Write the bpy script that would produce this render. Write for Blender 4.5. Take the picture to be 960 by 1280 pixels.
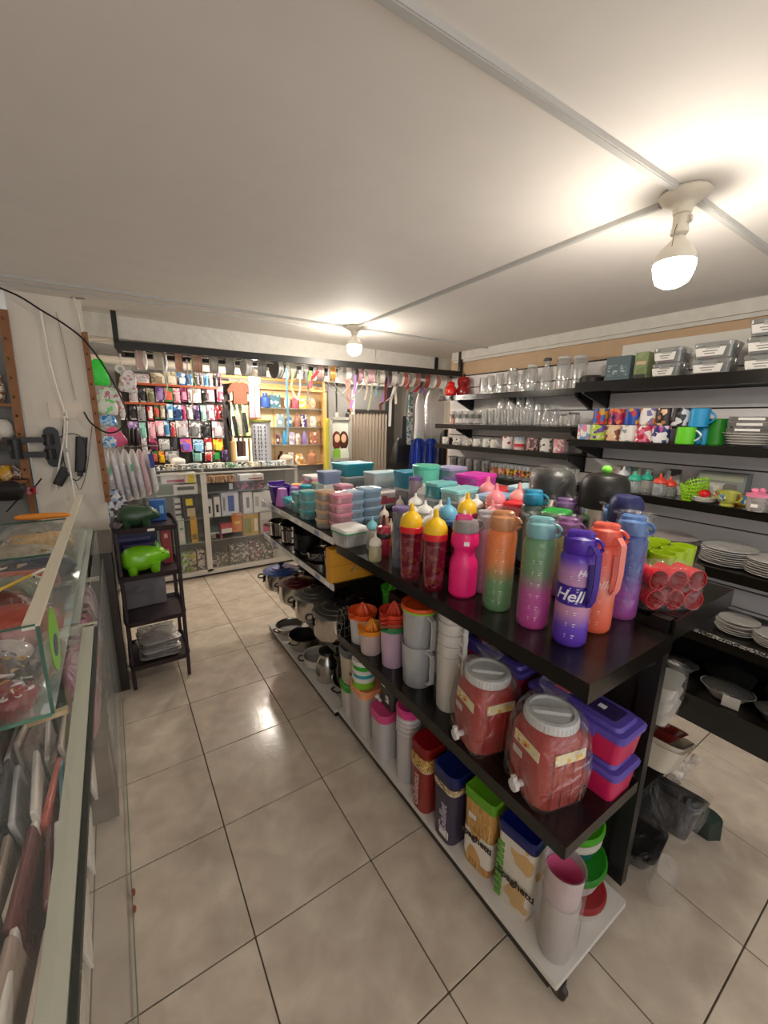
import bpy, math, random
from mathutils import Vector, Matrix, Euler
PI = math.pi
rnd = random.Random(7)
for o in list(bpy.data.objects): bpy.data.objects.remove(o)
scene = bpy.context.scene
COL = scene.collection
# ---------------------------------------------------------------- camera
CAM_Z = 1.5655
F_PX, PITCH, ROLL, YAW = 507.68, 0.2184, 0.01877, 0.58743
def basis():
    cy, sy = math.cos(YAW), math.sin(YAW)
    f = Vector((sy*math.cos(PITCH), cy*math.cos(PITCH), -math.sin(PITCH)))
    r0 = Vector((cy, -sy, 0)); u0 = r0.cross(f)
    r = math.cos(ROLL)*r0+math.sin(ROLL)*u0; u = -math.sin(ROLL)*r0+math.cos(ROLL)*u0
    return r, u, f
RV, UV, FV = basis()
cd = bpy.data.cameras.new('camera'); cam = bpy.data.objects.new('camera', cd); COL.objects.link(cam)
cam.matrix_world = Matrix(((RV.x,UV.x,-FV.x,0),(RV.y,UV.y,-FV.y,0),(RV.z,UV.z,-FV.z,CAM_Z),(0,0,0,1)))
cd.sensor_fit = 'VERTICAL'; cd.sensor_height = 32; cd.sensor_width = 24
cd.lens = F_PX/1280*32; cd.clip_start = 0.02; cd.clip_end = 60
scene.camera = cam
CP = Vector((0,0,CAM_Z))
def at(px, py, x=None, y=None, z=None):
    """where the sight line through a point of the photograph meets a real plane of the room"""
    d = FV+RV*((px-480)/F_PX)-UV*((py-640)/F_PX)
    if x is not None: t = (x-CP.x)/d.x
    elif y is not None: t = (y-CP.y)/d.y
    else: t = (z-CP.z)/d.z
    return CP+d*t
# ---------------------------------------------------------------- world, light, exposure
w = bpy.data.worlds.new('street'); scene.world = w; w.use_nodes = True
bg = w.node_tree.nodes['Background']; bg.inputs[0].default_value = (0.86,0.88,0.92,1); bg.inputs[1].default_value = 0.55
scene.view_settings.view_transform = 'Standard'
try: scene.view_settings.look = 'None'
except Exception: pass
scene.view_settings.gamma = 1; scene.view_settings.use_curve_mapping = False
scene.view_settings.exposure = 1.25
LAMP = 104.0
CEIL = 2.24
# ---------------------------------------------------------------- materials
MATS = {}
def lin(c):
    if isinstance(c, str):
        c = tuple(int(c[i:i+2], 16)/255 for i in (0,2,4))
    return tuple((v/12.92 if v <= .04045 else ((v+.055)/1.055)**2.4) for v in c[:3])+(1,)
def newmat(name):
    m = bpy.data.materials.new(name); m.use_nodes = True
    return m, m.node_tree.nodes, m.node_tree.links, m.node_tree.nodes['Principled BSDF']
def P(c, rough=.4, metal=0, alpha=1, bump=0, bscale=40, coat=0, em=0, var=0, sss=0):
    """plain principled material; c is an sRGB hex string"""
    k = ('P', c, rough, metal, alpha, bump, bscale, coat, em, var, sss)
    if k in MATS: return MATS[k]
    m, n, l, b = newmat('m_%s' % c)
    b.inputs['Base Color'].default_value = lin(c); b.inputs['Roughness'].default_value = rough
    b.inputs['Metallic'].default_value = metal; b.inputs['Alpha'].default_value = alpha
    b.inputs['Coat Weight'].default_value = coat
    if em:
        b.inputs['Emission Color'].default_value = lin(c); b.inputs['Emission Strength'].default_value = em
    if bump or var:
        tc = n.new('ShaderNodeTexCoord'); nz = n.new('ShaderNodeTexNoise'); nz.inputs['Scale'].default_value = bscale
        nz.inputs['Detail'].default_value = 3
        l.new(tc.outputs['Object'], nz.inputs['Vector'])
        if bump:
            bp = n.new('ShaderNodeBump'); bp.inputs['Strength'].default_value = bump; bp.inputs['Distance'].default_value = .01
            l.new(nz.outputs['Fac'], bp.inputs['Height']); l.new(bp.outputs['Normal'], b.inputs['Normal'])
        if var:
            mx = n.new('ShaderNodeMix'); mx.data_type = 'RGBA'
            a = lin(c); mx.inputs[6].default_value = tuple(v*(1-var) for v in a[:3])+(1,); mx.inputs[7].default_value = tuple(min(1,v*(1+var)) for v in a[:3])+(1,)
            l.new(nz.outputs['Fac'], mx.inputs[0]); l.new(mx.outputs[2], b.inputs['Base Color'])
    MATS[k] = m; return m
def G(c='f4f8f8', dens=.10, gloss=.14, rough=.04, wrinkle=0, wscale=30):
    """thin clear stuff: glass, clear plastic, film. dens = how much of the own colour shows"""
    k = ('G', c, dens, gloss, rough, wrinkle, wscale)
    if k in MATS: return MATS[k]
    m, n, l, b = newmat('clear_%s' % c); n.remove(b)
    out = n['Material Output']
    tr = n.new('ShaderNodeBsdfTransparent'); df = n.new('ShaderNodeBsdfDiffuse'); gl = n.new('ShaderNodeBsdfGlossy')
    col = lin(c)
    tr.inputs[0].default_value = tuple(.35*dens*v+(1-.35*dens) if 1 else v for v in col[:3])+(1,) if dens < .3 else tuple(.5+.5*v for v in col[:3])+(1,)
    df.inputs[0].default_value = col; gl.inputs[0].default_value = (1,1,1,1); gl.inputs['Roughness'].default_value = rough
    m1 = n.new('ShaderNodeMixShader'); m2 = n.new('ShaderNodeMixShader')
    lw = n.new('ShaderNodeLayerWeight'); lw.inputs['Blend'].default_value = .35
    mr = n.new('ShaderNodeMapRange'); mr.inputs[3].default_value = gloss*.35; mr.inputs[4].default_value = min(1, gloss*3)
    mr2 = n.new('ShaderNodeMapRange'); mr2.inputs[3].default_value = dens; mr2.inputs[4].default_value = min(1, dens*2.2+.02)
    l.new(lw.outputs['Facing'], mr.inputs[0]); l.new(lw.outputs['Facing'], mr2.inputs[0])
    l.new(mr2.outputs[0], m1.inputs[0]); l.new(tr.outputs[0], m1.inputs[1]); l.new(df.outputs[0], m1.inputs[2])
    l.new(mr.outputs[0], m2.inputs[0]); l.new(m1.outputs[0], m2.inputs[1]); l.new(gl.outputs[0], m2.inputs[2])
    l.new(m2.outputs[0], out.inputs[0])
    if wrinkle:
        tc = n.new('ShaderNodeTexCoord'); nz = n.new('ShaderNodeTexNoise'); nz.inputs['Scale'].default_value = wscale
        nz.inputs['Detail'].default_value = 4; nz.inputs['Distortion'].default_value = 1.5
        bp = n.new('ShaderNodeBump'); bp.inputs['Strength'].default_value = wrinkle; bp.inputs['Distance'].default_value = .03
        l.new(tc.outputs['Object'], nz.inputs['Vector']); l.new(nz.outputs['Fac'], bp.inputs['Height'])
        l.new(bp.outputs['Normal'], gl.inputs['Normal']); l.new(bp.outputs['Normal'], df.inputs['Normal'])
    MATS[k] = m; return m
def GRAD(stops, axis=2, rough=.35, alpha=1, coat=0):
    """colour runs along a local axis; stops = ((pos in metres, hex), ...)"""
    k = ('GR', tuple(stops), axis, rough, alpha)
    if k in MATS: return MATS[k]
    m, n, l, b = newmat('gradient')
    tc = n.new('ShaderNodeTexCoord'); sp = n.new('ShaderNodeSeparateXYZ'); mr = n.new('ShaderNodeMapRange'); cr = n.new('ShaderNodeValToRGB')
    lo, hi = stops[0][0], stops[-1][0]
    mr.inputs[1].default_value = lo; mr.inputs[2].default_value = hi
    l.new(tc.outputs['Object'], sp.inputs[0]); l.new(sp.outputs[axis], mr.inputs[0]); l.new(mr.outputs[0], cr.inputs[0]); l.new(cr.outputs[0], b.inputs['Base Color'])
    e = cr.color_ramp.elements
    while len(e) < len(stops): e.new(.5)
    for i, (p, c) in enumerate(stops):
        e[i].position = (p-lo)/(hi-lo); e[i].color = lin(c)
    b.inputs['Roughness'].default_value = rough; b.inputs['Alpha'].default_value = alpha
    MATS[k] = m; return m
def PRINT(cols, scale=30, rough=.4, kind='blocks', seed=0, squash=(1,1,1)):
    """printed surface: patches of a few inks"""
    k = ('PR', tuple(cols), scale, rough, kind, seed, squash)
    if k in MATS: return MATS[k]
    m, n, l, b = newmat('print')
    tc = n.new('ShaderNodeTexCoord'); mp = n.new('ShaderNodeMapping'); mp.inputs['Location'].default_value = (seed*1.37, seed*.71, seed*.37); mp.inputs['Scale'].default_value = squash
    l.new(tc.outputs['Object'], mp.inputs[0])
    cr = n.new('ShaderNodeValToRGB'); cr.color_ramp.interpolation = 'CONSTANT'
    if kind == 'noise':
        t = n.new('ShaderNodeTexNoise'); t.inputs['Scale'].default_value = scale; t.inputs['Detail'].default_value = 2; o = t.outputs['Fac']; lo, hi = .34, .66
    else:
        t = n.new('ShaderNodeTexVoronoi'); t.inputs['Scale'].default_value = scale
        if kind == 'blocks': t.distance = 'CHEBYCHEV'
        sp = n.new('ShaderNodeSeparateColor'); l.new(t.outputs['Color'], sp.inputs[0]); o = sp.outputs[0]; lo, hi = 0, 1
    l.new(mp.outputs[0], t.inputs['Vector']); l.new(o, cr.inputs[0]); l.new(cr.outputs[0], b.inputs['Base Color'])
    e = cr.color_ramp.elements
    while len(e) < len(cols): e.new(.5)
    for i, c in enumerate(cols):
        e[i].position = lo+(hi-lo)*i/len(cols) if i else 0; e[i].color = lin(c)
    b.inputs['Roughness'].default_value = rough
    MATS[k] = m; return m
def steel(c='c9c6c0', rough=.22): return P(c, rough, 1)
BLACK = P('16130f', .22, 0, 1, .02, 60); BLACKM = P('141312', .4)
WRAP = G('f2f0ee', .008, .075, .12, .8, 16)
CLEARP = G('eef0ee', .22, .16, .15)
GLASS = G('e8f0ee', .10, .22, .03)
# ---------------------------------------------------------------- mesh builder
class MB:
    def __init__(s): s.v = []; s.f = []; s.m = Matrix.Identity(4)
    def add(s, vs, fs):
        o = len(s.v); s.v += [s.m @ Vector(v) for v in vs]; s.f += [tuple(i+o for i in f) for f in fs]; return s
    def box(s, cx, cy, cz, w, d, h):
        x, y, z = w/2, d/2, h/2
        return s.add([(cx+a*x, cy+b*y, cz+c*z) for a in (-1,1) for b in (-1,1) for c in (-1,1)],
                     [(0,1,3,2),(4,6,7,5),(0,4,5,1),(2,3,7,6),(0,2,6,4),(1,5,7,3)])
    def rings(s, rs, cap0=True, cap1=True):
        n = len(rs[0]); vs = [p for r in rs for p in r]; fs = []
        for i in range(len(rs)-1):
            for j in range(n):
                k = (j+1) % n; fs.append((i*n+j, i*n+k, (i+1)*n+k, (i+1)*n+j))
        if cap0: fs.append(tuple(reversed(range(n))))
        if cap1: fs.append(tuple(range((len(rs)-1)*n, len(rs)*n)))
        return s.add(vs, fs)
    def lathe(s, prof, n=24, cx=0, cy=0, cap0=True, cap1=True):
        return s.rings([[(cx+r*math.cos(2*PI*j/n), cy+r*math.sin(2*PI*j/n), z) for j in range(n)] for r, z in prof], cap0, cap1)
    def rrect(s, w, d, r, z, k=4, ox=0, oy=0):
        r = min(r, w/2-1e-5, d/2-1e-5); out = []
        for q, (sx, sy) in enumerate(((1,1),(-1,1),(-1,-1),(1,-1))):
            for i in range(k+1):
                a = (q+i/k)*PI/2; out.append((ox+sx*(w/2-r)+r*math.cos(a), oy+sy*(d/2-r)+r*math.sin(a), z))
        return out
    def loft(s, lv, k=4, cap0=True, cap1=True):
        """lv: (z, w, d, r) rounded rectangles from first to last"""
        return s.rings([s.rrect(a[1], a[2], a[3], a[0], k) for a in lv], cap0, cap1)
    def tube(s, pts, r, n=8, closed=False):
        pts = [Vector(p) for p in pts]; N = len(pts); rs = []; up = Vector((0,0,1))
        for i, p in enumerate(pts):
            a = pts[(i-1) % N] if closed or i else p; b = pts[(i+1) % N] if closed or i < N-1 else p
            t = (b-a); t = t.normalized() if t.length > 1e-9 else Vector((0,0,1))
            sd = t.cross(up)
            if sd.length < .05: sd = t.cross(Vector((1,0,0)))
            sd.normalize(); u = sd.cross(t).normalized()
            rr = r[i] if isinstance(r, (list, tuple)) else r
            rs.append([p+sd*rr*math.cos(2*PI*j/n)+u*rr*math.sin(2*PI*j/n) for j in range(n)])
        if closed: rs.append(rs[0]); return s.rings(rs, False, False)
        return s.rings(rs)
    def ribbon(s, pts, w, t=.001, wdir=(1,0,0)):
        """a flat strip with thickness, following pts, width along wdir"""
        wd = Vector(wdir).normalized(); pts = [Vector(p) for p in pts]; rs = []
        for i, p in enumerate(pts):
            a = pts[max(0,i-1)]; b = pts[min(len(pts)-1,i+1)]; tg = (b-a).normalized(); nm = tg.cross(wd)
            nm = nm.normalized() if nm.length > 1e-6 else Vector((0,1,0))
            rs.append([p-wd*w/2-nm*t/2, p+wd*w/2-nm*t/2, p+wd*w/2+nm*t/2, p-wd*w/2+nm*t/2])
        return s.rings(rs)
    def ball(s, c, rx, ry, rz, n=12, m=8):
        rs = []
        for i in range(m+1):
            a = -PI/2+PI*max(.02, min(m-.02, i))/m
            rs.append([(c[0]+rx*math.cos(a)*math.cos(2*PI*j/n), c[1]+ry*math.cos(a)*math.sin(2*PI*j/n), c[2]+rz*math.sin(a)) for j in range(n)])
        return s.rings(rs)
    def xf(s, loc=(0,0,0), rot=(0,0,0), sc=(1,1,1)):
        s.m = Matrix.LocRotScale(Vector(loc), Euler(rot), Vector(sc)); return s
def arc(cx, cz, r, a0, a1, n=8, y=0, rz=None):
    rz = rz or r
    return [(cx+r*math.cos(a0+(a1-a0)*i/n), y, cz+rz*math.sin(a0+(a1-a0)*i/n)) for i in range(n+1)]
MESH = {}
def mesh(key, fn, mat, smooth=35):
    k = (key, mat.name)
    if k in MESH: return MESH[k]
    b0 = MESH.get(key)
    if b0 is not None: me = b0.copy(); me.materials.clear()
    else:
        mb = MB(); fn(mb); me = bpy.data.meshes.new(str(key)[:40]); me.from_pydata([tuple(v) for v in mb.v], [], mb.f); me.update()
        if smooth:
            me.polygons.foreach_set('use_smooth', [True]*len(me.polygons)); me.set_sharp_from_angle(angle=math.radians(smooth))
        MESH[key] = me
    me.materials.append(mat); MESH[k] = me
    return me
def link(name, data, parent=None, loc=(0,0,0), rot=(0,0,0), sc=(1,1,1)):
    o = bpy.data.objects.new(name, data); COL.objects.link(o)
    o.location = loc; o.rotation_euler = rot if hasattr(rot, '__len__') else (0,0,rot); o.scale = sc if hasattr(sc, '__len__') else (sc,)*3
    if parent: o.parent = parent
    return o
_uid = [0]
def part(name, fn, mat, parent=None, key=None, loc=(0,0,0), rot=(0,0,0), sc=(1,1,1), label=None, smooth=35, kind=None):
    if key is None: _uid[0] += 1; key = ('u', _uid[0])
    o = link(name, mesh(key, fn, mat, smooth), parent, loc, rot, sc)
    if label: o['label'] = label
    if kind: o['kind'] = kind
    return o
def thing(name, label, cat, loc=(0,0,0), rot=(0,0,0), group=None, sc=(1,1,1)):
    o = link(name, None, None, loc, rot, sc if hasattr(sc,'__len__') else (sc,)*3); o.empty_display_size = .05
    o['label'] = label; o['category'] = cat
    if group: o['group'] = group
    return o
def solo(name, label, cat, fn, mat, loc=(0,0,0), rot=(0,0,0), group=None, key=None, sc=(1,1,1), smooth=35):
    o = part(name, fn, mat, None, key, loc, rot, sc, smooth=smooth); o['label'] = label; o['category'] = cat
    if group: o['group'] = group
    return o
def struct(name, fn, mat, parent=None, loc=(0,0,0), rot=(0,0,0), label=None, key=None, smooth=35):
    o = part(name, fn, mat, parent, key, loc, rot, label=label, smooth=smooth)
    if not parent: o['kind'] = 'structure'
    return o
ORD = ['first','second','third','fourth','fifth','sixth','seventh','eighth','ninth','tenth','eleventh','twelfth','thirteenth','fourteenth','fifteenth','sixteenth','seventeenth','eighteenth','nineteenth','twentieth']
def text_mesh(txt, size, mat, extrude=.0004, bold=0, shear=0):
    k = ('T', txt, size, mat.name, bold, shear)
    if k in MESH: return MESH[k]
    c = bpy.data.curves.new('txt', 'FONT'); c.body = txt; c.size = size; c.extrude = extrude; c.align_x = 'CENTER'; c.align_y = 'CENTER'
    c.offset = bold; c.shear = shear; c.resolution_u = 3
    o = bpy.data.objects.new('txt', c); COL.objects.link(o)
    dg = bpy.context.evaluated_depsgraph_get(); me = bpy.data.meshes.new_from_object(o.evaluated_get(dg))
    bpy.data.objects.remove(o); me.materials.clear(); me.materials.append(mat); MESH[k] = me
    return me
def flat_text(name, txt, size, mat, parent, loc, rot, bold=0, shear=0):
    return link(name, text_mesh(txt, size, mat, .0004, bold, shear), parent, loc, rot)
def wrap_text(name, txt, size, mat, parent, r, z, ang, rot90=False, bold=0, shear=0):
    """lettering bent round a cylinder of radius r (local axis z), centred at angle ang"""
    me = text_mesh(txt, size, mat, .0003, bold, shear).copy()
    for v in me.vertices:
        x, y, t = v.co
        if rot90: x, y = -y, x
        a = ang+x/r; rr = r+.0006+t
        v.co = (rr*math.cos(a), rr*math.sin(a), z+y)
    return link(name, me, parent)
# ================================================================ setting
def tile_mat(k):
    m, n, l, b = newmat('ceramic')
    tc = n.new('ShaderNodeTexCoord'); mp = n.new('ShaderNodeMapping'); mp.inputs['Location'].default_value = (k*3.1, k*1.7, 0)
    nz = n.new('ShaderNodeTexNoise'); nz.inputs['Scale'].default_value = 9; nz.inputs['Detail'].default_value = 9; nz.inputs['Distortion'].default_value = .4
    cr = n.new('ShaderNodeValToRGB'); e = cr.color_ramp.elements
    e[0].position = .3; e[0].color = lin('bfb0a0'); e[1].position = .7; e[1].color = lin('d9cdbb')
    l.new(tc.outputs['Object'], mp.inputs[0]); l.new(mp.outputs[0], nz.inputs['Vector']); l.new(nz.outputs['Fac'], cr.inputs[0]); l.new(cr.outputs[0], b.inputs['Base Color'])
    n2 = n.new('ShaderNodeTexNoise'); n2.inputs['Scale'].default_value = 60; n2.inputs['Detail'].default_value = 3
    bp = n.new('ShaderNodeBump'); bp.inputs['Strength'].default_value = .12; bp.inputs['Distance'].default_value = .004
    l.new(tc.outputs['Object'], n2.inputs['Vector']); l.new(n2.outputs['Fac'], bp.inputs['Height']); l.new(bp.outputs['Normal'], b.inputs['Normal'])
    b.inputs['Roughness'].default_value = .17
    return m
T = .42; GX, GY = .211, 1.4112
X0, X1, Y0, YM, Y1, XB = -1.25, 2.95, -2.2, 3.25, 4.9, 4.3
floor = struct('floor', lambda m: m.box((X0+XB)/2, (Y0+Y1)/2, -.03, XB-X0, Y1-Y0, .05), P('5f5348', .8))
tmats = [tile_mat(k) for k in range(4)]
i0, i1 = math.floor((X0-GX)/T), math.ceil((XB-GX)/T); j0, j1 = math.floor((Y0-GY)/T), math.ceil((Y1-GY)/T)
for i in range(i0, i1):
    for j in range(j0, j1):
        cx, cy = GX+(i+.5)*T, GY+(j+.5)*T
        ax, bx, ay, by = max(cx-T/2+.0022, X0), min(cx+T/2-.0022, XB), max(cy-T/2+.0022, Y0), min(cy+T/2-.0022, Y1)
        if bx-ax < .02 or by-ay < .02 or (cx > X1+.1 and cy < YM-.1) or cy < -.5 and False: continue
        full = abs(bx-ax-(T-.0044)) < 1e-6 and abs(by-ay-(T-.0044)) < 1e-6
        part('floor_tile', lambda m: m.loft([(-.006,bx-ax,by-ay,.002),(-.0012,bx-ax,by-ay,.002),(0,bx-ax-.002,by-ay-.002,.002)], 1, False), tmats[(i*3+j*5) % 4], floor,
             key='tile' if full else None, loc=((ax+bx)/2, (ay+by)/2, 0), smooth=0)
cwhite = P('ebe6e0', .75, 0, 1, .06, 8, 0, 0, .04)
wwhite = P('d2cabf', .7, 0, 1, .15, 14, 0, 0, .05)
rough_w = P('dcd8d0', .8, 0, 1, .6, 18, 0, 0, .12)
struct('ceiling', lambda m: m.box((X0+XB)/2, (Y0+Y1)/2, CEIL+.05, XB-X0, Y1-Y0, .1), cwhite)
wl = struct('wall_left', lambda m: m.box(X0-.05, (Y0+YM)/2, CEIL/2, .1, YM-Y0, CEIL), wwhite)
struct('wall_left_back', lambda m: m.box(-.17, (YM+Y1)/2, CEIL/2, .1, Y1-YM, CEIL), wwhite)
wr = struct('wall_right', lambda m: m.box(X1+.05, (Y0+YM)/2, CEIL/2, .1, YM-Y0, CEIL), P('c9ac8d', .85, 0, 1, .5, 12, 0, 0, .1))
struct('wall_back', lambda m: m.box((X0+XB)/2, Y1+.05, CEIL/2, XB-X0, .1, CEIL), P('9b9a98', .7, 0, 1, .05, 10))
struct('wall_right_back', lambda m: m.box(XB+.05, (YM+Y1)/2, CEIL/2, .1, Y1-YM, CEIL), wwhite)
struct('wall_right_return', lambda m: m.box((X1+XB)/2+.06, YM-.05, CEIL/2, XB-X1, .1, CEIL), wwhite)
# slatwall boards on the right wall
for k in range(17):
    part('slat', lambda m: m.loft([(0,.014,4.0,.003),(.104,.014,4.0,.003)], 1), P('f0ecec', .4, 0, 1, .04, 6), wr, key='slat', loc=(X1-.008, 1.22, .10+k*.113), smooth=0)
part('slat_backing', lambda m: m.box(X1-.001, 1.22, 1.05, .004, 4.0, 1.95), P('3a3734', .8), wr)
for y0, y1, z in ((-.6,.55,2.115),(.55,1.55,2.09)):
    part('backing_board', lambda m: m.box(X1-.012, (y0+y1)/2, z-.06, .012, y1-y0-.01, .13), P('e6e3dc', .5), wr)
struct('trim_cornice', lambda m: [m.box(X1-.02, 1.0, 2.205, .05, 4.4, .07), m.box(X1-.01, 1.0, 2.162, .03, 4.4, .03)], rough_w)
# low beam across the room behind the hanging frame, and its soffit
struct('trim_beam', lambda m: m.box(1.55, 3.62, 2.17, 3.5, .22, .15), rough_w)
struct('trim_beam_pipe', lambda m: m.tube([(-.1,4.7,2.08),(3.2,4.7,2.05)], .035, 10), wwhite)
# pillar panel on the left with painted sheet
struct('wall_pillar', lambda m: m.box(-.24, 3.27, CEIL/2, .34, .14, CEIL), P('eae2d6', .6, 0, 1, .1, 6, 0, 0, .03))
struct('wall_pillar_patch', lambda m: m.box(-.21, 3.195, 1.60, .17, .012, .10), P('efe2d2', .6), )
# cable channels on the ceiling
chan = P('c4c3bf', .5)
def channel(x0, y0, x1, y1, w=.022, h=.013):
    L = math.hypot(x1-x0, y1-y0); a = math.atan2(y1-y0, x1-x0)
    return struct('trim_cable_channel', lambda m: [m.box(0,0,-h/2,L,w,h), m.box(0,0,-h,L,w*.72,.004)], chan, loc=((x0+x1)/2,(y0+y1)/2,CEIL), rot=(0,0,a))
B1 = at(857,240,z=CEIL); B2 = at(443,408,z=CEIL)
channel(B1.x-.07, B1.y, -1.2, B1.y+.07); channel(B1.x+.06, B1.y-.01, 2.93, B1.y-.02)
channel(B1.x+.01, B1.y+.07, B2.x, B2.y-.06); channel(B2.x-.06, B2.y+.01, -1.1, B2.y+.12, .014)
channel(B2.x+.06, B2.y, 2.9, B2.y-.05, .012); channel(-1.2, 3.03, 1.5, 2.98, .008, .006)

# ---------------------------------------------------------------- lamps
porcelain = P('e4dccb', .3, 0, 1, .02, 50)
glow = bpy.data.materials.new('bulb_glow'); glow.use_nodes = True
nt = glow.node_tree; nt.nodes.remove(nt.nodes['Principled BSDF']); em = nt.nodes.new('ShaderNodeEmission'); em.inputs[0].default_value = (1,.91,.78,1); em.inputs[1].default_value = LAMP
nt.links.new(em.outputs[0], nt.nodes['Material Output'].inputs[0])
def lamp(x, y, z, label, socket=True, s=1.0, full=True, gm_=None):
    t = thing('ceiling_lamp', label, 'lamp', (x,y,z), group='ceiling bulbs', sc=(s,)*3)
    if full:
        part('ceiling_plate', lambda m: m.lathe([(.062,-.001),(.066,-.008),(.060,-.018),(.035,-.030),(.026,-.045),(.024,-.058),(.020,-.060)], 32), porcelain, t, 'lampplate')
        part('plate_slot', lambda m: m.box(.045,0,-.0185,.022,.003,.004), P('6b665c', .8), t, 'lampslot', rot=(0,0,-.6))
    z0 = -.058
    if socket:
        sk = part('socket', lambda m: [m.lathe([(.019,0),(.021,-.004),(.021,-.034),(.023,-.038),(.023,-.050),(.018,-.056)], 20), m.box(0,-.021,-.018,.018,.006,.018)], porcelain, t, 'lampsock', loc=(0,0,z0))
        part('outlet', lambda m: m.xf(rot=(PI/2,0,0)).lathe([(.009,0),(.009,.004)], 14), P('cfc7b6', .4), sk, 'lampout', loc=(0,-.024,-.018))
        part('pull_cord', lambda m: m.tube([(-.021,0,-.03),(-.03,0,-.05),(-.042,-.005,-.085),(-.045,-.005,-.125)], .001, 5), P('6d6456', .6), sk, 'lampcord')
        z0 -= .056
    part('bulb_body', lambda m: m.lathe([(.014,0),(.016,-.008),(.024,-.018),(.042,-.036),(.052,-.056),(.055,-.074)], 28), P('ded8cc', .4), t, 'bulbbody', loc=(0,0,z0))
    part('bulb_diffuser', lambda m: m.lathe([(.055,-.074),(.0555,-.084),(.051,-.108),(.043,-.128),(.024,-.140),(.001,-.143)], 28), gm_ or glow, t, 'bulbglow', loc=(0,0,z0))
    return t
lamp(B1.x, B1.y, CEIL, 'white porcelain lampholder with pull cord and a glowing bulb, nearest the camera')
lamp(B2.x, B2.y, CEIL, 'glowing bulb in round ceiling holder above the middle of the table shelves', False)
p3 = at(318,468,y=4.3)
glow2 = glow.copy(); glow2.name = 'strong_bulb_glow'; glow2.node_tree.nodes['Emission'].inputs[1].default_value = LAMP*1.6
lb = lamp(p3.x, p3.y, p3.z+.10, 'bare glowing bulb far back in front of the hanging shirt', False, 1, False, glow2)
part('lamp_cord', lambda m: m.tube([(0,0,0),(0,.01,.06),(0,0,CEIL-p3.z-.10)], .003, 6), P('d8d4cc', .6), lb)
lamp(2.55, 4.3, CEIL, 'added fill bulb behind the beam above the folding door', False)  # fill lamp added to brighten the folding door and grey wall
lamp(-.55, -1.3, CEIL, 'added unseen fill bulb in round ceiling holder near the shop entrance', False)  # unseen fill lamp added behind the camera to light the room

# ---------------------------------------------------------------- hanging black frame
FA, FB = Vector((.08,3.38)), Vector((2.93,3.08)); FD = (FB-FA).normalized(); FN = Vector((-FD.y, FD.x)); FL = (FB-FA).length
fang = math.atan2(FD.y, FD.x)
fr = thing('ceiling_rack', 'long black square-tube metal frame fixed to the ceiling above the back aisle', 'frame', (FA.x,FA.y,0), (0,0,fang))
part('front_rail', lambda m: m.box(FL/2,0,2.035,FL,.035,.05), BLACKM, fr)
part('back_rail', lambda m: m.box(FL/2,.42,2.035,FL,.035,.05), BLACKM, fr)
for x, y in ((.015,0),(FL-.015,0),(.015,.42),(FL-.015,.42)):
    part('hanger_post', lambda m: m.box(0,0,2.145,.03,.035,.19), BLACKM, fr, 'hangpost', loc=(x,y,0))
for x in (.015, FL-.015): part('end_rail', lambda m: m.box(0,.21,2.035,.03,.40,.045), BLACKM, fr, 'endrail', loc=(x,0,0))
part('spool_rod', lambda m: m.tube([(.02,.2,2.02),(FL-.02,.2,2.02)], .006, 8), steel(), fr)
def fpt(u, v, z): q = FA+FD*u+FN*v; return Vector((q.x,q.y,z))
# ribbon spools
inks = ['d8b8b4','cfc6b4','d7a58a','c89a84','b9b4a8','a8a69e','e6e4e0','8d8c88','dedbd6','c7c0b4','e8e2d8','d3b0a8','e8a24a','efe9e2','d9a6b0','e9b9c2','e4ddd0','d8d0c8','c46a62','b0746c','b05048','c98878','c3a89c']
words = ['dusty pink and black','beige','peach and olive','salmon and grey','grey brown','light grey','white and grey','charcoal edged','white','cream','ivory','rose','orange','off-white','pink','blush pink','pearl white','pale grey','red','brown red','dark red','copper','tan']
N = len(inks)
us = [.14+.1215*k for k in range(23)]
for i in range(N):
    q = fpt(us[i], .2, 1.985 - (.006 if i % 3 else .012)); R0 = .064+.010*((i*7) % 3)/2
    t = thing('ribbon_spool', '%s ribbon roll, %s from the left on the hanging frame' % (words[i], ORD[i] if i < 20 else {20:'third from the right end',21:'second from the right end',22:'last'}[i]) if i < 20 else '%s ribbon roll, %s from the right end of the hanging frame' % (words[i], {20:'third',21:'second',22:'first'}[i]), 'ribbon', q, (0,rnd.uniform(-.1,.1),fang+PI/2+rnd.uniform(-.25,.35)), 'ribbon rolls on the hanging frame')
    wd = .050+.012*(i % 2)
    part('core', lambda m: m.xf(rot=(PI/2,0,0)).rings([[(r*math.cos(2*PI*j/24), r*math.sin(2*PI*j/24), z) for j in range(24)] for r, z in ((.02,-wd/2),(.02,wd/2))], False, False), P('e9e6df', .6), t, ('spc',wd))
    part('ribbon', lambda m: m.xf(rot=(PI/2,0,0)).rings([[(r*math.cos(2*PI*j/28), r*math.sin(2*PI*j/28), z) for j in range(28)] for r, z in ((.022,-wd/2+.003),(R0,-wd/2+.003),(R0,-.004),(R0-.003,-.002),(R0-.003,.002),(R0,.004),(R0,wd/2-.003),(.022,wd/2-.003))], False, False), P(inks[i], .35), t, ('spr',wd,R0))
    for s in (-1,1): part('flange', lambda m: m.xf(rot=(PI/2,0,0)).lathe([(R0+.004,-.001),(R0+.004,.001)], 28), P(['e9e6e0','bdbab2','6a6762'][i % 3], .5), t, ('spf',R0,i % 3), loc=(0,s*wd/2,0))
    part('hanger_wire', lambda m: m.tube([(0,0,.0),(0,0,.045)], .003, 5), steel(), t, 'spw')
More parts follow.
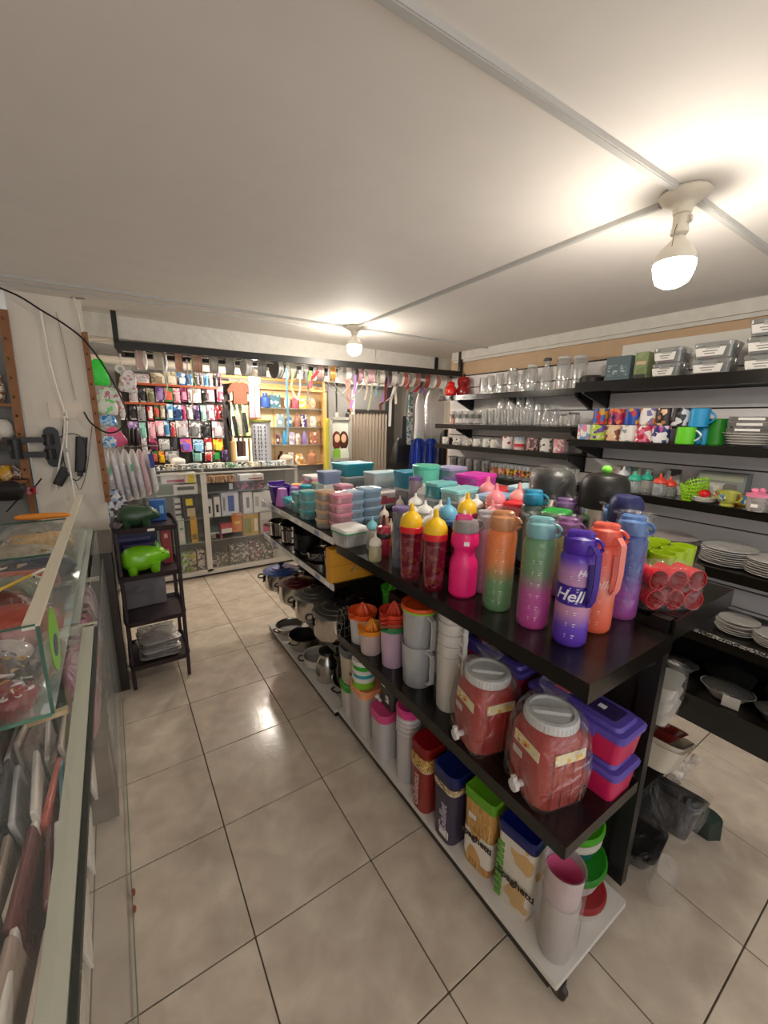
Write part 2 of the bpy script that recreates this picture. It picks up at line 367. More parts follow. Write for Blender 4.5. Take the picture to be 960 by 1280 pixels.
# hanging ribbon tails (photo positions, on the plane of the frame)
tails = [('light green',(388,465),(392,490),8,'a9d86a'),('pale yellow',(366,470),(370,498),6,'dfe29a'),('red',(397,465),(388,485),10,'d8404c'),('grey',(383,468),(384,505),5,'8b8f90'),
 ('peach',(437,475),(440,515),8,'e79a80'),('lilac',(444,478),(438,510),7,'c49ad6'),('wide white',(451,462),(441,518),10,'f2f0ee'),('cream',(459,475),(456,500),5,'d9c9b4'),
 ('pale olive',(465,478),(460,513),5,'c9c6a4'),('teal',(477,478),(470,495),6,'7ea8ac'),('violet',(484,478),(478,502),9,'b07ac0'),('brown',(482,500),(476,513),8,'7c4436'),
 ('long white',(497,470),(487,533),8,'eceae6'),('ivory',(492,475),(495,505),7,'e6e0cc'),('orange red',(512,478),(508,487),9,'d5503c'),('crimson',(525,482),(518,490),11,'cf3f4a'),('purple',(530,478),(532,492),8,'a65cc0'),
 ('salmon',(561,478),(557,490),9,'d98868'),('white string',(152,458),(152,478),3,'dedad6'),('cream string',(205,465),(206,500),3,'ddd6d2'),('yellow string',(240,468),(242,492),3,'e2d98a'),('pink string',(235,470),(240,510),3,'d8b0b4'),('sky blue',(359,500),(358,552),5,'7cc4e6'),
 ('rose',(432,478),(436,500),5,'e8a0a8'),('looped silver',(375,470),(372,500),5,'c9c9c9')]
for nm, a, b, wpx, c in tails:
    A = at(a[0],a[1],y=3.35); Bq = at(b[0],b[1],y=3.35); d = (A-CP).dot(FV); ww = wpx*d/F_PX
    mid = (A+Bq)/2+Vector((.022*(1 if wpx % 2 else -1),.02,0))
    o = solo('ribbon_tail', '%s ribbon end hanging straight down from the frame rolls' % nm, 'ribbon', lambda m: m.ribbon([Vector((0,0,max(.01,1.975-A.z))), Vector((0,0,0)), (mid-A)*.6, (mid-A), (Bq-A)], ww*.5, .001), P(c, .4), A, group='loose ribbon ends')
for k, (a, b, c) in enumerate((((405,470),(440,478),'e8e4dc'),((413,470),(455,480),'d8d4cc'),((455,475),(500,478),'e6c8c8'))):
    A = at(*a, y=3.35); Bq = at(*b, y=3.35); n_ = 12
    solo('ribbon_loop', ['white ribbon sagging in a loop left of the hanging bulb','long cream ribbon sagging low left of the bulb','pink ribbon sagging in a loop right of the bulb'][k], 'ribbon',
         lambda m: m.ribbon([(A-A)+(Bq-A)*i/n_+Vector((0,0,-.12*(1+k*.3)*math.sin(PI*i/n_))) for i in range(n_+1)], .012, .001, (0,1,0)), P(c, .4), A, group='sagging ribbons')

# ================================================================ black shelving
def shelf_board(par, x0, x1, y0, y1, z, th=.028, name='shelf', lip=True, mat=None):
    def f(m):
        m.box((x0+x1)/2,(y0+y1)/2,z-th/2,x1-x0,y1-y0,th)
        m.box(x0+.004,(y0+y1)/2,z-th*.7,.009,y1-y0+.004,th*1.5)
    return part(name, f, mat or BLACK, par, smooth=20)
def bracket(par, x0, x1, y, z, h=.10):
    return part('shelf_bracket', lambda m: m.add([(x1,-.009,z),(x0,-.009,z),(x0,-.009,z-.025),(x1,-.009,z-h),(x1,.009,z),(x0,.009,z),(x0,.009,z-.025),(x1,.009,z-h)],
        [(0,1,2,3),(7,6,5,4),(0,4,5,1),(1,5,6,2),(2,6,7,3),(3,7,4,0)]), BLACKM, par, loc=(0,y,0), smooth=0)
# centre gondola: near module
GXF, GXS, GXR = .849, 1.275, 1.72
g = thing('table_gondola', 'long black two-sided shop shelf unit on casters, near module by the camera', 'shelf', (1.25,1.05,0))
def gl(o):  # move part authored in world coordinates under its root
    o.location = Vector(o.location)-Vector((1.25,1.05,0)); return o
YN0, YN1 = .425, 1.68
MIDZ, TOPZ, BASEZ, RTOPZ = .525, .99, .085, 1.03
gl(shelf_board(g, GXF, GXS, YN0, YN1, TOPZ, .03)); gl(shelf_board(g, GXF, GXS-.06, YN0, YN1, MIDZ, .03))
gl(part('end_lip', lambda m: m.box((GXF+GXS)/2, YN0-.004, TOPZ-.026, GXS-GXF, .008, .052), BLACK, g)); gl(part('end_lip', lambda m: m.box((GXF+GXS)/2-.03, YN0-.004, MIDZ-.02, GXS-GXF-.06, .008, .04), BLACK, g))
gl(shelf_board(g, GXS+.03, GXR, YN0, YN1, RTOPZ, .03)); gl(part('end_lip', lambda m: m.box((GXS+GXR)/2, YN0-.004, RTOPZ-.03, GXR-GXS, .008, .06), BLACK, g))
gl(shelf_board(g, GXS+.03, 1.60, YN0+.02, YN1, .64, .025)); gl(shelf_board(g, GXS+.03, 1.56, YN0+.02, YN1, .39, .025))
gl(part('base_board', lambda m: m.loft([(BASEZ-.02,.37,YN1-YN0+.03,.006),(BASEZ,.37,YN1-YN0+.03,.006)], 3), P('d3cfc9', .4, 0, 1, .04, 20), g, loc=(GXF+.185,(YN0+YN1)/2-.02,0)))
gl(part('base_frame', lambda m: m.box(GXF+.185,(YN0+YN1)/2-.01,BASEZ-.035,.36,YN1-YN0,.03), BLACKM, g))
gl(part('base_frame', lambda m: m.box(1.45,(YN0+YN1)/2,BASEZ-.035,.30,YN1-YN0-.06,.03), BLACKM, g))
for y in (YN0+.03, YN1-.02): gl(part('post', lambda m: m.box(0,0,.545,.035,.05,.97), BLACKM, g, 'gpost', loc=(GXS+.01,y,0)))
gl(part('back_panel', lambda m: m.box(GXS+.015,(YN0+YN1)/2,.56,.012,YN1-YN0-.1,.9), P('1a1614', .5), g))
for z, x in ((TOPZ,GXF+.1),(MIDZ,GXF+.1)): gl(bracket(g, x, GXS, YN0+.03, z-.02, .09))
def caster(par, x, y):
    c = part('caster', lambda m: [m.box(0,0,.022,.03,.028,.02), m.xf(rot=(0,PI/2,0)).lathe([(.020,-.011),(.026,-.008),(.026,.008),(.020,.011)], 18)], P('2a2522', .35), par, 'caster', loc=(x,y,.026))
    part('hub', lambda m: m.xf(rot=(0,PI/2,0)).lathe([(.009,-.013),(.009,.013)], 10), steel('8a7a6c'), c, 'casterhub')
    return c
for x, y in ((GXF+.037,YN0-.022),(GXF+.04,YN1-.06),(1.15,YN0+.03),(1.15,YN1-.06),(1.58,YN0+.03),(1.58,YN1-.06)): gl(caster(g, x, y))
# far module
g2 = thing('table_gondola', 'long black two-sided shop shelf unit with white price rails, far module holding the pots', 'shelf', (1.25,2.25,0))
def gm(o): o.location = Vector(o.location)-Vector((1.25,2.25,0)); return o
YF0, YF1 = 1.70, 2.80
for z, x1 in ((1.015,GXS),(.775,GXS),(.43,GXS)): gm(shelf_board(g2, GXF, x1, YF0, YF1, z, .025))
gm(shelf_board(g2, GXS+.03, GXR, YF0, YF1, 1.03, .025)); gm(shelf_board(g2, GXS+.03, GXR-.1, YF0, YF1, .6, .025))
gm(part('base_board', lambda m: m.box(GXF+.2,(YF0+YF1)/2,.055,.42,YF1-YF0,.02), P('cdc9c3', .4), g2)); gm(part('base_frame', lambda m: m.box(GXF+.2,(YF0+YF1)/2,.033,.41,YF1-YF0,.024), BLACKM, g2))
for y in (YF0+.03, YF1-.03): gm(part('post', lambda m: m.box(0,0,.545,.035,.05,.97), BLACKM, g2, 'gpost', loc=(GXS+.01,y,0)))
gm(part('back_panel', lambda m: m.box(GXS+.015,(YF0+YF1)/2,.53,.012,YF1-YF0-.1,.9), P('1a1614', .5), g2))
railmat = P('d9d6d2', .3)
for z in (1.015,.775):
    rl = gm(part('price_rail', lambda m: m.box(0,0,0,.006,YF1-YF0,.032), railmat, g2, 'prail', loc=(GXF-.008,(YF0+YF1)/2,z-.018)))
    for k in range(9):
        if k in (2,5): continue
        part('price_tag', lambda m: m.box(0,0,0,.002,.055,.022), P(['f4f3f0','8f93b8','a85a5a'][k % 3 if k % 4 else 0], .5), rl, ('ptag',k % 3 if k % 4 else 0), loc=(-.0042,-.48+k*.115,0))
for y in (YF0+.06, YF1-.06): gm(caster(g2, GXF+.03, y))
for y in (YF0+.05, YF1-.05): gm(caster(g2, 1.5, y))

# right wall shelving
def wall_shelf(label, x0, y0, y1, z, th=.025, bys=()):
    s = thing('wall_shelf', label, 'shelf', (x0,(y0+y1)/2,z), group='black wall shelves')
    c = Vector((x0,(y0+y1)/2,z))
    o = shelf_board(s, x0, X1-.016, y0, y1, z, th); o.location = -c
    for y in bys:
        b = bracket(s, x0+.06, X1-.016, y, z-th, .11); b.location = Vector((0,y,0))-c
        u = part('bracket_upright', lambda m: m.box(0,0,0,.012,.03,.16), BLACKM, s, 'bupr', loc=Vector((X1-.022,y,z-.06))-c)
    return s
LX, RX = 2.68, 2.56
WS = {}
WS['L1'] = wall_shelf('highest black shelf on the far half of the right wall, holding jars and jugs', LX, 1.70, 3.12, 1.815, .03, (2.9,2.3,1.72))
WS['L2'] = wall_shelf('black shelf of upturned drinking glasses under the shelf of jars', LX, 1.70, 3.14, 1.555, .028, (2.9,1.72))
WS['L3'] = wall_shelf('black shelf holding a row of small white cups', LX, 1.70, 3.14, 1.365, .028, (1.72,))
WS['L4'] = wall_shelf('lowest visible black shelf on the far half of the wall, with dark wrapped glasses', LX, 1.70, 3.0, 1.115, .028, (1.74,))
WS['R1'] = wall_shelf('highest black shelf on the near half of the right wall, holding clear lidded boxes', RX, -.4, 1.62, 1.835, .04, (1.6,.3))
WS['R2'] = wall_shelf('black shelf of printed mugs on the near half of the right wall', RX, -.4, 1.62, 1.475, .03, (1.6,.3))
WS['R3'] = wall_shelf('black shelf of sippy cups and a green basket on the near half of the wall', RX, -.4, 1.62, 1.175, .03, (1.6,.3))
WS['R4'] = wall_shelf('deep black shelf holding stacks of white plates', 2.50, -.4, 1.62, .865, .035, (1.6,.3))
WS['R5'] = wall_shelf('deep black shelf with a worn speckled edge near the floor', 2.467, -.4, 1.62, .53, .045, (1.6,.3))
part('worn_edge', lambda m: m.box(0,0,0,.003,2.0,.018), PRINT(('1c1a18','8f8c86','2a2725','b0aca4'), 160, .5, 'cells'), WS['R5'], loc=(-.003,0,-.006))
s = thing('base_cabinet', 'lowest black floor shelf with a dark kick board along the right wall', 'shelf', (2.70,.6,0))
part('kick_board', lambda m: m.box(-.22,0,.06,.02,3.2,.12), BLACKM, s); part('shelf', lambda m: m.box(0,0,.14,.47,3.2,.04), BLACK, s)
part('back_panel', lambda m: m.box(.235,0,.33,.01,3.2,.36), BLACKM, s)
# ================================================================ goods: builders
def cyl(r0, r1, h, n=24, bev=.003):
    return lambda m: m.lathe([(r0-bev,0),(r0,bev),(r1,h-bev),(r1-bev,h)], n)
def cup_prof(r0, r1, h, t=.002):
    return [(.001,0),(r0-.003,0),(r0,.003),(r1,h),(r1-t,h),(r0-t,.005),(.001,.005)]
def motiv_bottle(label, px, py, stops, capc, z, h=.262, r=.040, strap=None, wrap=False, text=None, rz=0, ink='e9e4ee', flat=None, xy=None):
    p = at(px,py,z=z) if xy is None else Vector((xy[0],xy[1],z))
    va = math.atan2(CP.y-p.y, CP.x-p.x)            # side that faces the aisle and the camera
    t = thing('water_bottle', label, 'bottle', p, (0,0,0), 'hour-marked water bottles', 1.1)
    body = part('body', lambda m: m.lathe([(.001,0),(r*.86,0),(r*.97,.006),(r,.016),(r,h*.55),(r*1.02,h*.90),(r*.95,h*.955),(r*.78,h*.985),(r*.78,h)], 32), GRAD(stops, 2, .28), t, ('mb',h,r))
    cap = P(capc, .3)
    c = part('cap', lambda m: m.lathe([(r*.86,0),(r*.92,.004),(r*.92,.028),(r*.85,.036),(r*.5,.040),(r*.42,.046),(.001,.048)], 28), cap, t, ('mbc',r), loc=(0,0,h*.985))
    part('flip_lid', lambda m: m.loft([(0,.030,.062,.012),(.010,.028,.060,.012),(.014,.020,.05,.01)], 3), cap, c, 'mbl', loc=(0,0,.038), rot=(0,0,va))
    part('carry_loop', lambda m: m.tube([(math.cos(a)*.020+.030, 0, math.sin(a)*.016+.02) for a in [-PI*.6+PI*1.3*i/10 for i in range(11)]], .0045, 8), cap, c, 'mbo', rot=(0,0,va+1.3))
    if strap:
        part('strap', lambda m: m.ribbon([(r+.004,0,h+.02),(r+.020,0,h+.005),(r+.022,0,h*.72),(r+.018,0,h*.55),(r+.008,0,h*.47),(r+.004,0,h*.52),(r+.006,0,h*.7),(r+.004,0,h*.9)], .016, .003, (0,1,0)), P(strap, .45), t, ('mbs',h,r), rot=(0,0,va+.75))
    marks = P(ink, .5)
    def ticks(m):
        for s in ((-.28,.09),(.10,.17)):
            for k in range(6):
                zz = h*(.14+.125*k)
                for a0, a1, dz in ((va+s[0],va+s[0]+s[1],0),(va+s[0]+.02,va+s[0]+s[1]*.7,-.006)):
                    m.rings([[((r+.0012)*math.cos(a), (r+.0012)*math.sin(a), zz+dz+q) for q in (-.0008,.0008)]+[((r-.002)*math.cos(a), (r-.002)*math.sin(a), zz+dz+q) for q in (.0008,-.0008)] for a in (a0,(a0+a1)/2,a1)])
    part('hour_marks', ticks, marks, t, kind='stuff')
    if text:
        for (tx, sz, zz, da, cc) in text:
            wrap_text('lettering', tx, sz, P(cc, .5), t, r*1.005, zz, va+da, bold=.0006, shear=.3)
    if wrap:
        part('plastic_sleeve', lambda m: m.lathe([(r*1.06,.002),(r*1.09,h*.4),(r*1.07,h*.8),(r*1.10,h+.01),(r*.98,h+.045),(r*1.3,h+.052)], 18, cap0=False, cap1=False), WRAP, t, ('mbw',h,r), smooth=60)
    return t
def box_thing(name, label, cat, p, w, d, h, mat, rz=0, group=None, face=None, tilt=0, bev=.003):
    """closed carton; face = (material, fraction w, fraction h, z fraction) printed panel on the -y side"""
    t = thing(name, label, cat, p, (tilt,0,rz), group)
    part('carton', lambda m: m.loft([(0,w-bev,d-bev,bev),(bev*.6,w,d,bev),(h-bev*.6,w,d,bev),(h,w-bev,d-bev,bev)], 1), mat, t, ('bx',w,d,h,bev))
    for f in (face or []):
        fm, fx, fz, fw, fh = f
        part('printed_panel', lambda m: m.box(fx*w, -d/2-.0004, fz*h, fw*w, .0012, fh*h), fm, t)
    return t
def food_box(label, p, w, d, h, lidc, bodym, rz=0, group=None, cat='container', lidh=.014, r=.02, taper=.9, name='food_container', clips=False, rim=None):
    t = thing(name, label, cat, p, (0,0,rz), group)
    wt, dt = w*taper, d*taper
    part('tub', lambda m: m.loft([(0,wt-.006,dt-.006,r),(.004,wt,dt,r),(h-.003,w-.006,d-.006,r),(h,w-.004,d-.004,r),(h,w-.010,d-.010,r),(.006,wt-.006,dt-.006,r)], 4), bodym, t, ('fb',w,d,h,r,taper))
    lid = part('lid', lambda m: m.loft([(-.004,w,d,r),(lidh-.004,w+.002,d+.002,r),(lidh,w-.006,d-.006,r),(lidh-.002,w-.018,d-.018,r),(lidh-.002,w*.4,d*.4,r*.6)], 4), P(lidc, .35) if isinstance(lidc, str) else lidc, t, ('fl',w,d,lidh,r), loc=(0,0,h))
    if clips:
        for sx, sy, ro in ((1,0,0),(-1,0,0),(0,1,1),(0,-1,1)):
            part('clip', lambda m: m.box(0,0,-.006,.004 if not ro else w*.35,d*.35 if not ro else .004,.026), P(lidc, .35) if isinstance(lidc, str) else lidc, lid, ('cl',w,d,ro), loc=(sx*(w/2+.002), sy*(d/2+.002), 0))
    if rim: part('seal', lambda m: m.loft([(0,w+.003,d+.003,r),(.005,w+.003,d+.003,r)], 4), P(rim, .4), t, ('sl',w,d,r), loc=(0,0,h-.010))
    return t
def round_tub(label, p, r0, r1, h, lidc, bodym, group=None, cat='container', lidh=.016, name='round_tub', knob=False, band=None):
    t = thing(name, label, cat, p, (0,0,0), group)
    part('tub', lambda m: m.lathe([(.001,0),(r0,0),(r1,h),(r1-.003,h),(r0-.003,.005),(.001,.005)], 30), bodym, t, ('rt',r0,r1,h))
    lid = part('lid', lambda m: m.lathe([(r1+.002,-.006),(r1+.004,0),(r1+.004,lidh-.004),(r1-.002,lidh),(r1-.012,lidh-.003),(r1*.5,lidh-.002),(.001,lidh)], 30), P(lidc, .35) if isinstance(lidc, str) else lidc, t, ('rl',r1,lidh), loc=(0,0,h))
    if knob: part('knob', lambda m: m.lathe([(.012,0),(.010,.008),(.015,.014),(.001,.018)], 14), P(lidc, .35), lid, 'knob', loc=(0,0,lidh))
    if band: part('printed_band', lambda m: m.lathe([(r0+(r1-r0)*.2+.0008,h*.2),(r0+(r1-r0)*.8+.0008,h*.8)], 30, cap0=False, cap1=False), band, t, ('rb',r0,r1,h))
    return t
def mug(label, p, body, r=.041, h=.094, rz=0, hc=None, inner='f2efe9', group=None, name='mug'):
    t = thing(name, label, 'mug', p, (0,0,rz), group)
    part('body', lambda m: m.lathe([(.001,0),(r*.92,0),(r,.004),(r,h-.002),(r-.002,h),(r-.004,h-.002),(r-.004,.006),(.001,.006)], 26), body, t, ('mug',r,h))
    part('handle', lambda m: m.tube([(r-.002,0,h*.80)]+[(r+.004+.022*math.sin(PI*i/8), 0, h*(.80-.56*i/8)) for i in range(9)]+[(r-.002,0,h*.24)], .0050, 8), P(hc or inner, .25), t, ('mugh',r,h))
    return t
def tumbler(m, r0, r1, h, n=20):
    m.lathe([(.001,0),(r0*.95,0),(r0,.003),(r1,h),(r1-.0015,h),(r0-.002,.010),(.001,.010)], n)
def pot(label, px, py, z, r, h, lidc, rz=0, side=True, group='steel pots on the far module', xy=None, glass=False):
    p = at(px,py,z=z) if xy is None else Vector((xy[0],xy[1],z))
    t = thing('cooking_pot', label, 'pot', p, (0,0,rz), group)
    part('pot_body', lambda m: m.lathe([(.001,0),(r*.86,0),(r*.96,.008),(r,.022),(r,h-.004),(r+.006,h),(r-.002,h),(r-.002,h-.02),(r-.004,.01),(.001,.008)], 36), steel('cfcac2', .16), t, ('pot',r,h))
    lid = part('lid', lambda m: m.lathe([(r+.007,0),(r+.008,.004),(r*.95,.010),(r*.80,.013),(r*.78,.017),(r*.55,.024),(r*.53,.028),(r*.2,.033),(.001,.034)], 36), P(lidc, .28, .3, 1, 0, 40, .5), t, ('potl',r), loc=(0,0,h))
    part('lid_knob', lambda m: m.lathe([(.010,0),(.008,.010),(.020,.016),(.021,.024),(.012,.028),(.001,.029)], 18), P('1c1a1a', .35), lid, 'potk', loc=(0,0,.032))
    for s in (0, PI):
        hd = part('handle', lambda m: m.tube([(r-.002,-.035,h*.70),(r+.030,-.034,h*.72),(r+.036,-.02,h*.73),(r+.038,0,h*.735),(r+.036,.02,h*.73),(r+.030,.034,h*.72),(r-.002,.035,h*.70)], .006, 8), P('1d1b1b', .4), t, ('poth',r,h), rot=(0,0,s))
        part('handle_plate', lambda m: m.box(r+.002,0,h*.62,.006,.075,.045), P('1d1b1b', .4), hd, ('pothp',r,h))
    return t
def wrap_bag(par, lv, k=4, mat=None, loc=(0,0,0), name='plastic_wrap'):
    return part(name, lambda m: m.loft(lv, k, True, False), mat or WRAP, par, loc=loc, smooth=60)
def crumple(fn, amp, seed=1, freq=30):
    """push the points of a built mesh in and out so film looks creased"""
    r = random.Random(seed)
    def g(m):
        fn(m)
        from mathutils import noise
        out = []
        for v in m.v:
            q = noise.noise_vector(Vector(v)*freq+Vector((seed*3.1,0,0)))
            out.append(Vector(v)+q*amp)
        m.v = out
    return g
def puffy(w, d, h, amp=.006, seed=1, k=4, lv=7, r=.02):
    """a crumpled plastic bag or bundle"""
    def f(m):
        L = []
        for i in range(lv+1):
            u = i/lv; s = math.sin(PI*min(1, max(0, .12+u*.80)))**.45
            L.append((u*h, max(.004,w*s), max(.004,d*s), r))
        m.loft(L, k)
    return crumple(f, amp, seed, 3.2/max(w, .05))
# ================================================================ goods on the near table top (z = TOPZ)
Z = TOPZ
ORANGE, GREEN, MAG = 'f2793a','6f9a6a','c04a9a'
motiv_bottle('tall orange-to-green frosted bottle with peach lid, left of the green and magenta bottle', 620,758, ((0,'5f8f62'),(.09,'6a9465'),(.15,'e88848'),(.28,'f27a38')), 'c98a5c', Z, h=.240, wrap=True)
motiv_bottle('green-to-magenta frosted bottle with pale teal lid, sealed in film', 664,779, ((0,'c8409c'),(.10,'b9509a'),(.15,'6f8f6c'),(.28,'5d9a68')), '7cb4bc', Z, h=.247, wrap=True)
motiv_bottle('violet bottle with purple strap and white greeting at the front edge of the table', 710,800, ((0,'5a35b0'),(.05,'6b48bc'),(.09,'c08ab0'),(.105,'c48fae'),(.108,'3d1f96'),(.155,'3d1f96'),(.158,'b98ab4'),(.19,'b585b8'),(.22,'5a35b8'),(.28,'4a25ac')), '4a22a4', Z, h=.235, r=.040, strap='3a1c8c',
    text=(('Hello', .040, .131, -.02, 'f4f0fa'),('Hello', .020, .19, .62, 'e8e4f4')))
motiv_bottle('coral bottle with coral strap right behind the violet bottle', 741,784, ((0,'ef6a4c'),(.08,'ec7a62'),(.13,'e59488'),(.19,'ea6a58'),(.28,'e2533f')), 'e8604c', Z, h=.238, strap='f08a7c', text=(('Hello', .030, .135, .0, 'f7c9bc'),), ink='f4b8a8')
motiv_bottle('navy-to-magenta frosted bottle with steel blue lid, rightmost of the tall bottles', 774,768, ((0,'b04aa4'),(.08,'8a4aa0'),(.14,'30408c'),(.28,'28509c')), '4a74b0', Z, h=.243, wrap=True, ink='6c86c8')
motiv_bottle('purple-to-yellow frosted bottle half hidden behind the green and violet bottles', 704,740, ((0,'7a4a90'),(.12,'a8a060'),(.28,'8aa060')), '7a4c80', Z, h=.20, wrap=True)
motiv_bottle('frosted bottle with bright blue lid standing behind the coral bottle', 741,728, ((0,'5a4aa0'),(.28,'8a6a90')), '3a6ab0', Z, h=.195, wrap=True)
motiv_bottle('frosted bottle with small plum lid at the back of the tall bottles', 690,708, ((0,'a05aa0'),(.28,'7a86a0')), '6a4a7c', Z, h=.185, wrap=True)
motiv_bottle('black-lidded teal bottle standing behind the orange and green bottle', 648,712, ((0,'6a8a84'),(.28,'2a3030')), '2a8ab0', Z, h=.215, r=.038)
# pink sport bottle
p = at(577,742,z=Z)
t = thing('sport_bottle', 'neon pink waisted sport bottle with grey screw lid', 'bottle', p, sc=1.12)
PK = P('f7267e', .35, 0, .93)
part('body', lambda m: m.lathe([(.001,0),(.036,0),(.042,.008),(.0425,.09),(.041,.110),(.033,.124),(.031,.140),(.033,.148),(.0405,.158),(.042,.166),(.040,.190),(.036,.200),(.034,.204)], 32), PK, t)
c = part('screw_lid', lambda m: m.lathe([(.037,0),(.039,.003),(.038,.026),(.034,.034),(.020,.037),(.001,.038)], 30), P('8b8788', .35), t, loc=(0,0,.200))
part('spout', lambda m: m.loft([(0,.018,.05,.008),(.012,.016,.048,.008),(.016,.010,.04,.005)], 3), P('d8347c', .35), c, loc=(-.01,0,.036), rot=(0,0,.9))
part('finger_loop', lambda m: m.tube([(.030+.024*math.cos(a),0,.018+.015*math.sin(a)) for a in [-PI*.7+PI*1.4*i/12 for i in range(13)]], .004, 8), P('8f8b8c', .35), c, rot=(0,0,-.45))
part('white_label', lambda m: m.box(0,0,0,.016,.001,.012), P('f3f0f0', .5), t, loc=(-.026,-.0335,.172), rot=(0,0,-.66))
# berry-coloured spout cups
def spout_cup(label, px, py, body, ring, dome, z=TOPZ, h=.165, r=.036, prints=True, zt=None):
    p = at(px,py,z=z)
    t = thing('spout_cup', label, 'cup', p, (0,0,0), 'spout cups with rubber tops', 1.12)
    part('tumbler', lambda m: m.lathe([(.001,0),(r*.86,0),(r*.90,.004),(r*1.04,h),(r*1.0,h),(r*.86,.008),(.001,.008)], 28), G(body, .40, .14, .1), t, ('sct',h,r))
    part('drink_print', lambda m: m.lathe([(r*.90,.012),(r*1.02,h*.9)], 24, cap0=False, cap1=False), G('f0d8e0', .12, .1, .2) if not prints else PRINT((body,'a82850','e8b8c8','6a1840','c9a04a','8a1a3a'), 70, .3, 'cells', 2), t, ('scp',h,r), sc=(.985,.985,1))
    part('collar', lambda m: m.lathe([(r*1.06,0),(r*1.08,.003),(r*1.08,.017),(r*1.02,.020),(r*.8,.021)], 26), P(ring, .3), t, ('scr',r), loc=(0,0,h-.002))
    if dome: part('rubber_top', lambda m: m.lathe([(r*1.0,0),(r*1.04,.008),(r*1.0,.022),(r*.78,.038),(r*.45,.046),(r*.26,.052),(r*.2,.068),(r*.13,.076),(.001,.078)], 24), P(dome, .4), t, ('scd',r), loc=(0,0,h+.016))
    return t
BER = '8a1430'
spout_cup('left front berry cup with yellow rubber top and red collar', 512,722, BER, 'd8262e', 'f4c31c')
spout_cup('right front berry cup with yellow rubber top and red collar', 541,735, BER, 'd8262e', 'f4c31c')
spout_cup('berry cup with light blue rubber top behind the two front yellow ones', 555,706, '6a1026', '4a88c0', '6fb9dc')
spout_cup('dark berry cup with blue collar beside the pink sport bottle', 573,716, '5a1020', '2747a8', None)
spout_cup('berry cup with yellow rubber top in the second row', 580,697, '6a1026', '8a3040', 'f2c32a')
spout_cup('berry cup with pink rubber top behind the pink sport bottle', 603,697, '741028', 'e98a9a', 'f2909c')
spout_cup('deep red cup with black and pink top right of the sport bottle', 609,708, '5c0e1e', '1d1a1c', 'ef8a92', h=.155)
spout_cup('small cup with a pink rubber top and blue clip, next to the orange bottle', 622,694, '741a30', '2a3a9c', 'f2a09c')
spout_cup('cup with pink rubber top and orange collar in the back row', 595,676, '84203a', 'f09a38', 'f2949c')
motiv_bottle('frosted lilac bottle half hidden behind the orange and green bottle', 603,738, ((0,'b894b8'),(.28,'c4a4b4')), 'b9b4bc', Z, h=.215, r=.034)
# glitter tumbler, blender cup, small dispensers
def flask(label, px, py, bodyc, lidc, h=.19, r=.036, dens=.35, group='clear tumblers with coloured lids', z=TOPZ, xy=None):
    p = at(px,py,z=z) if xy is None else Vector((*xy, z))
    t = thing('drink_flask', label, 'flask', p, (0,0,0), group)
    part('body', lambda m: m.lathe([(.001,0),(r*.9,0),(r,.006),(r,h*.96),(r*.94,h),(r*.9,h),(r*.94,.01),(.001,.01)], 28), G(bodyc, dens, .2, .08), t, ('flb',h,r))
    part('glitter_liner', lambda m: m.lathe([(.001,.012),(r*.86,.012),(r*.88,h*.93)], 24, cap1=False), PRINT((bodyc,'cfd4dc',bodyc,'8f96a4','e8e4ea'), 110, .25, 'cells'), t, ('fll',h,r)) if dens > .3 else None
    part('lid', lambda m: m.lathe([(r*1.04,0),(r*1.06,.004),(r*1.05,.014),(r*.94,.018),(r*.90,.015),(.001,.015)], 28), P(lidc, .3), t, ('flc',r), loc=(0,0,h-.002))
    return t
flask('clear grey glitter tumbler with purple-rimmed lid left of the yellow-topped cups', 501,708, '8d94a6', '7a6a9c', .235, .037, .4)
for nm, x, y, c in (('leftmost',523,664,'b49aac'),('middle one',558,668,'9a6a70'),('rightmost',590,661,'94788c'),):
    flask('purple rimmed flat-lidded tumbler, %s in the row behind the yellow tops' % nm, x, y, c, '6d5c92', .235, .036, .45)
p = at(479,694,z=Z)
t = thing('shaker_cup', 'small red shaker cup with a black band and dark spout, left of the glitter tumbler', 'cup', p)
part('body', lambda m: m.lathe([(.001,0),(.026,0),(.028,.004),(.030,.082),(.026,.086)], 24), G('c02a4a', .6, .15, .1), t)
part('band', lambda m: m.lathe([(.032,0),(.034,.004),(.033,.018),(.030,.022)], 24), P('221c1e', .4), t, loc=(0,0,.082))
part('upper_cup', lambda m: m.lathe([(.028,0),(.033,.018),(.031,.030),(.012,.036)], 24), G('c02a4a', .6, .15, .1), t, loc=(0,0,.103))
part('spout', lambda m: m.lathe([(.010,0),(.008,.012),(.005,.030),(.006,.044),(.001,.046)], 14), P('3a1616', .4), t, loc=(0,0,.137))
def dispenser(label, px, py, bodyc, topc, h=.10, r=.026, dens=.5, z=TOPZ, nip=True, xy=None, group='small feeding bottles with pointed tops'):
    p = at(px,py,z=z) if xy is None else Vector((*xy, z))
    t = thing('feeding_bottle', label, 'bottle', p, (0,0,0), group)
    part('body', lambda m: m.lathe([(.001,0),(r*.9,0),(r,.006),(r,h*.8),(r*.8,h*.95),(r*.7,h)], 20), G(bodyc, dens, .14, .1), t, ('dsb',h,r))
    part('cap', lambda m: m.lathe([(r*.9,0),(r*1.0,.003),(r*.98,.014),(r*.75,.026),(r*.34,.034),(r*.2,.040),(r*.14,.056),(.001,.058)], 18), P(topc, .35), t, ('dsc',r), loc=(0,0,h-.002))
    return t
dispenser('cream feeding bottle with cyan cap beside the white-lidded box', 465,686, 'cfcabc', '7fd0de', .10, .026)
dispenser('pale yellow squat bottle with clear cap in front of the cyan-capped one', 463,702, 'd9cfa4', 'e4e0d4', .07, .027)
k = 0
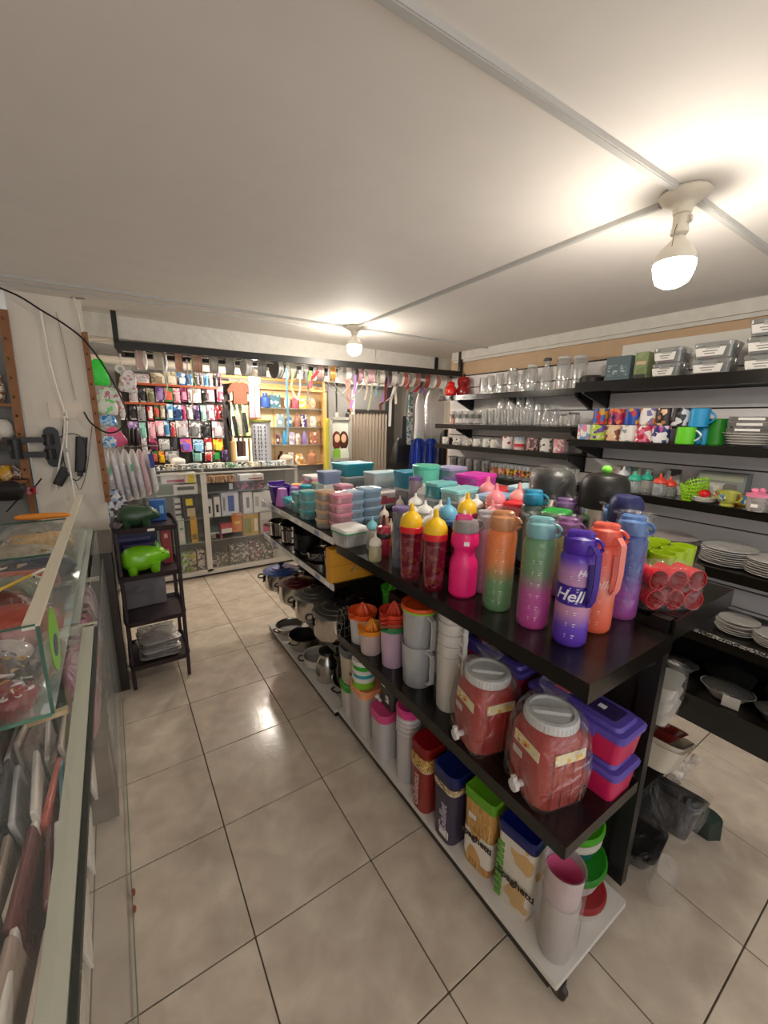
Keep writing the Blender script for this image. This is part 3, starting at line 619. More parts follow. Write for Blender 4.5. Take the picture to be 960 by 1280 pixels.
for x, y, c in ((497,640,'f0a080'),(480,652,'f2b090'),(508,652,'ef9a78'),(488,665,'f0b45a'),(500,672,'ee9a80')):
    k += 1; dispenser('%s pointed feeding bottle, %s of the orange cluster' % ('orange' if k != 4 else 'amber', ORD[k-1]), x, y+16, c, 'f4e4d8', .075, .024)
def WPOS(a, b):
    q = at(a, b-4, z=Z+.215); return (min(q.x,1.66), q.y)
k = 0
for r_, (yy, xs) in enumerate(((622,(520,538,556,574)),(632,(514,532,550,568,586)),(645,(520,540,560,580)),)):
    for i, xx in enumerate(xs):
        dispenser('milky pointed-top bottle, %s from left in the %s row of the white cluster' % (ORD[i], ('back','middle','front')[r_]), 0, 0, 'e6e6e2', 'f4f3ef', .17, .037, .75, xy=WPOS(xx,yy), group='white nipple-topped bottles')
# white-lidded box with green seal
p = at(437,676,z=1.005)
food_box('clear square food box with white lid and green seal at the module joint', (p.x,p.y,Z), .14, .14, .075, 'efeee9', CLEARP, .1, rim='3a9a5a', r=.022)
# thermoses
def airpot(label, xy, z, r, h, domec, bodyc, wrap, domeh=.11, metal=True, knob=None):
    p = Vector((xy[0],xy[1],z))
    t = thing('vacuum_flask', label, 'flask', p)
    part('body', lambda m: m.lathe([(.001,0),(r*.97,0),(r,.006),(r,h),(r*.97,h+.004),(.001,h+.004)], 36), steel('c4bdb4', .25) if metal else P(bodyc, .35), t)
    part('shoulder_dome', lambda m: m.lathe([(r*1.02,0),(r*1.03,.01),(r*1.02,domeh*.55),(r*.95,domeh*.78),(r*.74,domeh*.94),(r*.3,domeh),(.001,domeh)], 36), P(domec, .42), t, loc=(0,0,h))
    part('grip_band', lambda m: m.lathe([(r*1.035,0),(r*1.05,.004),(r*1.035,.008)], 36), P(domec, .3), t, loc=(0,0,h-.004))
    part('carry_handle', lambda m: m.tube([(r*.98,0,h+.02),(r+.03,0,h+.005),(r+.036,0,h*.6),(r+.03,0,h*.35),(r*.98,0,h*.32)], .008, 8), P(domec if metal else 'e6e2dc', .35), t, rot=(0,0,-.4))
    if knob: part('green_knob', lambda m: [m.ball((0,0,.012),.018,.018,.016), m.ball((.02,.01,.006),.010,.010,.010)], P(knob, .35), t, loc=(0,0,h+domeh))
    if wrap: part('plastic_cover', crumple(lambda m: m.lathe([(r*1.08,h*.5),(r*1.1,h*.8),(r*1.09,h+domeh*.5),(r*.95,h+domeh*.9),(r*.55,h+domeh*1.09),(.004,h+domeh*1.12)], 24, cap0=False, cap1=False), .004, 3, 30), WRAP, t, smooth=60)
    return t
airpot('large steel airpot with charcoal dome under clear film', (1.45,1.02), 1.03, .088, .245, '262627', '', True, .115)
airpot('large steel airpot with matte black dome and a lime knob', (1.50,.80), 1.03, .084, .24, '141211', '', False, .125, knob='7fdc4a')
airpot('white vacuum jug with glossy navy cap', (1.385,.66), 1.03, .050, .235, '1d2358', 'e8ebe8', False, .085, False)
# film-wrapped red tumblers and lime tumblers
p = at(822,752,z=1.045)
t = thing('red_tumbler_pack', 'film-wrapped pack of red plastic tumblers lying on the corner of the table', 'cups', (p.x+.035,p.y+.0,1.03), (0,0,-.55), sc=(.84,.84,.92))
RED = P('c40f18', .25)
for i in range(3):
    for k in range(2):
        part('tumbler', lambda m: m.xf(rot=(PI/2,0,0)).lathe(cup_prof(.029,.034,.105), 22), RED, t, 'rtum', loc=(-.07+.07*i, .05-.0, .036+.068*k))
part('film_wrap', crumple(lambda m: m.loft([(-.0,.215,.12,.03),(.03,.222,.128,.04),(.07,.212,.122,.03),(.11,.22,.128,.04),(.142,.20,.11,.03)], 5), .004, 5, 22), WRAP, t, smooth=60)
LIME = P('b4d322', .3, 0, .95)
for i in range(6):
    solo('lime_tumbler', 'lime green plastic tumbler, %s behind the red film-wrapped pack' % ['near left','near middle','near right','far left','far middle','far right'][i], 'cup', lambda m: m.lathe(cup_prof(.032,.038,.125), 26), LIME, (1.505+.079*(i % 3), .565+.082*(i//3), 1.03), key='limet', group='lime tumblers')
# small pieces between bottles and airpots
def raised(kind, label, px, py, x, w, d, h, lid, body, rz=.1, clips=False, cat='container'):
    q = at(px,py,x=x); y = min(q.y, 2.72); zt = q.z; z0 = zt-h
    if z0-ZR0 > .02:
        food_box('clear support box beneath the %s' % (label if 'pale' in label else label.split(',')[0]), (x,y,ZR0), w*.94, d*.94, z0-ZR0-.011, 'c9d4d8', G('c8d4d8', .4, .14, .1), rz, 'support boxes', lidh=.010, r=.015)
    else: z0 = ZR0
    if kind == 'round': return round_tub(label, (x,y,z0), w/2*.94, w/2, h-.018, lid, body, cat=cat, lidh=.018)
    return food_box(label, (x,y,z0), w, d, h-.014, lid, body, rz, None, cat, name='storage_box' if kind == 'box' else 'food_container', clips=clips, r=.016, taper=.95)
ZR0 = 1.03
raised('f', 'small red box among the bottle tops', 648,628, 1.37, .10,.09,.07, 'd8202c', P('c02030', .3), .3)
raised('f', 'black box with green lid beside the charcoal airpot', 667,632, 1.36, .10,.09,.07, '2f9a3c', P('1a1818', .3), .3)
solo('white_bowl', 'shallow white bowl in front of the airpots', 'bowl', lambda m: m.lathe([(.001,0),(.03,0),(.06,.04),(.057,.04),(.028,.004),(.001,.004)], 28), P('ece8e0', .3), (1.355,.83,1.03))
# ================================================================ far half of the table top (z = 1.015 / 1.03)
ZF = 1.015
def stacked(x, y, n, r, h, words, lidc, bodyc, dens=.3, w=None, group='stacked round food pots', lid2=None):
    dens = min(dens, .32); lidc = G(lidc, .66, .2, .1); lid2 = G(lid2, .7, .2, .1) if lid2 else None
    for k in range(n):
        words_ = words
        pos = ('bottom','second from the bottom','third from the bottom','top')[k] if n == 4 else ('bottom','middle','top')[k] if n == 3 else ('bottom','top')[k]
        if n == 4 and k == 3: pos = 'topmost'
        if w: food_box('%s, %s of its stack' % (words, pos), (x,y,ZF+k*(h+.012)), w, w, h, lid2 if (lid2 and k == n-1) else lidc, G(bodyc, dens, .14, .1), 0, group, lidh=.013, r=.028)
        else: round_tub('%s, %s of its stack' % (words, pos), (x,y,ZF+k*(h+.012)), r*.92, r, h, lid2 if (lid2 and k == n-1) else lidc, G(bodyc, dens, .14, .1), group, lidh=.013, name='food_pot')
def A(px, py, z): q = at(px,py,z=z); return q.x, q.y
x, y = A(421,664,ZF); stacked(x+.03, y+.02, 4, 0, .036, 'pink lidded clear pot in the front pink stack', 'f5a0bc', 'f6c4d2', .5, .108)
x, y = A(452,657,ZF); stacked(x+.05, y+.03, 4, 0, .038, 'pale blue lidded pot in the front blue stack', '9cc0e0', 'b4d0e4', .45, .12)
x, y = A(400,662,ZF); stacked(x+.02, y+.03, 4, 0, .037, 'amber-tinted clear pot left of the pink stack', 'd9b48c', 'd8cfc4', .35, .095)
x, y = A(378,650,ZF); stacked(x+.01, y+.02, 3, 0, .042, 'aqua lidded clear pot in the leftmost aqua stack', '58c0c8', 'a8d8d8', .4, .095)
stacked(1.06, 2.04, 4, 0, .038, 'pink lidded pot in the rear pink stack', 'f0a0ba', 'f2b8c8', .5, .10)
stacked(1.05, 1.86, 4, 0, .036, 'icy blue pot in the second blue stack', 'a9c9e6', 'bcd4e6', .45, .10)
stacked(1.05, 2.16, 3, 0, .04, 'clear amber pot in the stack behind the pink ones', 'e2b07c', 'dccab4', .3, .095, lid2='e7a45c')
stacked(.95, 2.38, 2, 0, .05, 'teal lidded clear box at the far left of the table', '3fb4c0', 'a8dcd8', .4, .12)
stacked(1.08, 2.42, 3, 0, .045, 'green lidded clear box at the far left of the table', '43a83c', 'c4dcc0', .35, .12)
food_box('clear low box with turquoise snap lid lying on the table edge, far left', (.94,2.50,ZF), .13,.16,.05, '4cc4d0', G('c8ecec', .3, .14, .1), .0, clips=True)
food_box('grey blue lunch box behind the amber pots', (1.12,2.30,1.20), .13,.10,.06, '8fa4c4', P('8a9cc0', .35), .1)
box_thing('gift_box', 'white support carton under the grey blue lunch box', 'box', (1.12,2.30,ZF), .13,.10,.184, P('dfe6e8', .5), .1)
# boxes raised at the back
PKW = 'f2e2e2'
raised('box','pale pink box with white lid, farthest of the pink boxes', 390,590, 1.16, .20,.14,.085, PKW, P('ee8fae', .35), .15, True)
raised('box','pale pink box with white lid, second farthest pink box', 404,602, 1.19, .20,.14,.085, PKW, P('ee8fae', .35), .15, True)
raised('box','salmon pink box with white lid, second nearest pink box', 430,608, 1.22, .15,.13,.07, PKW, P('ea6f84', .35), .15, True)
raised('box','long salmon pink box with white lid nearest the camera', 456,614, 1.30, .20,.13,.07, PKW, P('ea6f84', .35), .15, True)
raised('box','flat teal carton behind the pink boxes', 441,578, 1.48, .26,.20,.09, '2f96ac', P('2b8ca0', .35), .1)
raised('box','grey and white appliance carton behind the blue stack', 482,590, 1.50, .24,.14,.10, 'a9c4cc', P('b8c4c4', .35), .05)
raised('box','flat bright blue box behind the white nipple bottles', 516,588, 1.52, .20,.15,.10, '3a9cc0', P('3094b8', .35), .05)
raised('round','mint green round canister with flat lid', 540,581, 1.47, .15,.15,.15, '63d0b4', P('6fd6bc', .35))
raised('f','clear tall box with lilac lid right of the mint canister', 566,584, 1.58, .15,.13,.13, 'b9b4dc', G('b8c8dc', .4, .14, .1))
raised('f','turquoise tinted box under the lilac-lidded one', 567,603, 1.42, .15,.10,.08, '86d0d4', G('40b0c0', .6, .14, .1))
raised('f','magenta tub with bright pink lid right of the mint canister', 595,592, 1.60, .19,.15,.11, 'ee3cc0', G('e84ac0', .75, .14, .1), .2)
raised('f','flat red-lidded box in front of the magenta tub', 602,611, 1.50, .17,.11,.05, 'e8303c', G('e8d0d0', .4, .14, .1), .3)
raised('f','flat clear box with aqua lid beside the red-lidded one', 575,612, 1.36, .20,.12,.05, '9adfe2', G('c4e4e4', .4, .14, .1), .1)
raised('f','clear box with pale blue lid left of the charcoal airpot', 641,607, 1.55, .17,.14,.07, 'c4dfe8', G('58b4cc', .6, .14, .1), .15)
raised('f','flat clear blue box at the foot of the magenta tub', 622,619, 1.42, .17,.12,.05, '90b8dc', G('a8c4dc', .4, .14, .1), .15)
for k, (dx, dy, c, n_) in enumerate(((-.10,.10,'3aa84c','green lidded jar'),(-.02,.14,'e8b83c','yellow lidded jar'),(.05,.12,'c8404a','red lidded jar'),(.02,.03,'48c0d0','aqua lidded jar'))):
    round_tub('small clear %s at the far end of the table' % n_, (1.12+dx,2.60+dy,ZF if 1.12+dx < 1.27 else ZR), .035,.038,.08+.01*k, c, G('dfe8e0', .3, .14, .1))
# purple bucket and lilac cups over the far left corner
x, y = .95, 2.68
t = thing('bucket', 'deep purple square bucket with rolled rim at the far left corner of the table', 'bucket', (x,y,ZF))
part('tub', lambda m: m.loft([(0,.10,.10,.02),(.11,.135,.135,.03),(.118,.145,.145,.03),(.118,.125,.125,.03),(.01,.092,.092,.02)], 4), P('4a1e92', .35), t)
part('rim_flap', lambda m: m.box(0,.0,.128,.11,.015,.02), P('5b2aa6', .35), t, loc=(0,.07,0))
part('price_sticker', lambda m: m.box(0,-.058,.06,.03,.004,.02), P('e9e6ee', .5), t, rot=(0,0,0))
for k in range(3):
    solo('stacking_cup', ('lilac plastic cup stack turned upside down, nearest the purple bucket','lilac and pink upturned cup standing right of the bucket','red upturned cup behind the lilac cups')[k], 'cup',
         lambda m: m.lathe([(.045,0),(.044,.004),(.030,.11),(.026,.114),(.001,.115)], 24), P(('c47cc4','b08ad0','e0405c')[k], .35), ((.915,2.545,ZF),(1.005,2.56,ZF),(1.035,2.66,ZF))[k], key='upcup')
# ---- let the goods on the table top stand side by side instead of through each other
def settle():
    bpy.context.view_layer.update()
    cl = {}
    def meshes(o):
        r = [o] if o.type == 'MESH' else []
        for c in o.children: r += meshes(c)
        return r
    for o in list(bpy.data.objects):
        if o.parent or 'category' not in o or not (.97 < o.location.z < 1.6 and .8 < o.location.x < 1.76 and .38 < o.location.y < 2.85): continue
        n0 = o.name.split('.')[0]
        if n0 in ('table_gondola','ceiling_lamp','ribbon_tail'): continue
        cl.setdefault((round(o.location.x,3), round(o.location.y,3)), []).append(o)
    cs = []
    for (x, y), obs in cl.items():
        w = d = 0; zb = min(o.location.z for o in obs)
        for o in obs:
            for m in meshes(o):
                if m.name.split('.')[0] in ('strap','carry_loop','plastic_sleeve','carry_handle','handle','finger_loop','plastic_cover','film_wrap'): continue
                q = [m.matrix_world @ Vector(c) for c in m.bound_box]
                w = max(w, max(abs(v.x-x) for v in q)); d = max(d, max(abs(v.y-y) for v in q))
        nm = obs[0].name
        fixed = nm.split('.')[0] in ('sport_bottle','red_tumbler_pack') or nm in ('water_bottle','water_bottle.001','water_bottle.002','water_bottle.003','water_bottle.004','spout_cup','spout_cup.001') or any(o.name == 'food_container' for o in obs)
        heavy = .25 if nm.startswith('vacuum') else 1
        cs.append([x, y, w*.97, d*.97, 0 if fixed else heavy, x > 1.29, obs, zb, x, y])
    for it in range(140):
        for i, a in enumerate(cs):
            for b in cs[i+1:]:
                ox = a[2]+b[2]-abs(a[0]-b[0]); oy = a[3]+b[3]-abs(a[1]-b[1])
                if ox <= 0 or oy <= 0: continue
                round_ = min(a[2],b[2]) < .05
                m = a[4]+b[4]
                if not m: continue
                if round_:
                    dx, dy = a[0]-b[0], a[1]-b[1]; L = math.hypot(dx, dy) or 1e-3; need = (a[2]+a[3]+b[2]+b[3])/2*.98-L
                    if need <= 0: continue
                    ux, uy = dx/L*need*.5, dy/L*need*.5
                elif ox < oy: ux, uy = math.copysign(ox*.5, a[0]-b[0]), 0
                else: ux, uy = 0, math.copysign(oy*.5, a[1]-b[1])
                a[0] += ux*a[4]/m; a[1] += uy*a[4]/m; b[0] -= ux*b[4]/m; b[1] -= uy*b[4]/m
        for c in cs:
            if not c[4]: continue
            lo, hi = (1.308, 1.712) if c[5] else (.853, 1.30)
            c[0] = min(max(c[0], lo+c[2]), max(hi-c[2], lo+c[2])); c[1] = min(max(c[1], .43+c[3]), 2.79-c[3])
    for c in cs:
        z = 1.03 if c[5] else (.99 if c[1] < 1.69 else 1.015)
        for o in c[6]:
            if c[4]: o.location.x += c[0]-c[8]; o.location.y += c[1]-c[9]
            o.location.z += z-c[7]
settle()
# ================================================================ middle shelf of the near module (z = MIDZ)
Z = MIDZ
MILK = G('e8e6e6', .55, .12, .2)
def juicer(label, px, py, cupc, conec, z=Z, r=.052, h=.10, stack=1, extra=(), sc_=1.18):
    p = at(px,py,z=z); t = thing('citrus_juicer', label, 'juicer', p, (0,0,.4), 'citrus juicer jugs', sc_)
    part('jug', lambda m: m.lathe([(.001,0),(r*.82,0),(r*.98,h),(r*.95,h),(r*.78,.006),(.001,.006)], 26), cupc if not isinstance(cupc, str) else P(cupc, .35), t, ('jj',r,h))
    for k in range(stack):
        c = P(conec if k == 0 or not extra else extra[(k-1) % len(extra)], .35)
        b = part('strainer_bowl', lambda m: m.lathe([(r*.86,0),(r*1.0,.006),(r*1.12,.030),(r*1.08,.030),(r*.9,.010),(.001,.008)], 26), c, t, ('jb',r), loc=(0,0,h-.008+.016*(stack-1-k)))
        part('grip_tab', lambda m: m.loft([(0,.034,.022,.01),(.005,.034,.022,.01)], 3), c, b, ('jt',r), loc=(-r*1.25,0,.024))
    cone = part('reamer_cone', lambda m: m.rings([[((rr*(1+.16*math.cos(8*a)))*math.cos(a), (rr*(1+.16*math.cos(8*a)))*math.sin(a), zz) for a in [2*PI*j/32 for j in range(32)]] for rr, zz in ((r*.5,0),(r*.46,.012),(r*.34,.028),(r*.16,.042),(.003,.050))]), P(conec, .35), t, ('jc',r), loc=(0,0,h+.006+.016*(stack-1)))
    return t
juicer('bright orange citrus juicer on a clear jug at the left end of the middle shelf', 453,799, MILK, 'f0602c', r=.055, h=.11)
juicer('amber orange juicer jug in front of the bright orange one', 464,813, G('e0c8c4', .6, .12, .2), 'f59a30', r=.054, h=.095, sc_=1.08)
juicer('nested red and green juicers on a pale lilac jug', 491,828, G('d8b8d4', .65, .12, .2), 'e04a30', r=.050, h=.145, stack=4, extra=('c43a2c','b8533a','3f8a54'))
juicer('lime green citrus juicer at the back of the middle shelf', 492,778, P('44a838', .35), '5cd030', r=.055, h=.15)
# clear pitcher stack
p = at(522,850,z=Z)
t = thing('pitcher_stack', 'two clear measuring pitchers stacked under orange and lime lids', 'pitchers', p, (0,0,.2), sc=(1.1,1.1,1.12))
for k in range(2):
    b = part('pitcher', lambda m: m.lathe([(.001,0),(.052,0),(.056,.006),(.064,.16),(.067,.162),(.062,.160),(.052,.008),(.001,.008)], 30), G('d8dade', .36, .16, .12), t, 'pit', loc=(0,0,.13*k))
    part('handle', lambda m: m.ribbon([(.062,0,.150),(.088,0,.145),(.092,0,.12),(.090,0,.04),(.066,0,.03)], .018, .006, (0,1,0)), G('e2e2e6', .55, .14, .15), b, 'pith', rot=(0,0,-1.9))
part('lime_lid', lambda m: m.lathe([(.066,0),(.069,.003),(.068,.008),(.001,.008)], 30), P('9acc30', .35), t, loc=(0,0,.288))
part('orange_lid', lambda m: m.lathe([(.068,0),(.071,.004),(.069,.014),(.060,.013),(.055,.009),(.001,.009)], 30), P('e8541c', .35), t, loc=(0,0,.297))
# white film-wrapped stack of pitchers
p = at(560,882,z=Z)
t = thing('pitcher_stack', 'tall stack of nested white jugs wrapped in clear film', 'jugs', p, (0,0,.5), sc=1.12)
for k in range(5):
    b = part('jug', lambda m: m.lathe([(.001,0),(.036,0),(.040,.006),(.046,.20),(.049,.204),(.044,.202),(.001,.19)], 26), P('d9d4ce', .4), t, 'wj', loc=(0,0,.038*k))
    part('handle', lambda m: m.ribbon([(.045,0,.185),(.068,0,.18),(.070,0,.165),(.066,0,.12)], .014, .005, (0,1,0)), P('e0dcd6', .4), b, 'wjh', rot=(0,0,-2.2))
part('spiral_top', lambda m: [m.tube([(.012*(1+k)*math.cos(a), .012*(1+k)*math.sin(a), .002) for a in [2*PI*i/16 for i in range(16)]], .004, 6, True) for k in range(3)], P('e6e2dc', .4), t, loc=(0,0,.352))
part('film_wrap', crumple(lambda m: m.lathe([(.048,0),(.052,.1),(.053,.25),(.054,.345),(.035,.372),(.002,.366)], 20, cap0=False, cap1=False), .003, 2, 26), WRAP, t, smooth=60)
# red drink dispensers in bags
def jug(label, xy, seed):
    t = thing('drink_dispenser', label, 'dispenser', (*xy, Z), (0,0,-.25), 'red drink dispensers in plastic bags', sc=(.97,.97,.92))
    RJ = P('a02620', .38, 0, 1, .03, 12)
    part('jug_body', lambda m: m.loft([(0,.15,.15,.04),(.006,.165,.165,.05),(.10,.178,.178,.05),(.20,.172,.172,.055),(.235,.150,.150,.06),(.245,.13,.13,.065),(.25,.12,.12,.06)], 6), RJ, t, 'jugb')
    lid = part('screw_lid', lambda m: m.lathe([(.071,0),(.075,.004),(.075,.028),(.072,.033),(.062,.035),(.060,.026),(.001,.024)], 36), P('c9cac9', .35), t, 'jugl', loc=(0,0,.245))
    part('lid_grip', lambda m: m.loft([(0,.115,.026,.012),(.009,.110,.018,.008)], 4), P('cfd0cf', .35), lid, 'jugg', loc=(0,0,.024), rot=(0,0,-.5))
    part('lid_ribs', lambda m: [m.box(.0752*math.cos(a), .0752*math.sin(a), .015, .002, .002, .022) for a in [2*PI*i/40 for i in range(40)]], P('bfc0bf', .4), lid, 'jugr')
    tap = part('tap', lambda m: [m.xf(rot=(0,-PI/2,0)).lathe([(.010,0),(.010,.02),(.018,.022),(.018,.034),(.001,.036)], 20), m.xf().box(-.03,0,.018,.014,.012,.03)], P('d4d2cf', .35), t, 'jugt', loc=(-.088,-.01,.05))
    st = part('label_band', lambda m: m.box(0,0,0,.0015,.105,.034), P('e9dfb4', .5), t, 'juglb', loc=(-.088,-.012,.188), rot=(0,.05,0))
    part('price_print', lambda m: m.box(-.001,.012,0,.0012,.05,.022), PRINT(('e8b820','e8b820','c43a28','ece4c0'), 90, .4, 'blocks'), st, 'jugpp')
    part('sticker', lambda m: m.box(0,0,0,.0015,.04,.022), P('cfc6c0', .5), t, 'jugst', loc=(-.0905,.02,.14))
    part('label_band', lambda m: m.box(0,0,0,.105,.0015,.034), PRINT(('e8b820','ece2b8','e9dfb4','c8b8a0'), 60, .4, 'blocks', 3), t, 'juglb2', loc=(.0,-.088,.188), rot=(-.05,0,0))
    for k in range(4):
        part('body_rib', lambda m: m.loft([(.02,.006,.004,.001),(.17,.006,.004,.001)], 1), RJ, t, 'jugrib', loc=(-.05+.034*k,-.089,0))
    part('plastic_bag', crumple(lambda m: m.loft([(.001,.17,.17,.03),(.03,.195,.195,.05),(.12,.20,.205,.05),(.22,.19,.19,.05),(.27,.165,.17,.06),(.295,.13,.15,.05),(.325,.03,.06,.01),(.36,.05,.10,.01)], 7, cap1=False), .007, seed, 18), G('f4ece8', .02, .11, .12, .7, 14), t, smooth=60)
    return t
jug('red drink dispenser with white lid in a clear bag, nearest the shelf corner', (.958,.565), 4)
jug('red drink dispenser in a clear bag, set behind the nearest one', (.950,.795), 9)
# purple-lidded pink tool boxes at the end of the shelf
def toolbox(label, x, y, z, rz=0.0):
    t = thing('organizer_box', label, 'box', (x,y,z), (0,0,rz), 'purple and pink organizer boxes', .94)
    part('pink_tub', lambda m: m.loft([(0,.13,.30,.02),(.085,.145,.32,.02),(.085,.135,.31,.02),(.006,.12,.29,.02)], 3), P('c01f54', .35), t, 'tbx')
    lid = part('purple_lid', lambda m: m.loft([(0,.155,.33,.02),(.012,.158,.333,.02),(.020,.145,.32,.02),(.022,.12,.29,.02),(.034,.115,.28,.02),(.036,.10,.26,.02)], 3), P('5a49a8', .35), t, 'tbl', loc=(0,0,.083))
    part('lid_window', lambda m: m.loft([(0,.075,.24,.01),(.003,.075,.24,.01)], 3), G('4a3a80', .6, .3, .08), lid, 'tbw', loc=(0,0,.036))
    part('pink_tray_edge', lambda m: m.box(0,0,0,.07,.05,.003), P('c8335a', .4), lid, 'tbp', loc=(0,.06,.039))
    part('sticker', lambda m: m.box(0,0,0,.018,.022,.001), P('e8e4ec', .5), lid, 'tbs', loc=(.0,-.06,.040))
    for s in (-1,1): part('latch', lambda m: m.box(0,0,0,.006,.05,.03), P('6a58b8', .35), lid, 'tblt', loc=(s*.079,.06*s,0))
    return t
toolbox('purple-lidded pink organizer box on top of its twin at the shelf end', 1.125,.565, MIDZ+.12)
toolbox('lower purple-lidded pink organizer box at the shelf end', 1.125,.565, MIDZ)
toolbox('purple-lidded pink organizer box farther along behind the red dispensers', 1.13,.90, MIDZ+.12); toolbox('lower organizer box hidden behind the red dispensers', 1.13,.90, MIDZ)
solo('white_board', 'plain grey-white plastic bin behind the red dispensers', 'bin', lambda m: m.loft([(0,.16,.10,.02),(.33,.18,.12,.02)], 3), P('c4c2c2', .4), (1.13,1.20,MIDZ))
solo('dark_carton', 'dark carton in the shade at the back of the middle shelf', 'box', lambda m: m.box(.03,0,.11,.12,.2,.22), P('2a1512', .5), (1.10,1.45,MIDZ))
# ================================================================ bottom shelf of the near module (z = BASEZ)
Z = BASEZ
def cereal(label, px, py, w, d, h, lid, body, rz, prints=None, handle=False, z=Z, xy=None, r=.03, film=False, group='tall lidded food bins', lidh=.022):
    p = at(px,py,z=z) if xy is None else Vector((*xy, z))
    t = thing('food_bin', label, 'container', p, (0,0,rz), group)
    part('bin', lambda m: m.loft([(0,w*.84,d*.84,r),(.006,w*.87,d*.87,r),(h*.9,w*.98,d*.98,r),(h,w,d,r)], 5), body, t, ('cb',w,d,h,r))
    part('lid', lambda m: m.loft([(-.012,w+.004,d+.004,r),(lidh-.006,w+.006,d+.006,r),(lidh,w-.006,d-.006,r),(lidh-.003,w-.022,d-.022,r)], 5), P(lid, .33), t, ('cl2',w,d,r,lidh), loc=(0,0,h))
    if film: part('film_wrap', crumple(lambda m: m.loft([(0,w,d,r),(h*.5,w*1.06,d*1.06,r),(h*.92,w*1.08,d*1.08,r)], 5, False, False), .004, 5, 16), WRAP, t, smooth=60)
    return t
WHT = G('d9d6d6', .72, .12, .25)
def lettering(t, txt, size, c, loc, rot, bold=.001): flat_text('lettering', txt, size, P(c, .5), t, loc, rot, bold)
t = cereal('tall clear-fronted bin with red lid and golden biscuits print', 0,0, .115,.105,.275, '7d0c10', P('8f2c26', .4), .0, xy=(.90,1.005))
part('biscuit_print', lambda m: m.loft([(.20,.1165,.1065,.03),(.255,.1185,.1085,.03)], 5, False, False), PRINT(('b98f4c','d9b878','8c6630','caa45c'), 45, .5, 'noise'), t)
part('white_ring', lambda m: m.loft([(.195,.1165,.1065,.03),(.201,.1165,.1065,.03)], 5, False, False), P('c9c0b4', .5), t)
t2 = lettering(t, 'Galletas', .045, 'c9a8a4', (-.0585,.0,.10), (PI/2,PI/2,-PI/2) if False else (PI/2,-PI/2,-PI/2))
t = cereal('tall navy-lidded bin with dark violet wrap lettered for biscuits', 0,0, .125,.115,.275, '0c1c58', P('3a3046', .4), .0, xy=(.905,.865))
part('biscuit_print', lambda m: m.loft([(.225,.1265,.1165,.03),(.250,.1275,.1175,.03)], 5, False, False), PRINT(('a8946c','cdbf9c','7c6a48'), 45, .5, 'noise'), t)
lettering(t, 'Galletas', .05, 'b9b0c0', (-.0585,-.01,.13), (PI/2,-PI/2,-PI/2))
part('barcode', lambda m: m.box(-.0565,-.015,.045,.003,.045,.03), PRINT(('e4e0dc','e4e0dc','4a464c'), 90, .5, 'blocks', 0, (.1,2,.1)), t)
t = cereal('tall pasta bin with lime green lid', 0,0, .105,.120,.28, '5c9a1c', PRINT(('b9884a','c99a58','a87838','d0aa6c'), 14, .45, 'noise', 0, (7,7,.7)), .12, xy=(.925,.728), r=.018)
part('white_swirl', lambda m: m.loft([(.04,.0985,.112,.018),(.15,.1015,.116,.018)], 5, False, False), PRINT(('c99a58','dcd4c8','dcd4c8','dcd4c8'), 9, .4, 'noise', 4), t)
lettering(t, 'spaghetti', .034, '2c241c', (-.0535,-.0,.13), (PI/2,0,-PI/2), .001)
part('sticker', lambda m: m.box(-.0535,.02,.21,.002,.030,.018), P('d4ccc0', .5), t)
t = cereal('tall pasta bin with navy blue lid and green leaf print, nearest of the pasta bins', 0,0, .115,.125,.28, '08145a', PRINT(('d4ccc0','d8d0c4','d4ccc0','c8a46c'), 8, .45, 'noise', 7), .12, xy=(.935,.585), r=.018)
part('leaf_print', lambda m: [m.box(-.0565,.045,.03+.024*k,.004,.022,.014) for k in range(9)], P('5f9a3c', .5), t)
lettering(t, 'Spaghetti', .034, '241e1a', (-.0585,-.012,.12), (PI/2,0,-PI/2), .001)
# tall nested tumblers with pink cup
p = Vector((.905,.435,BASEZ))
t = thing('tumbler_stack', 'tall nested frosted tumblers with a pink cup on top, in film at the shelf corner', 'tumblers', (.917,.446,BASEZ), (0,0,0), sc=(1.0,1.0,1.02))
part('lower_tumblers', lambda m: m.lathe([(.001,0),(.040,0),(.043,.005),(.050,.19),(.052,.20),(.049,.20)], 30), P('b9b2b0', .45, 0, .94), t)
part('upper_tumbler', lambda m: m.lathe([(.046,.0),(.052,.11),(.054,.112),(.050,.11)], 30, cap0=False, cap1=False), G('d0c4c8', .5, .15, .15), t, loc=(0,0,.19))
part('pink_cup', lambda m: m.lathe([(.001,0),(.042,0),(.048,.075),(.046,.075),(.040,.006),(.001,.006)], 30), P('e06a98', .35), t, loc=(0,0,.20))
part('film_wrap', crumple(lambda m: m.lathe([(.044,0),(.055,.06),(.058,.2),(.060,.27)], 20, cap0=False, cap1=False), .004, 8, 18), WRAP, t, smooth=60)
part('cone_print', lambda m: m.add([(0,-.0575,.10),(.026,-.0575,.115),(.004,-.0575,.05)], [(0,1,2),(2,1,0)]), P('8c7c3c', .5), t, rot=(0,0,.5))
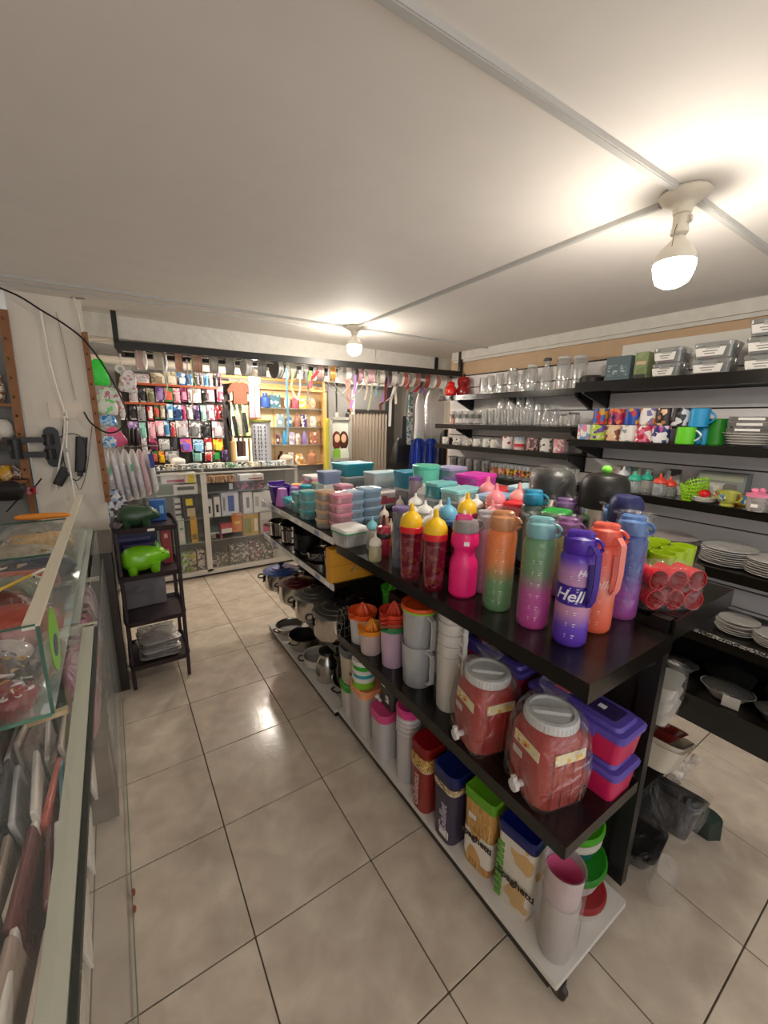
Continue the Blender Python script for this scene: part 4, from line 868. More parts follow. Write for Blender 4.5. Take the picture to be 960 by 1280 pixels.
# green and red lidded tubs at the end
def tub(label, x, y, z, r, h, lid, body, bandc=None): return round_tub(label, (x,y,z), r*.86, r, h, lid, P(body, .4), 'round lidded tubs at the shelf end', lidh=.016)
tub('white tub with red lid low at the shelf end beside the tumblers', 1.09,.49, BASEZ, .082,.05, '8a0a12', 'b4aca4')
tub('white tub with dark green lid resting on the red-lidded tub', 1.105,.535, BASEZ+.067, .108,.06, '1f7c14', 'b8b4ac')
tub('teal tub with white ring under the topmost lime green lid', 1.13,.55, BASEZ+.145, .088,.05, 'bfbab0', '1f5a5c')
tub('topmost tub with lime green lid at the shelf end', 1.13,.55, BASEZ+.212, .092,.018, '3f9a10', 'c4beb4')
tub('second green-lidded tub hidden deeper in the shelf', 1.12,.76, BASEZ, .085,.10, '2a8a1c', 'b8b4ac'); tub('teal bowl tub with green lid deeper on the bottom shelf', 1.12,.76, BASEZ+.118, .085,.07, '2f8f1a', '1f5a5c')
solo('navy_bin', 'navy blue bin behind the pasta bins', 'bin', lambda m: m.loft([(0,.12,.12,.02),(.27,.14,.14,.02)], 3), P('12205c', .4), (1.09,.87,BASEZ))
# bins further along
cereal('large frosted bin with pink lid', 0,0, .15,.125,.215, 'd04a80', G('cfcacc', .8, .12, .25), 0, xy=(.915,1.305), film=True, r=.04)
cereal('large frosted bin with peach orange lid', 0,0, .155,.15,.235, 'ea9a68', G('d0cac8', .8, .12, .25), 0, xy=(.915,1.475), film=True, r=.04)
t = cereal('narrow frosted bin with magenta lid and fluted neck, half under the shelf edge', 0,0, .10,.10,.33, 'cc3c80', G('c9c4c6', .8, .12, .25), 0, xy=(.905,1.145), r=.048)
for k in range(4): part('neck_ring', lambda m: m.lathe([(.050,0),(.0525,.003),(.050,.006)], 28, cap0=False, cap1=False), P('d0cacc', .4), t, 'neckr', loc=(0,0,.24+.02*k))
p_ = (.905,1.30,BASEZ+.240)
t = thing('waste_bin', 'dark grey pedal bin with small white lever, on the pink-lidded bin', 'bin', (.935,1.30,BASEZ+.238), sc=(.95,.95,.92))
part('bin_body', lambda m: m.loft([(0,.085,.095,.02),(.15,.105,.115,.025),(.155,.10,.11,.02)], 4), P('3c3a38', .4), t); part('lever', lambda m: [m.tube([(-.05,.0,.02),(-.068,0,.05)], .008, 8), m.ball((-.068,0,.05),.012,.012,.012)], P('c9c6c0', .4), t, loc=(0,.035,0))
part('sticker', lambda m: m.box(-.0495,-.02,.06,.003,.026,.034), PRINT(('dcd8d4','dcd8d4','55524f'), 80, .5), t); part('sticker', lambda m: m.box(-.051,.012,.12,.003,.026,.010), P('dcd8d4', .5), t)
c = [('2e9a2c','e8e8e0'),('2a9aa0','e8e8e0'),('5fae28','e8e8e0')]
z = BASEZ+.259
for k, (col, h_, nm) in enumerate((('7ab82c',.042,'lime green food box with barcode, bottom of the three stacked on the peach lid'),('2f9fa8',.026,'teal food box in the middle of the three on the peach lid'),('2ea02c',.030,'green food box with white lid, top of the three on the peach lid'))):
    round_tub(nm, (.885,1.475,z), .052,.054,h_, 'dedad2', P(col, .35), 'small round boxes on the peach lid', lidh=.013); z += h_+.0135
t = cereal('printed frosted bin with green lid at the far end of the near module', 0,0, .13,.13,.16, '3f9a2c', PRINT(('cfc9c4','cfc9c4','cfc9c4','8a6a5c'), 22, .4, 'cells'), 0, xy=(.915,1.625), r=.05)
t = cereal('cream rice bin with dark grey swing lid and flower print', 0,0, .14,.13,.17, '5a6064', PRINT(('c4b8a0','c4b8a0','c4b8a0','c4b8a0','c4b8a0','8a4a3c'), 24, .4, 'cells'), 0, xy=(.915,1.625), z=BASEZ+.184, r=.05)
part('lid_opening', lambda m: m.loft([(0,.09,.06,.028),(.004,.09,.06,.028)], 5), P('22201e', .5), t, loc=(0,0,.19))
# ================================================================ far module, aisle side: pots and pans
def axy(px, py, z): q = at(px,py,z=z); return (q.x, q.y)
zl = .43
pot('steel pot with domed dark grey lid, nearest of the four big lidded pots', 0,0, zl, .120, .135, '4a4744', rz=-.5, xy=(.915,1.83))
pot('steel pot with charcoal grey lid and side handles, second of the four big pots', 0,0, zl, .115, .13, '5a5754', rz=-.6, xy=(.905,2.09))
pot('steel pot with burgundy striped lid, third of the four big pots', 0,0, zl, .110, .12, '5a1a1c', rz=-.9, xy=(.895,2.345))
pot('steel pot with bright blue lid at the far end of the pot shelf', 0,0, zl, .115, .12, '2b4f9c', rz=-.4, xy=(.885,2.60))
pot('smaller pot with blue lid behind the blue-lidded big pot', 0,0, zl, .075, .14, '3a64ac', rz=.2, xy=(1.13,2.66))
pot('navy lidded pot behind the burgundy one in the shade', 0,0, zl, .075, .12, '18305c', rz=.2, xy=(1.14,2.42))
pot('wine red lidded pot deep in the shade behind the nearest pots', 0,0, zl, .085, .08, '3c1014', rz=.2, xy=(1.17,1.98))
# base row
def pan(label, x, y, z, r, h, inner, outer, rz=0, tilt=(0,0), lidc=None):
    t = thing('pan', label, 'pan', (x,y,z), (tilt[0],tilt[1],rz), 'pans on the bottom of the far module')
    part('pan_body', lambda m: m.lathe([(.001,0),(r*.8,0),(r*.94,.01),(r,h),(r+.006,h+.002),(r,h+.004),(r-.004,h-.002),(r*.9,.012),(.001,.006)], 34), outer, t)
    part('cooking_surface', lambda m: m.lathe([(.001,.0075),(r*.89,.013),(r-.006,h-.003)], 34, cap1=False, cap0=False), inner, t)
    for s in (0, PI): part('handle', lambda m: m.tube([(r,-.03,h*.8),(r+.026,-.025,h*.85),(r+.032,0,h*.87),(r+.026,.025,h*.85),(r,.03,h*.8)], .005, 8), P('2a2827', .4), t, rot=(0,0,s))
    return t
zb = .066
pan('dark coated steel pan with glass-like rim, farthest on the floor board', .94,2.62,zb,.095,.05, P('6f6a64',.4), steel('b4b0aa',.25), .2)
pan('steel pan with black inside on the floor board', .955,2.38,zb,.105,.085, P('1f1c1b',.5), steel('bdb9b2',.25), .5)
pan('white enamel casserole with glass edge on the floor board', .95,2.14,zb,.095,.06, P('b9b4ac',.35), P('cfcac2',.25), -.3)
pan('black frying pan set behind the milk can', 1.17,2.22,zb,.065,.10, P('171514',.4), P('201e1d',.3), .1)
t = thing('milk_can', 'polished aluminium milk can with black lid standing on the floor board', 'can', (.925,1.965,zb), sc=(.95,.95,.95))
part('can_body', lambda m: m.lathe([(.001,0),(.060,0),(.064,.006),(.064,.12),(.060,.135),(.048,.155),(.046,.175),(.052,.185),(.050,.187)], 34), steel('cfcbc5', .22), t)
part('black_lid', lambda m: m.lathe([(.052,0),(.054,.006),(.050,.016),(.03,.022),(.001,.024)], 28), P('1d1c1c', .35), t, loc=(0,0,.185))
part('printed_label', lambda m: m.lathe([(.0647,.04),(.0647,.10)], 24, cap0=False, cap1=False) if False else m.box(-.0645,0,.07,.003,.04,.05), PRINT(('4a4642','8f8a84','2c2a28'), 70, .5), t)
t = pan('wide aluminium cauldron with dark lid standing inside, next to the near module', 1.0,1.80,zb,.11,.075, P('4c4844',.4,.6), steel('b9b5ae',.3), .3)
part('standing_lid', lambda m: m.xf(rot=(.95,0,0)).lathe([(.105,-.003),(.115,0),(.112,.006),(.06,.016),(.001,.018)], 32), P('7d7973', .3, .8), t, loc=(.02,.01,.085))
# wire rack
t = thing('wire_rack', 'chrome wire dish rack leaning at the front of the pot shelf', 'rack', (.90,1.652,MIDZ), (0,0,.1), sc=(.8,.7,.85))
def wr(m):
    for k in range(5):
        x = -.06+.03*k
        m.tube([(x,-.05,.004),(x,-.05,.12),(x,0,.16),(x,.02,.16),(x,.05,.10),(x,.05,.004)], .0017, 6)
part('wire_hoops', wr, steel('c9c6c2', .2), t, kind='stuff')
part('frame', lambda m: [m.tube([(-.065,s*.05,z_),(.065,s*.05,z_)], .0022, 6) for s in (-1,1) for z_ in (.004,.06)]+[m.tube([(-.08,-.06,.10),(-.08,.0,-.02),(-.08,.06,.0)], .0022, 6)], steel('c9c6c2', .2), t)
# second shelf (z .775)
zs = .775
pan('shiny steel bowl at the far end of the upper pot shelf', .93,2.70,zs,.085,.10, steel('a09c96',.15), steel('cfcbc4',.12), 0)
pan('steel saucepan with two black handles on the upper pot shelf', .94,2.50,zs,.08,.12, steel('a09c96',.15), steel('cfcbc4',.12), .8)
pan('black frying pan stack with red rim on the upper pot shelf', .96,2.30,zs,.085,.11, P('151313',.4), P('1a1818',.3), .4)
pan('wide shallow steel pan at the middle of the upper pot shelf', .955,2.09,zs,.085,.055, steel('807c76',.2), steel('c9c5be',.15), -.2)
pan('tall nested steel pots beside the yellow carton', .955,1.88,zs,.075,.12, P('1a1817',.4), steel('bdb9b2',.18), .2)
t = thing('carton', 'mustard yellow cardboard box at the near end of the upper pot shelf', 'box', (.965,1.745,zs), sc=(1,1,1.12))
part('carton_body', lambda m: m.loft([(0,.26,.06,.002),(.155,.26,.06,.002)], 1), P('e0a030', .5, 0, 1, 0, 40, 0, 0, 0), t)
part('tape_seam', lambda m: m.box(0,-.0305,.078,.26,.001,.002), P('b87c1c', .5), t)
part('printed_square', lambda m: m.box(.0,-.0308,.05,.035,.001,.03), PRINT(('cfa04a','a87a2c','d8b46c'), 90, .5), t)
# ================================================================ right-hand side of the near module, end items
t = thing('foil_tray_stack', 'stack of shiny white foil boxes in film, below the red tumblers', 'trays', (1.40,.50,.64), (0,0,.15))
for k in range(3): part('foil_box', lambda m: m.loft([(0,.11,.14,.02),(.045,.135,.165,.025),(.050,.14,.17,.025),(.050,.12,.15,.02)], 4), P('c9c5be', .3, .3), t, 'foilb', loc=(0,0,.045*k))
part('film_wrap', crumple(lambda m: m.loft([(0,.13,.16,.03),(.07,.15,.18,.03),(.15,.15,.18,.03),(.18,.10,.13,.03)], 4, False), .004, 3, 20), WRAP, t, smooth=60)
for k, (x, y, z_) in enumerate(((1.40,.70,.64),(1.42,.72,.745))):
    food_box('flat dark green lidded box, %s, behind the foil boxes' % ('lower one','upper one')[k], (x,y,z_), .17,.20,.09, '1f6a58', G('c9d0c8', .5, .15, .15), .1, 'green lidded flat boxes', lidh=.012)
def tray(label, loc, rot, c, w=.22, d=.30, h=.06, n=1, cat='tray', film=False, rim=None):
    t = thing('tray', label, cat, loc, rot)
    for k in range(n): part('tray_shell', lambda m: m.loft([(0,w*.82,d*.86,.035),(h,w,d,.04),(h+.004,w+.014,d+.014,.045),(h+.002,w-.008,d-.008,.04),(.005,w*.80,d*.84,.03)], 5), c, t, ('tray',w,d,h), loc=(0,0,.016*k))
    if rim: part('rim_line', lambda m: m.rings([m.rrect(w+.004,d+.004,.042,h+.0045+.016*(n-1)), m.rrect(w-.004,d-.004,.038,h+.0055+.016*(n-1))], False, False), rim, t)
    if film: part('film_wrap', crumple(lambda m: m.loft([(-.01,w*.85,d*.9,.04),(h*.5,w*1.05,d*1.04,.05),(h+.03,w*1.1,d*1.07,.05),(h+.045,w*.8,d*.8,.05)], 7), .008, 6, 16), WRAP, t, smooth=60)
    return t
tray('pair of nested beige trays with dark rim line at the shelf end', (1.45,.54,.43), (.0,.42,.1), P('b9b0a0', .4), n=2, rim=P('2c2826', .5), w=.24, d=.30, h=.08)
tray('dark red tray lying inside the beige trays', (1.485,.54,.515), (.0,.42,.1), P('6a1c1a', .35), w=.19, d=.25, h=.03)
tray('orange red plastic tray standing upright against the foil boxes', (1.60,.66,.42), (0,1.35,.1), P('a8402c', .35), w=.16,d=.24,h=.02)
tray('dark navy roasting tub wrapped in crumpled film at the floor end', (1.50,.47,.19), (.0,.50,.15), P('14161c', .35), w=.27, d=.29, h=.11, film=True)
tray('second dark tub wrapped in film under the navy one', (1.43,.52,.072), (.0,.10,.15), P('1d1c1c', .35), w=.22, d=.25, h=.05, film=True)
tray('dark green plastic tray leaning outward near the floor', (1.745,.49,.02), (.0,1.15,.1), P('0f2e26', .35), w=.30, d=.34, h=.03)
solo('plastic_bag', 'limp clear plastic bag hanging down to the floor under the wrapped tubs', 'bag', crumple(lambda m: m.loft([(0,.015,.03,.01),(.06,.05,.05,.02),(.15,.09,.06,.02),(.22,.07,.05,.02)], 6), .02, 3, 9), G('d8d4cc', .10, .14, .2, .5, 16), (1.36,.36,.0), (.15,-.2,0), smooth=60)
solo('plastic_bag', 'twisted loose end of clear film sticking out over the floor by the tubs', 'bag', crumple(lambda m: m.tube([(0,0,0),(.05,-.01,.03),(.10,-.02,.01),(.14,-.02,.03),(.16,-.02,.0)], [.03,.022,.010,.018,.004], 10), .012, 5, 14), G('d8d4cc', .12, .2, .2, .6, 16), (1.64,.46,.27), (0,0,0), smooth=60)
for k, (y, c, h_) in enumerate(((.80,'3a7a34',.14),(1.05,'8a3a30',.18),(1.35,'b8b0a4',.2))):
    food_box('%s lidded box on the wall side of the table, %s from the end' % (('green','brick red','beige')[k], ORD[k]), (1.44,y,.39), .18,.2,h_, c, P(c, .4), 0, 'boxes on the wall side')
0 and solo('lime_box', 'lime green plastic box end showing beside the black post', 'box', lambda m: m.loft([(0,.06,.10,.015),(.16,.07,.11,.015)], 3), P('5c9a28', .4), (1.335,.51,.07))
# ================================================================ right wall goods
def oname(i, n, a='left', b='right'):
    if i == 0: return '%smost' % a
    if i == n-1: return '%smost' % b
    if i <= n//2: return '%s from the %s' % (ORD[i], a)
    return '%s from the %s' % (ORD[n-1-i], b)
GL = G('e6eeec', .04, .40, .03)
GLR = G('dce4e2', .11, .38, .04)
def glass(label, x, y, z, kind, r=.034, h=.11, group=None, mat=None):
    mat = mat or GL
    fl = {'glass': lambda m: tumbler(m, r*.85, r, h, 18),
          'stem': lambda m: m.lathe([(r*.85,0),(r*.8,.003),(.006,.008),(.005,h*.42),(r*.6,h*.5),(r,h*.75),(r*.85,h),(r*.83,h),(r*.95,h*.75),(.001,h*.48)], 18),
          'up': lambda m: m.lathe([(r,0),(r*.98,h-.004),(r*.9,h),(.001,h)], 18, cap0=False)}[kind]
    return solo('drinking_glass', label, 'glass', fl, mat, (x,y,z), key=('gl',kind,r,h), group=group)
# --- L1: jars and jugs (z 1.815) photo order left to right = far to near
def l1(py_px, z, x=2.80): q = at(py_px[0], py_px[1], x=x); return q.y
zL = 1.815
t = thing('lantern', 'red glass lantern jar, front left of the two red pots on the top shelf', 'lantern', (2.76,3.03,zL), sc=.9)
part('jar', lambda m: m.lathe([(.04,0),(.058,.02),(.062,.06),(.050,.095),(.036,.11),(.040,.13),(.034,.135),(.001,.135)], 26), P('e01c12', .2, 0, 1, 0, 40, .5), t)
part('lid', lambda m: m.lathe([(.040,0),(.030,.012),(.008,.02),(.001,.03)], 20), P('c41810', .25), t, loc=(0,0,.133))
part('emblem', lambda m: m.ball((-.058,0,.06), .006,.014,.014), P('e88040', .3), t)
t = thing('lantern', 'darker red lidded pot behind the first one, at the left end of the top shelf', 'lantern', (2.86,2.96,zL), sc=1.05)
part('jar', lambda m: m.lathe([(.04,0),(.062,.02),(.066,.06),(.050,.09),(.058,.11),(.062,.14),(.045,.17),(.001,.175)], 26), P('8c0c10', .15, 0, 1, 0, 40, .5), t)
part('knob', lambda m: m.ball((0,0,.185), .012,.012,.014), P('1a1414', .3), t)
def jar(label, x, y, z, r, h, lidm, kind='jar', group='glass jars on the top shelf', n=26, handle=False):
    t = thing('glass_jar', label, 'jar', (x,y,z), group=group)
    prof = {'jar': [(.001,0),(r*.92,0),(r,.008),(r,h*.78),(r*.72,h*.92),(r*.72,h),(r*.68,h),(r*.68,h*.92),(r*.94,h*.77),(r*.94,.01),(.001,.008)],
            'carafe': [(.001,0),(r*.95,0),(r,.01),(r*.9,h*.45),(r*.45,h*.72),(r*.42,h*.85),(r*.6,h),(r*.56,h),(r*.38,h*.85),(.001,h*.83)],
            'straight': [(.001,0),(r*.97,0),(r,.006),(r,h*.95),(r*.9,h),(r*.86,h),(r*.95,h*.94),(r*.95,.01),(.001,.01)]}[kind]
    part('glass_body', lambda m: m.lathe(prof, n), GLR, t, ('jar',kind,r,h))
    rr = {'jar': r*.74, 'carafe': r*.6, 'straight': r*.92}[kind]
    if lidm: part('lid', lambda m: m.lathe([(rr,-.012),(rr+.003,-.008),(rr+.003,.004),(rr-.004,.010),(.001,.012)], n), lidm, t, ('jarl',rr), loc=(0,0,h))
    if handle: part('handle', lambda m: m.tube([(r*.8,0,h*.85),(r+.03,0,h*.8),(r+.035,0,h*.5),(r*.95,0,h*.3)], .005, 8), GLR, t, ('jarh',r,h), rot=(0,0,-1.9))
    return t
def yx(px, py, x): q = at(px,py,x=x); return q.y
rowj = [(604,.036,.15,None,'straight','clear cylinder glass',0),(613,.036,.16,None,'straight','clear pitcher with handle',1),(624,.034,.17,None,'straight','tall clear cylinder glass',0),(640,.05,.19,steel(),'jar','glass jar with bright metal lid',0),
        (652,.036,.15,None,'straight','clear tumbler between two lidded jars',0),(663,.048,.20,P('dcd8d0',.4),'jar','glass jar with white patterned lid',0),(681,.045,.235,P('5c5854',.4,.5),'carafe','tall glass carafe with grey stopper',0),
        (702,.050,.23,P('d8d4cc',.4),'straight','large fluted glass canister with white lid',0),(722,.048,.22,P('c9c9c5',.4),'straight','fluted glass canister with grey lid',0)]
for i, (px_, r, h, lm, kd, nm, hd) in enumerate(rowj):
    y = yx(px_, 488, 2.82); jar('%s, %s on the top jar shelf' % (nm, oname(i, len(rowj))), 2.82, y, zL, r, h, lm, kd, handle=bool(hd))
t = thing('clay_pot', 'dark brown lidded clay pot wrapped on top, right end of the jar shelf', 'pot', (2.80,1.66,1.835))
part('bowl', lambda m: m.lathe([(.04,0),(.075,.02),(.078,.05),(.06,.065),(.001,.07)], 28), P('2c2422', .5), t); part('film_top', crumple(lambda m: m.lathe([(.07,.05),(.075,.075),(.05,.10),(.001,.115)], 20, cap0=False), .008, 2, 20), WRAP, t, smooth=60)
# --- L2: glasses (z 1.555)
zL = 1.555
n = 0
spec = [(557,'tall',.03,.13)] 
solo('perfume_bottle', 'small peach pink glass bottle at the left end of the glasses shelf', 'bottle', lambda m: m.lathe([(.018,0),(.02,.003),(.018,.08),(.008,.09),(.008,.12),(.001,.122)], 14), G('e89a80', .55, .2, .08), (2.80,3.02,zL))
pxs = [566,574,582,590,598,606,614,622,630,638,646,654,662]
for row, xx in enumerate((2.76,2.86)):
    for i, px_ in enumerate(pxs):
        y = yx(px_+row*3, 528, xx)
        kd = 'stem' if i < 5 else 'glass'
        glass('%s, %s in the %s row of the glasses shelf' % ('stemmed glass' if kd == 'stem' else 'ribbed clear tumbler', oname(i, len(pxs)), ('front','back')[row]), xx, y, zL, kd, .033, .125 if kd == 'stem' else .13+.02*row, 'glasses on the second shelf', GLR if i % 2 else GL)
for i, px_ in enumerate((672,683,694,706,716)):
    y = yx(px_, 530, 2.80); jar('clear %s, %s of the big pieces at the right of the glasses shelf' % (('tall vase','faceted decanter','low decanter','glass bowl','round glass bowl')[i], ORD[i]), 2.80, y, zL, (.036,.048,.04,.044,.046)[i], (.17,.16,.13,.10,.11)[i], None, ('straight','carafe','carafe','jar','jar')[i], 'glassware at the right of the second shelf')
for i, px_ in enumerate((628,640,652,664)):
    y = yx(px_, 490, 2.78); glass('tall upturned highball, %s in the short upper row above the tumblers' % ORD[i], 2.775, y, zL+.132, 'up', .033, .10, 'highball glasses standing on tumblers', GLR)
# --- L3: cups (z 1.365)
zL = 1.365
WH = P('ece6de', .25)
cups = [(557,'plain white',.030,.058,WH),(573,'white cup with looped handle',.030,.055,PRINT(('ece6de','ece6de','ece6de','2c2a28'),40,.3,'noise',1)),(586,'cream cup with dark pattern',.030,.058,PRINT(('ece6de','e4dccc','5a5248','ece6de'),60,.3,'noise',2)),(596,'white cup with dark handle',.029,.055,WH),(608,'white coffee cup',.029,.060,WH),(618,'white espresso cup with dark rim',.029,.058,WH)]
mugs = [(634,'white mug with small red emblem',PRINT(('f2eee8','f2eee8','f2eee8','f2eee8','c0303a'),34,.3,'cells',3)),(649,'white mug with crimson and grey band',GRAD(((0,'f0ece6'),(.03,'c9283c'),(.045,'c9283c'),(.05,'e6e0dc'),(.09,'a8b0c0')),2,.3)),(665,'dusky pink brown patterned mug',PRINT(('6a5450','b98a88','4a3c3a','d8b4b0'),60,.3,'cells',4)),(682,'white mug dotted with black pawprints',PRINT(('f0ece6','f0ece6','f0ece6','f0ece6','f0ece6','2c2a2a'),70,.3,'cells',5)),(699,'pink mug with white lettering patches',PRINT(('e8a0a4','e8a0a4','f2e4e0','d88890'),60,.3,'cells',6))]
for i, (px_, nm, r, h, mt) in enumerate(cups):
    y = yx(px_, 553, 2.77); mug('%s%s, %s on the cup shelf' % (nm, ' cup' if 'cup' not in nm else '', oname(i, 11)), (2.77,y,zL), mt, r*1.12, h*1.15, -1.9, group='small cups on the far cup shelf', name='coffee_cup')
for i, (px_, nm, mt) in enumerate(mugs):
    y = yx(px_, 560, 2.77); mug('%s on the far cup shelf' % nm, (2.77,y,zL), mt, .043, .100, .9, group='mugs on the far cup shelf')
solo('cocoa_tin', 'dark brown paper bag of coffee between the first white cups', 'bag', puffy(.05,.04,.06,.004,3), P('3a2420', .5), (2.86,yx(563,553,2.86),zL))
# --- L4: dark wrapped glasses (z 1.115)
zL = 1.115
DK = G('8a8886', .40, .5, .06, .3, 26)
for i, px_ in enumerate((567,577,587,597,607)):
    for k in range(2):
        y = yx(px_, 585, 2.76+.09*k)
        solo('wrapped_glass', 'smoky film-wrapped glass, %s in the %s row of the lowest far shelf' % (oname(i,5), ('front','back')[k]), 'glass', crumple(lambda m: tumbler(m, .038, .043, .13, 14), .004, i, 30), DK, (2.76+.09*k,y,zL), group='smoky wrapped glasses', smooth=60)
for i, px_ in enumerate((618,628,638,648,658)):
    y = yx(px_, 590, 2.76); t = thing('printed_glass', 'clear glass with %s print, %s of the printed glasses' % (('amber','copper','gold','pink and yellow','orange')[i], ORD[i]), 'glass', (2.76,y,zL), group='printed glasses on the lowest far shelf')
    part('glass_body', lambda m: tumbler(m, .034, .038, .12, 18), GLR, t, 'pgl'); part('print_ring', lambda m: m.lathe([(.0365,.035),(.038,.085)], 18, cap0=False, cap1=False), PRINT((('c98a5c','a05a48','3c2c28'),('d08070','8a4a3c','caa080'),('d8a840','a8782c','5a4030'),('e06a90','e8b830','4a3a34'),('e8842c','d8b060','5c3c2c'))[i], 60, .4, 'cells', i), t, ('pgp',i))
for i, (px_, nm) in enumerate(((672,'small clear jug'),(684,'dark smoked bottle'),(696,'wrapped black cups'))):
    y = yx(px_, 596, 2.78); jar('%s right of the printed glasses' % nm, 2.78, y, zL, .032, .10, None, 'carafe', None)
for i in range(2):
    solo('napkin_pack', ('grey striped leaflet pack leaning beside the printed glasses','white leaflet pack leaning at the end of the lowest far shelf')[i], 'packet', lambda m: m.box(0,0,.07,.012,.10,.13), PRINT((('c9c9cc','6a6a72','e4e4e4'),('e8e6e2','9a9a9a','c4c0ba'))[i], 40, .5, 'blocks', i, (1,3,.2)), (2.80+.05*i,1.86-.10*i,zL), (0,.25,.3))
# --- R1: (z 1.835)
zR = 1.835
box_thing('boxed_set', 'slate blue carton with white lettering blocks on the highest near shelf', 'box', (2.76,1.43,zR), .15,.15,.155, P('5c7076', .45), PI/2*3+.0, None, [(PRINT(('5c7076','aab8bc','5c7076','6a8086'), 46, .4, 'blocks', 2, (1,.1,2)), 0,.45,.8,.45)])
box_thing('boxed_set', 'olive green floral carton beside the slate blue one', 'box', (2.74,1.285,zR), .075,.15,.16, PRINT(('8a9a6c','8a9a6c','9aa87a','7c8a5c'), 20, .45, 'cells', 4), -PI/2, None, [(P('d8b8a0',.5),0,.62,.7,.12),(P('3a3c38',.5),0,.12,.9,.2)])
CB = G('c9ccca', .34, .3, .1)
def lockbox(label, y, z, w, h, x=2.70, seed=0):
    t = food_box(label, (x,y,z), .15, w, h, CB, G('b9bcba', .42, .3, .1), 0, 'clear snap-lid boxes on the top near shelf', lidh=.014, r=.022, clips=True)
    s = part('paper_label', lambda m: m.loft([(0,.002,w*.66,.0008),(h*.62,.002,w*.76,.0008)], 1), P('ece9e4', .5), t, ('lb',w,h,seed % 3), loc=(-.076,0.01,h*.2)); part('label_text', lambda m: [m.box(-.0012,0,h*.36+q,.0006,w*(.36-abs(q)*8),.005) for q in (0,-.012)], P('8a8884', .5), s, ('lbt',w,h)); return t
for i, (y, w, n_) in enumerate(((1.135,.145,2),(.925,.175,2),(.71,.17,3),(.50,.17,3))):
    for k in range(n_):
        lockbox('clear snap-lid box with white label, %s of the %s stack from the left' % ((('bottom','top'),('bottom','middle','top'))[n_-2][k], ORD[i]), y, zR+k*.082, w, .066 if n_ == 2 else .064, seed=i+k)
# --- R2: mugs (z 1.475)
zR = 1.475
low = [(731,'white with pink and blue letter shapes',('f2eee8','e890b0','7aa8d8','f2eee8')),(748,'lime and violet cartoon-patterned',('b8d84a','6a4aa0','e8e0b0','b8d84a')),(767,'peach with brown fruit shapes',('f0c49c','f0c49c','8a4a30','e8d8b4')),(785,'white with small grey words',('f2eee8','f2eee8','f2eee8','a0a0a4')),(805,'crimson and white lip-pattern',('f2eee8','c42a4a','e87a98','f2eee8')),(826,'white with a pink and navy round design',('f0ecf0','c84a98','3a3a7c','f0ecf0'))]
for i, (px_, nm, cs) in enumerate(low):
    y = yx(px_, 545, 2.66); mug('%s mug, %s in the lower mug row' % (nm, ORD[i]), (2.66,y,zR), PRINT(cs, 44, .3, 'cells', i), .047, .098, .9, group='printed mugs in the lower row')
up = [(751,'cobalt blue mug with red and gold figures',('2a62b8','2a62b8','d8a030','c8303a')),(771,'deep pink mug with orange patches',('b8305c','e87a3c','3a2a5c','b8305c')),(791,'royal blue mug with red and gold patches',('2450b0','2450b0','e0a838','c02830')),(811,'white mug with rows of tiny pictures',('f0ece8','f0ece8','d88a50','7a70a8')),(831,'black and brown mug',('2a2228','b87840','f0c49c','1c1a20')),(851,'dark glossy mug with white sparks',('2c2c34','5a5a64','d8d8dc','1c1c20'))]
for i, (px_, nm, cs) in enumerate(up):
    y = yx(px_, 523, 2.68); mug('%s, %s in the upper mug row' % (nm, ORD[i]), (2.68,y,zR+.099), PRINT(cs, 40, .3, 'cells', i+9), .047, .098, .9, group='printed mugs in the upper row')
mug('bright lime green plastic mug with white handle', (2.64,yx(857,545,2.64),zR), P('6ad422', .3), .045, .093, -1.6, 'e8f0f0')
mug('sky blue plastic mug standing behind the lime green one', (2.74,yx(878,545,2.74),zR), P('2a9cd0', .3), .042, .092, -1.7, '2a9cd0')
mug('large sky blue plastic mug on top of the lower mugs', (2.68,yx(874,525,2.68),zR+.093), P('2a9cd4', .3), .046, .10, -1.6, '2a9cd4')
mug('dark green plastic mug behind the large sky blue one', (2.74,yx(900,530,2.76),zR), P('2f8c2c', .3), .042, .14, -1.6, '2f8c2c')
# white dish stack with film boxes
yc = yx(936,552,2.72)
z_ = zR
for k in range(5):
    r = .085+.007*k
    solo('plate', 'white %s, %s of the stack at the right of the mugs' % ('bowl plate' if k == 0 else 'plate', ('lowest','second lowest','middle','second highest','top')[k]), 'plate', lambda m: m.lathe([(.001,0),(r*.6,0),(r,.014),(r+.001,.017),(r*.98,.017),(r*.58,.004),(.001,.004)], 34), P('e2ded8', .25), (2.72,yc,z_), group='white plate stack on the mug shelf'); z_ += .013
z_ += .006
for k in range(3):
    t = thing('boxed_dish', 'flat film-wrapped dish box, %s on the white plate stack' % ('lowest','middle','uppermost')[k], 'box', (2.73-.01*k,yc,z_), (0,0,.1*k), 'flat wrapped dish boxes')
    part('box_body', lambda m: m.box(0,0,.012,.14,.17,.022), P('55524e', .4), t, 'bdb'); part('white_label', lambda m: m.box(-.0712,.0,.013,.001,.10,.012), P('f0eeea', .5), t, 'bdl'); part('film_wrap', crumple(lambda m: m.loft([(0,.145,.18,.02),(.026,.15,.185,.02)], 3), .002, 2, 30), WRAP, t, 'bdw', smooth=60); z_ += .027
